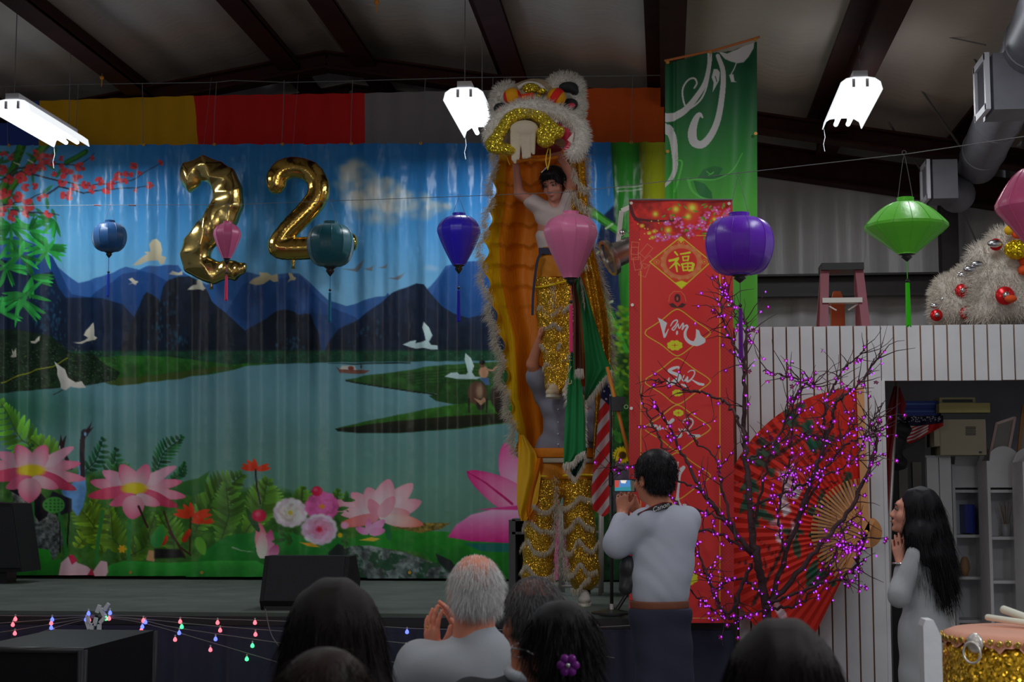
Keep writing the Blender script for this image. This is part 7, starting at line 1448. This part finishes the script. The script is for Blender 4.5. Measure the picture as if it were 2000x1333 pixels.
for k, (x, y) in enumerate([(1117, 610 + 0), (1117, 632), (1116, 652), (1116, 676), (1114, 698), (1113, 722), (1113, 745)]):
    for (u0, v0, u1, v1) in ([(-3, 6, 3, 6), (-3, -6, 3, -6), (-3, 0, 3, 0)], [(-3, 6, 3, -6), (-3, 6, -3, -6)], [(-3, -6, -3, 6), (-3, 6, 3, 4), (3, 4, 3, -2)], [(-3, 6, 3, 0), (3, 0, -3, -6), (0, 3, 0, -3)])[k % 4]:
        mb.bar(P(x + u0, y + v0, 9.93), P(x + u1, y + v1, 9.93), .006, .003, (0, 1, 0))
mb.build('lettering', m_cream, gf)
MB().tube([P(1128, 536, 10.13), P(1134, 640, 10.13), P(1137, 720, 10.13)], .011, 8).build('flag_pole', mat('pole_wood', C(140, 84, 30), .5), gf, True)
MB().tube([P(1126, 536, 10.1), P(1127, 530, 10.1)], [.02, .004], 8).build('pole_tip', m_brass, gf)
cu = Cv(1144, 735, 1200, 1010, .8, (152, 146, 150)); X, Y = cu.X, cu.Y
for k in range(-2, 12):
    y0 = 790 + k * 42; cu.poly([(1140, y0 + 52), (1200, y0 - 26), (1200, y0 - 2), (1140, y0 + 76)], (160, 24, 28), 1.2)
cu.poly([(1168, 730), (1202, 730), (1200, 775), (1190, 792), (1172, 776)], (20, 26, 66), 1.5)
for x, y in ((1180, 745), (1190, 755), (1180, 765), (1192, 772), (1184, 780)): cu.ell(x, y, 2.5, 2.5, (170, 170, 180), .4)
us = thing('striped_flag', P(1178, 1000, 10.2), 'red and white striped flag with a starred navy corner behind the green flag', 'flag')
sheet('cloth', cu, 10.2, cvf_m, us, 2.4, mask=lambda X, Y: (X > np.interp(Y, [735, 800, 880, 960, 1010], [1176, 1170, 1162, 1154, 1160])) & (X < np.interp(Y, [735, 780, 1010], [1186, 1196, 1197])) & (Y < 1012 - np.abs(X - 1178) * .8), disp=lambda X, Y: .02 * np.sin(X * .22 + Y * .02))
# stool and cabinet behind the dancers' legs
sto = thing('step_stool', P(1132, 1150, 11.6), 'white metal stool standing behind the gold trouser legs', 'stool'); mw_ = mat('white_metal', C(130, 126, 124, 2), .4)
for x in (1094, 1172):
    for dy in (0, .35): a = P(x, 988, 11.6); b = P(x, 1150, 11.6); MB().tube([(a.x, 11.6 + dy, a.z), (b.x, 11.6 + dy, ZS)], .013, 8).build('leg', mw_, sto, True)
for y in (1040, 1146):
    a = P(1094, y, 11.6); b = P(1172, y, 11.6); MB().tube([(a.x, 11.6, a.z), (b.x, 11.6, a.z)], .010, 8).build('rung', mw_, sto, True)
a = P(1090, 988, 11.6); b = P(1176, 988, 11.6); MB().box(((a.x + b.x) / 2, 11.78, a.z), (b.x - a.x, .4, .02)).build('seat', mw_, sto)
ac = thing('amplifier_rack', P(1020, 1150, 11.5), 'dark grey rack cabinet standing behind the dancers beside the lotus print', 'cabinet'); mgr = mat('rack_grey', C(50, 50, 54), .5)
a = P(1000, 1016, 11.5); b = P(1046, 1016, 11.5); w_ = b.x - a.x; zz = (a.z + ZS) / 2
for x in (a.x, b.x): MB().box((x, 11.7, zz), (.05, .4, a.z - ZS)).build('side_panel', mgr, ac)
MB().box(((a.x + b.x) / 2, 11.88, zz), (w_, .02, a.z - ZS)).build('back_panel', m_blk, ac)
for y in (1016, 1042, 1148): q = P(1020, y, 11.5); MB().box(((a.x + b.x) / 2, 11.7, max(q.z, ZS + .01)), (w_, .4, .018)).build('shelf', mgr, ac)
# ------------------------------------------------------------ photographer
PH = 7.4; ph = person((P(1290, 1333, PH).x, PH, 0), 'man in pale grey shirt and navy trousers standing, filming on a phone')
s = SDF(); Mp = MZ(218, 0); hc = P(1277, 935, PH); T_ = head(s, hc, Mp, 1.0); s.cap(P(1280, 965, PH + .02), P(1292, 1000, PH + .02), .056, .062)
shl, shr = P(1262, 1020, PH - .06), P(1340, 1018, PH + .06); ell_, wl = P(1206, 1062, PH - .02), P(1216, 1003, PH + .14); elr, wr_ = P(1300, 1075, PH + .34), P(1244, 998, PH + .22)
s.chain([shl, ell_, wl], [.05, .042, .028]); s.chain([shr, elr, wr_], [.05, .04, .028]); hand(s, wl, (-.05, .0, 1), (.35, .9, 0), (.9, -.3, 0), (25, 45, 30), 6, .86); hand(s, wr_, (-.4, .1, .8), (-.4, -.9, .0), (-.8, .3, .3), (30, 45, 30), 5, .86)
s.ell(P(1297, 1080, PH), (.13, .1, .25)).cap(P(1277, 1190, PH), (P(1272, 1190, PH).x, PH, .10), .07, .045).cap(P(1310, 1190, PH + .03), (P(1318, 1190, PH).x, PH + .03, .10), .07, .045)
part('body', s, sk1, ph, .008, .014); face_bits(T_, Mp, 1, ph)
m_bh = mat('black_hair', C(16, 15, 18), .45, spec=.25); haircap(ph, hc, Mp, 1.05, m_bh, n=4200, L_=.026, extra=[((0, .05, -.02), (.068, .055, .06))], wid=.0025)
gl_ = MB(); 
for q in (-1, 1): gl_.tube([T_(q * .03, -.118, .006) + Mp @ Vector((.021 * math.cos(a), 0, .016 * math.sin(a))) for a in np.linspace(0, 6.28, 16)], .0018, 5); gl_.tube([T_(q * .052, -.116, .012), T_(q * .082, -.02, .012), T_(q * .084, .02, .004)], .0018, 5)
gl_.tube([T_(-.01, -.12, .008), T_(.01, -.12, .008)], .0018, 5).build('glasses', m_blk, ph)
m_psh = mat('pale_shirt', C(126, 130, 142, 2.75), .8, bump=.15, bscale=20)
s = SDF(); s.ell(P(1302, 1040, PH + .01), (.148, .12, .135)).ell(P(1296, 1090, PH + .01), (.150, .13, .17)).ell(P(1290, 1130, PH), (.142, .125, .14)).cap(P(1280, 1158, PH), P(1300, 1158, PH + .02), .108, .108).ell(P(1288, 1003, PH + .02), (.075, .07, .045))
s.chain([shl, ell_ + Vector((.0, 0, 0)), ell_ * .25 + wl * .75], [.072, .066, .044]); s.chain([shr, elr, elr * .3 + wr_ * .7], [.074, .06, .044])
def foldsf(X_, Y_, Z_):
    c = np.array(P(1240, 1075, PH)); d = (Z_ - c[2]) + .75 * (X_ - c[0]); return .0018 * np.sin(d * 52 + 2.5 * np.sin(X_ * 17) + 1.5 * np.sin(Z_ * 11)) * np.exp(-((X_ - c[0] - .10) / .12) ** 2) * (Z_ < c[2] + .05) + .003 * np.sin(24 * (X_ + Z_)) * np.sin(20 * (Z_ - Y_))
part('shirt', s, m_psh, ph, .009, .03, foldsf)
MB().tube([P(x, y, PH + dy) for x, y, dy in ((1262, 1002, -.03), (1268, 992, .0), (1285, 985, .05), (1300, 985, .07))], [.016, .02, .02, .016], 10).build('collar', m_psh, ph, True)
o = MB(); pts = smooth_path([(1247, 1010, -.115), (1262, 1003, -.105), (1278, 995, -.085), (1296, 989, -.075), (1312, 990, -.03)], 16)
for i in range(15): a, b = pts[i], pts[i + 1]; o.bar(P(a[0], a[1], PH + a[2]), P(b[0], b[1], PH + b[2]), .004, .030, (0, 0, 1))
o = o.build('camera_strap', m_blk, ph); fc = bpy.data.curves.new('strap_text', 'FONT'); fc.body = 'Canon'; fc.size = .032; fc.extrude = .0006; fo = bpy.data.objects.new('strap_text', fc); COL.objects.link(fo)
dg_ = bpy.context.evaluated_depsgraph_get(); me = bpy.data.meshes.new_from_object(fo.evaluated_get(dg_)); bpy.data.objects.remove(fo); vv = [v.co.copy() for v in me.vertices]; ff_ = [tuple(p.vertices) for p in me.polygons]
q0_ = P(1275, 1001, PH - .10); qx = (P(1302, 991, PH - .085) - q0_).normalized(); qz = Vector((0, 0, 1)); MB().add([q0_ + qx * v.x + qz * v.y + Vector((0, -v.z, 0)) for v in vv], ff_).build('strap_lettering', mat('letter_white', C(190, 190, 190, 2), .5), o)
mbr = MB(); [mbr.bar(P(pts[i][0], pts[i][1] - 7, PH + pts[i][2] - .001), P(pts[i + 1][0], pts[i + 1][1] - 7, PH + pts[i + 1][2] - .001), .005, .003, (0, 0, 1)) for i in range(15)]; mbr.build('strap_red_edge', m_redcl, o)
s = SDF(); s.cap(P(1276, 1176, PH), P(1300, 1176, PH + .02), .112); V, Q = s.mesh(.009, .01); V[:, 2] = np.clip(V[:, 2], P(0, 1183, PH - .1).z, P(0, 1168, PH - .1).z); put('belt', V, Q, mat('brown_leather', C(78, 44, 30), .5), ph)
s = SDF(); s.cap(P(1277, 1195, PH), P(1300, 1195, PH + .02), .115); s.chain([P(1272, 1210, PH), (P(1270, 0, PH).x + .0, PH, .5), (P(1270, 0, PH).x, PH, .10)], [.10, .082, .07]); s.chain([P(1308, 1210, PH + .02), (P(1312, 0, PH).x, PH + .04, .5), (P(1314, 0, PH).x, PH + .04, .10)], [.10, .082, .07]); V, Q = s.mesh(.012, .03, wr(.004, 20)); V[:, 2] = np.minimum(V[:, 2], P(0, 1182, PH - .1).z); put('trousers', V, Q, mat('navy_trousers', C(24, 26, 40), .8), ph)
for x in (1270, 1314): shoe(ph, (P(x, 0, PH).x, PH, 0), 205, m_blk)
s = SDF(); s.ell(P(1228, 1110, PH), (.045, .06, .06)).cap(P(1226, 1120, PH), P(1222, 1150, PH - .02), .036, .034).ell(P(1232, 1135, PH), (.05, .05, .05)); V, Q = s.mesh(.008, .012)
tg = tag(put('camera', V, Q, m_blk), 'black camera hanging at the left hip of the man filming', 'camera')
pho = thing('smartphone', P(1219, 950, PH + .3), 'smartphone held sideways, its screen showing the stage', 'phone'); pc0 = P(1220, 949, PH + .10); Mq = Matrix.Rotation(R(-8), 3, 'Z')
MB().box(pc0, (.108, .009, .062), Mq).build('phone_case', m_blk, pho)
cs = Cv(0, 0, 48, 26, 1, (60, 110, 160)); cs.poly([(0, 0), (12, 0), (10, 26), (0, 26)], (150, 60, 50), 1); cs.poly([(14, 0), (30, 0), (26, 8), (16, 7)], (200, 190, 180), 1); cs.poly([(0, 18), (48, 15), (48, 26), (0, 26)], (40, 110, 120), 1); cs.poly([(38, 0), (48, 0), (48, 26), (40, 26)], (60, 60, 50), 1)
H_, W__ = cs.X.shape; Vv = [pc0 + Mq @ Vector(((i / (W__ - 1) - .5) * .096, -.0055, (.5 - j / (H_ - 1)) * .052)) for j in range(H_) for i in range(W__)]; Qq = [(j * W__ + i, (j + 1) * W__ + i, (j + 1) * W__ + i + 1, j * W__ + i + 1) for j in range(H_ - 1) for i in range(W__ - 1)]
msc = mat('phone_screen', (.1, .1, .1), .2, attr=True); nt = msc.node_tree; at = [n for n in nt.nodes if n.type == 'ATTRIBUTE'][0]; nt.links.new(at.outputs['Color'], nt.nodes['Principled BSDF'].inputs['Emission Color']); nt.nodes['Principled BSDF'].inputs['Emission Strength'].default_value = 1.0
put('screen', [tuple(v) for v in Vv], Qq, msc, pho, False, cs.lincol(1.2))
# ------------------------------------------------------------ woman in white
GY = 8.1; gw_ = person((P(1800, 1333, GY).x, GY, 0), 'woman with waist-long black hair in a white long dress, palms pressed together at her chin')
s = SDF(); Mg = MZ(262, -10); hc = P(1785, 1003, GY); T_ = head(s, hc, Mg, .98, True); s.cap(P(1790, 1030, GY), P(1797, 1062, GY), .042, .048)
gs1, gs2 = P(1790, 1088, GY - .10), P(1805, 1082, GY + .12); ge1, gw1 = P(1756, 1165, GY - .12), P(1760, 1100, GY - .04); ge2, gw2 = P(1765, 1165, GY + .1), P(1762, 1100, GY + .02)
s.chain([gs1, ge1, gw1], [.04, .034, .024]); s.chain([gs2, ge2, gw2], [.04, .034, .024]); hand(s, gw1, (-.12, .0, 1), (0, 1, 0), (1, 0, .1), (4, 6, 4), 2, .92); hand(s, gw2 + Vector((0, .01, 0)), (-.12, .0, 1), (0, -1, 0), (1, 0, .1), (4, 6, 4), 2, .92)
s.ell(P(1800, 1120, GY), (.055, .08, .13)); part('body', s, sk3, gw_, .0065, .010); face_bits(T_, Mg, .98, gw_)
m_ao = mat('white_dress', C(126, 128, 132, 2.4), .6, sheen=.2, bump=.12, bscale=14)
s = SDF(); s.ell(P(1800, 1105, GY), (.085, .14, .11)).ell(P(1802, 1150, GY), (.085, .11, .12)).chain([gs1, ge1, ge1 * .25 + gw1 * .75], [.055, .052, .036]).chain([gs2, ge2, ge2 * .25 + gw2 * .75], [.055, .052, .036])
zb = .12; xh = P(1803, 1230, GY).x; s.chain([P(1802, 1185, GY), P(1806, 1240, GY), (xh, GY, .35), (xh, GY, zb + .1)], [.095, .125, .135, .14], .05)
part('dress', s, m_ao, gw_, .011, .03, wr(.004, 22)); MB().lathe([(.036, -.004), (.038, 0), (.036, .004)], P(1757, 1101, GY - .07), 14).build('bracelet', m_silv, gw_, True)
for sx in (-.05, .05): shoe(gw_, (xh + sx * .4, GY + sx, 0), 262, mat('cream_shoe', C(130, 124, 116), .5))
m_lh = mat('long_black_hair', C(12, 12, 16, 1.8), .4, spec=.25, bump=.3, bscale=140, aniso=(8, 8, .4))
T2 = lambda x, y, z: hc + Mg @ Vector((x, y, z)); s = SDF(); s.ell(T2(0, .028, .045), (.092, .104, .098), np.array(Mg)); s.ell(T2(0, -.13, -.03), (.10, .070, .14), np.array(Mg), .01, True)
s.chain([T2(.0, .045, .0), P(1808, 1040, GY - .01), P(1818, 1090, GY - .03), P(1832, 1138, GY - .02), P(1840, 1172, GY)], [.094, .108, .112, .082, .035], .04); s.chain([T2(-.05, .012, -.03), P(1799, 1045, GY - .08), P(1802, 1088, GY - .11)], [.035, .055, .05], .04)
V, Q = s.mesh(.009, .03, lambda X_, Y_, Z_: .003 * np.sin(90 * X_ + 6 * np.sin(7 * Z_)) * np.sin(70 * Y_)); p, nn = on_mesh(V, Q, 5200); sv, sf = strands(p, np.array((.12, 0, -1.0))[None] + nn * .18, .12, .0022, 4, (0, 0, -.3), .10, .03); sf2 = p[:, 2] < hc.z - .2
put('long_hair', *join((V, Q), (sv, sf)), m_lh, gw_)
# ------------------------------------------------------------ seated audience
def seat_body(t, cx, Y, zsh, m, ms_=None, w_=.2, k=1.0, sleeves=None, coll=None, disp=wr(.005, 18)):
    """torso, thighs and shins of a seated figure facing the stage"""
    s = SDF(); s.ell((cx, Y, zsh - .10), (w_, .12, .12)).ell((cx, Y, zsh - .30), (w_ * .9, .13, .25)).ell((cx, Y + .02, .60), (w_ * .88, .15, .16)).cap((cx, Y, zsh - .03), (cx, Y, zsh + .03), .07, .06)
    for q in (-1, 1): s.cap((cx + q * (w_ - .03), Y, zsh - .06), (cx + q * (w_ - .05), Y + .02, zsh - .10), .065)
    if sleeves:
        for ch, rr in sleeves: s.chain(ch, rr)
    o, _, _ = part('shirt' if m is not m_coat else 'jacket', s, m, t, .013, .035, disp)
    s = SDF()
    for q in (-1, 1): s.chain([(cx + q * .09, Y + .02, .53), (cx + q * .11, Y + .44, .50), (cx + q * .11, Y + .46, .08)], [.10, .078, .055])
    part('trousers', s, mat('dark_trousers', C(28, 28, 34), .8), t, .016, .03)
    for q in (-1, 1): shoe(t, (cx + q * .11, Y + .44, 0), 180, m_blk)
m_coat = mat('dark_jacket', C(26, 27, 32), .8); m_gsh2 = mat('light_grey_shirt', C(118, 122, 128, 2.7), .8, bump=.15, bscale=18)
# grey-haired clapping man
Y1 = 4.9; pm = P(928, 1160, Y1); g1 = person((P(920, 1333, Y1).x, Y1, 0), 'grey-haired balding man in light grey shirt seen from behind, hands raised clapping', 'seated audience')
s = SDF(); Ma = MZ(196, 6); T_ = head(s, pm, Ma, 1.0); nk = P(925, 1250, Y1); s.cap(pm + Vector((0, .0, -.06)), nk, .062, .07)
wA, wB = P(848, 1288, Y1 + .18), P(908, 1262, Y1 + .30); eA, eB = P(846, 1420, Y1 + .1), P(985, 1380, Y1 + .22); sA, sB = P(850, 1330, Y1) , P(985, 1290, Y1)
sA = Vector((pm.x - .19, Y1, nk.z - .11)); sB = Vector((pm.x + .18, Y1, nk.z - .10))
s.cap(eA, wA, .042, .028); s.cap(eB, wB, .042, .028); hand(s, wA, (-.10, 0, 1), (.75, .65, 0), (.65, -.75, 0), (6, 14, 10), 7, 1.06); hand(s, wB, (-.42, -.05, .9), (-.8, -.35, -.3), (.2, -.9, .2), (6, 12, 10), 7, 1.06)
part('body', s, mat('skin_old', C(166, 104, 84, 2.3), .5, bump=.1, bscale=110), g1, .006, .009); face_bits(T_, Ma, 1, g1, mat('grey_brow', C(110, 108, 106), .6))
seat_body(g1, pm.x + .0, Y1, nk.z - .0, m_gsh2, w_=.20, sleeves=[([sA, eA, eA * .45 + wA * .55], [.075, .062, .046]), ([sB, eB, eB * .5 + wB * .5], [.075, .062, .046])])
m_gh = mat('grey_hair', (.80, .80, .80), .5); m_scalp = mat('skin_old', (.5, .3, .2), .5)
def fringe_hair(t, c, M, k, m, n, bald, L_=.05, wid=.0013):
    """hair grown over back and sides of the skull, thin on the crown"""
    s = SDF(); E = np.array(M); s.ell(Vector(c) + M @ Vector((0, .014, .035)) * k, (.079 * k, .098 * k, .089 * k), E); V, Q = s.mesh(.008, .01)
    def mask(cc, nn):
        l = (cc - np.array(c)) @ E / k; top = np.clip((l[:, 2] - .055) / .05, 0, 1); w_ = 1 - bald * top; w_ *= (l[:, 2] > -.055) * ((l[:, 1] > -.02) | (l[:, 2] > .06)); return w_
    p, nn = on_mesh(V, Q, n, mask); l = (p - np.array(c)) @ E; dn = np.array(M @ Vector((0, .4, -1)))
    d = dn[None] * 1.0 + nn * .25; sv, sf = strands(p, d, L_, wid, 4, (0, 0, -.3), .22, .10)
    return put('hair', sv, sf, m, t)
fringe_hair(g1, pm, Ma, 1.01, m_gh, 6000, .93, .045); 
s = SDF(); E = np.array(Ma); s.ell(pm + Ma @ Vector((0, .035, -.018)), (.080, .076, .062), E); s.ell(pm + Ma @ Vector((0, .02, -.125)), (.12, .14, .06), E, .02, True); s.ell(pm + Ma @ Vector((0, -.1, -.03)), (.1, .085, .12), E, .02, True); V, Q = s.mesh(.008, .02); p, nn = on_mesh(V, Q, 3500); sv, sf = strands(p, nn * .35 + np.array((0, 0, -1)), .04, .0013, 3, (0, 0, -.3), .2, .1); put('back_hair', *join((V, Q), (sv, sf)), m_gh, g1)
MB().tube([wA + Vector((.040 * math.cos(a), .040 * math.sin(a), -.045 + .01 * math.cos(a))) for a in np.linspace(0, 6.3, 20)], .008, 6).build('cuff', m_gsh2, g1, True); MB().tube([P(x, y, Y1 + .235) for x, y in smooth_path([(866, 1286), (874, 1268), (892, 1266), (912, 1254)], 12)], .005, 6).build('watch_band', m_silv, g1, True)
MB().tube([P(823 + 12 + 2 * math.cos(a), 1226 + 1.6 * math.sin(a), Y1 + .15) for a in np.linspace(0, 6.28, 10)], .002, 5).build('ring', m_brass, g1, True)
# second grey-haired man
Y2 = 4.55; pm2 = P(1040, 1212, Y2); g2 = person((pm2.x, Y2, 0), 'dark grey haired man in dark jacket seen from behind, right of the clapping man', 'seated audience')
s = SDF(); M2 = MZ(212, 4); T_ = head(s, pm2, M2, 1.0); nk2 = pm2 + Vector((.01, -.02, -.17)); s.cap(pm2 + Vector((0, 0, -.06)), nk2, .064, .07); part('body', s, mat('skin_old2', C(140, 84, 60, 2.2), .5, bump=.1, bscale=110), g2, .007, .010); face_bits(T_, M2, 1, g2)
seat_body(g2, pm2.x, Y2, nk2.z + .0, m_coat, w_=.21); MB().tube([nk2 + Vector((.075 * math.cos(a), .07 * math.sin(a), .025 + .015 * math.sin(a))) for a in np.linspace(0, 6.28, 24)], .018, 8, False).build('shirt_collar', m_gsh2, g2, True)
m_gh2 = mat('dark_grey_hair', C(70, 68, 70, 2.4), .5); fringe_hair(g2, pm2, M2, 1.04, m_gh2, 9000, .35, .04); s = SDF(); E = np.array(M2); s.ell(pm2 + M2 @ Vector((0, .03, .018)), (.081, .084, .088), E); s.ell(pm2 + M2 @ Vector((0, .02, -.12)), (.12, .14, .06), E, .02, True); s.ell(pm2 + M2 @ Vector((0, -.1, -.03)), (.1, .085, .12), E, .02, True); V, Q = s.mesh(.008, .02); p, nn = on_mesh(V, Q, 5000); sv, sf = strands(p, nn * .4 + np.array((0, 0, -1)), .035, .0013, 3, (0, 0, -.3), .25, .1); put('back_hair', *join((V, Q), (sv, sf)), mat('grey_under', C(48, 44, 44, 2.4), .6), g2)
# woman with the flower clip
Y3 = 3.9; pm3 = P(1088, 1278, Y3); g3 = person((pm3.x, Y3, 0), 'woman with pinned up black hair, glasses and a purple flower hair clip, seen from behind', 'seated audience')
s = SDF(); M3 = MZ(226, 2); T_ = head(s, pm3, M3, .98); nk3 = pm3 + Vector((.0, -.02, -.17)); s.cap(pm3 + Vector((0, 0, -.06)), nk3, .052, .058); part('body', s, mat('skin_d', C(150, 96, 72, 2.2), .5), g3, .007, .010); face_bits(T_, M3, .98, g3)
m_dh = mat('dark_hair_gloss', C(14, 11, 12, 1.4), .45, spec=.25, bump=.3, bscale=120, aniso=(6, 6, .6)); seat_body(g3, pm3.x, Y3, nk3.z + .01, mat('teal_blouse', C(30, 50, 60), .8), w_=.19)
haircap(g3, pm3, M3, 1.0, m_dh, True, 6000, .07, [((.02, .06, .0), (.07, .055, .07)), ((.0, .07, -.045), (.055, .042, .042))], .0016, .98, .14)
mb = MB(); mb.tube([T_(.056, -.112, .014), T_(.086, -.02, .014), T_(.088, .012, .004)], .0022, 6); mb.tube([T_(.03, -.118, .006) + M3 @ Vector((.023 * math.cos(a), 0, .018 * math.sin(a))) for a in np.linspace(0, 6.28, 18)], .002, 5); mb.tube([T_(-.03, -.118, .006) + M3 @ Vector((.023 * math.cos(a), 0, .018 * math.sin(a))) for a in np.linspace(0, 6.28, 18)], .002, 5).build('glasses', m_silv, g3)
qc = P(1110, 1300, Y3 - .155); clip = thing('hair_clip', qc, 'purple flower shaped hair clip pinned in the black hair', 'hair clip'); m_pur = mat('purple_gloss', C(90, 20, 100, 2.2), .2)
for k in range(6): a = k * 1.047; MB().ball(qc + Vector((.017 * math.cos(a), -.004, .017 * math.sin(a))), .011, 10, 7, (1, .5, 1)).build('petal', m_pur, clip, True)
MB().ball(qc + Vector((0, -.01, 0)), .006, 8, 6).build('gem', m_silv, clip, True)
# long-haired woman at left
Y4 = 3.6; pm4 = P(655, 1246, Y4); g4 = person((pm4.x, Y4, 0), 'woman with long straight dark brown hair seen from behind below the stage monitor', 'seated audience')
s = SDF(); M4 = MZ(182, 0); T_ = head(s, pm4, M4, 1.0); s.cap(pm4 + Vector((0, 0, -.06)), pm4 + Vector((0, 0, -.2)), .05, .055); part('body', s, sk1, g4, .010, .012); face_bits(T_, M4, 1, g4); seat_body(g4, pm4.x, Y4, pm4.z - .19, mat('plum_top', C(34, 20, 28), .8), w_=.19)
m_br = mat('dark_brown_hair', C(22, 14, 13, 1.6), .5, spec=.25, bump=.35, bscale=110, aniso=(7, 7, .4))
def longhair(t, c, M, k, m, drop, flare, n=6000):
    T2 = lambda x, y, z: Vector(c) + M @ Vector((x, y, z)) * k; s = SDF(); E = np.array(M); s.ell(T2(0, .022, .040), (.096 * k, .108 * k, .10 * k), E); s.ell(T2(0, -.14, -.04), (.08, .085, .14), E, .012, True)
    s.chain([T2(0, .03, .0), T2(0, .05, -.15), T2(0, .07, -drop)], [.100 * k, .108 * k, flare * k], .04)
    for q in (-1, 1): s.chain([T2(q * .05, .02, .0), T2(q * .075, .03, -.15), T2(q * (.06 + flare * .5), .05, -drop)], [.055 * k, .06 * k, .06 * k], .04)
    V, Q = s.mesh(.010, .03, lambda X_, Y_, Z_: .0022 * np.sin(110 * X_ + 5 * np.sin(6 * Z_))); p, nn = on_mesh(V, Q, n); d = np.array((0, 0, -1.))[None] + nn * .2; l = (p - np.array(c)); d = d + np.stack([l[:, 0] * 1.2, l[:, 0] * 0, l[:, 0] * 0], 1); sv, sf = strands(p, d, .10, .0015, 4, (0, 0, -.4), .10, .03); return put('long_hair', *join((V, Q), (sv, sf)), m, t)
longhair(g4, pm4, M4, 1.02, m_br, .36, .12)
# head low in front, blurred
Y5 = 2.7; pm5 = P(645, 1398, Y5); g5 = person((pm5.x, Y5, 0), 'short brown-haired person whose blurred head fills the bottom edge left of the clapping man', 'seated audience')
s = SDF(); M5 = MZ(150, 0); T_ = head(s, pm5, M5, .88); s.cap(pm5 + Vector((0, 0, -.06)), pm5 + Vector((0, 0, -.18)), .05, .055); part('body', s, sk1, g5, .010, .012); face_bits(T_, M5, .88, g5); haircap(g5, pm5, M5, .88, mat('brown_hair', C(34, 21, 18, 1.6), .55, spec=.25), True, 5000, .05, [((0, .05, 0), (.08, .07, .08))], .0015); seat_body(g5, pm5.x, Y5, pm5.z - .19, mat('brown_top', C(40, 32, 30), .8), w_=.19)
# large dark head at right
Y6 = 2.75; pm6 = P(1530, 1338, Y6); g6 = person((pm6.x, Y6, 0), 'person with dark reddish brown hair seen from behind, blurred, below the lit tree', 'seated audience')
s = SDF(); M6 = MZ(176, 0); T_ = head(s, pm6, M6, .85); s.cap(pm6 + Vector((0, 0, -.06)), pm6 + Vector((0, 0, -.2)), .05, .055); part('body', s, sk1, g6, .010, .012); face_bits(T_, M6, .85, g6); seat_body(g6, pm6.x, Y6, pm6.z - .19, mat('wine_top', C(38, 18, 26), .8), w_=.19); longhair(g6, pm6, M6, .84, mat('red_brown_hair', C(26, 15, 17, 1.6), .5, spec=.25, bump=.35, bscale=110, aniso=(7, 7, .4)), .22, .11)
print('SCENE DONE', len(bpy.data.objects))
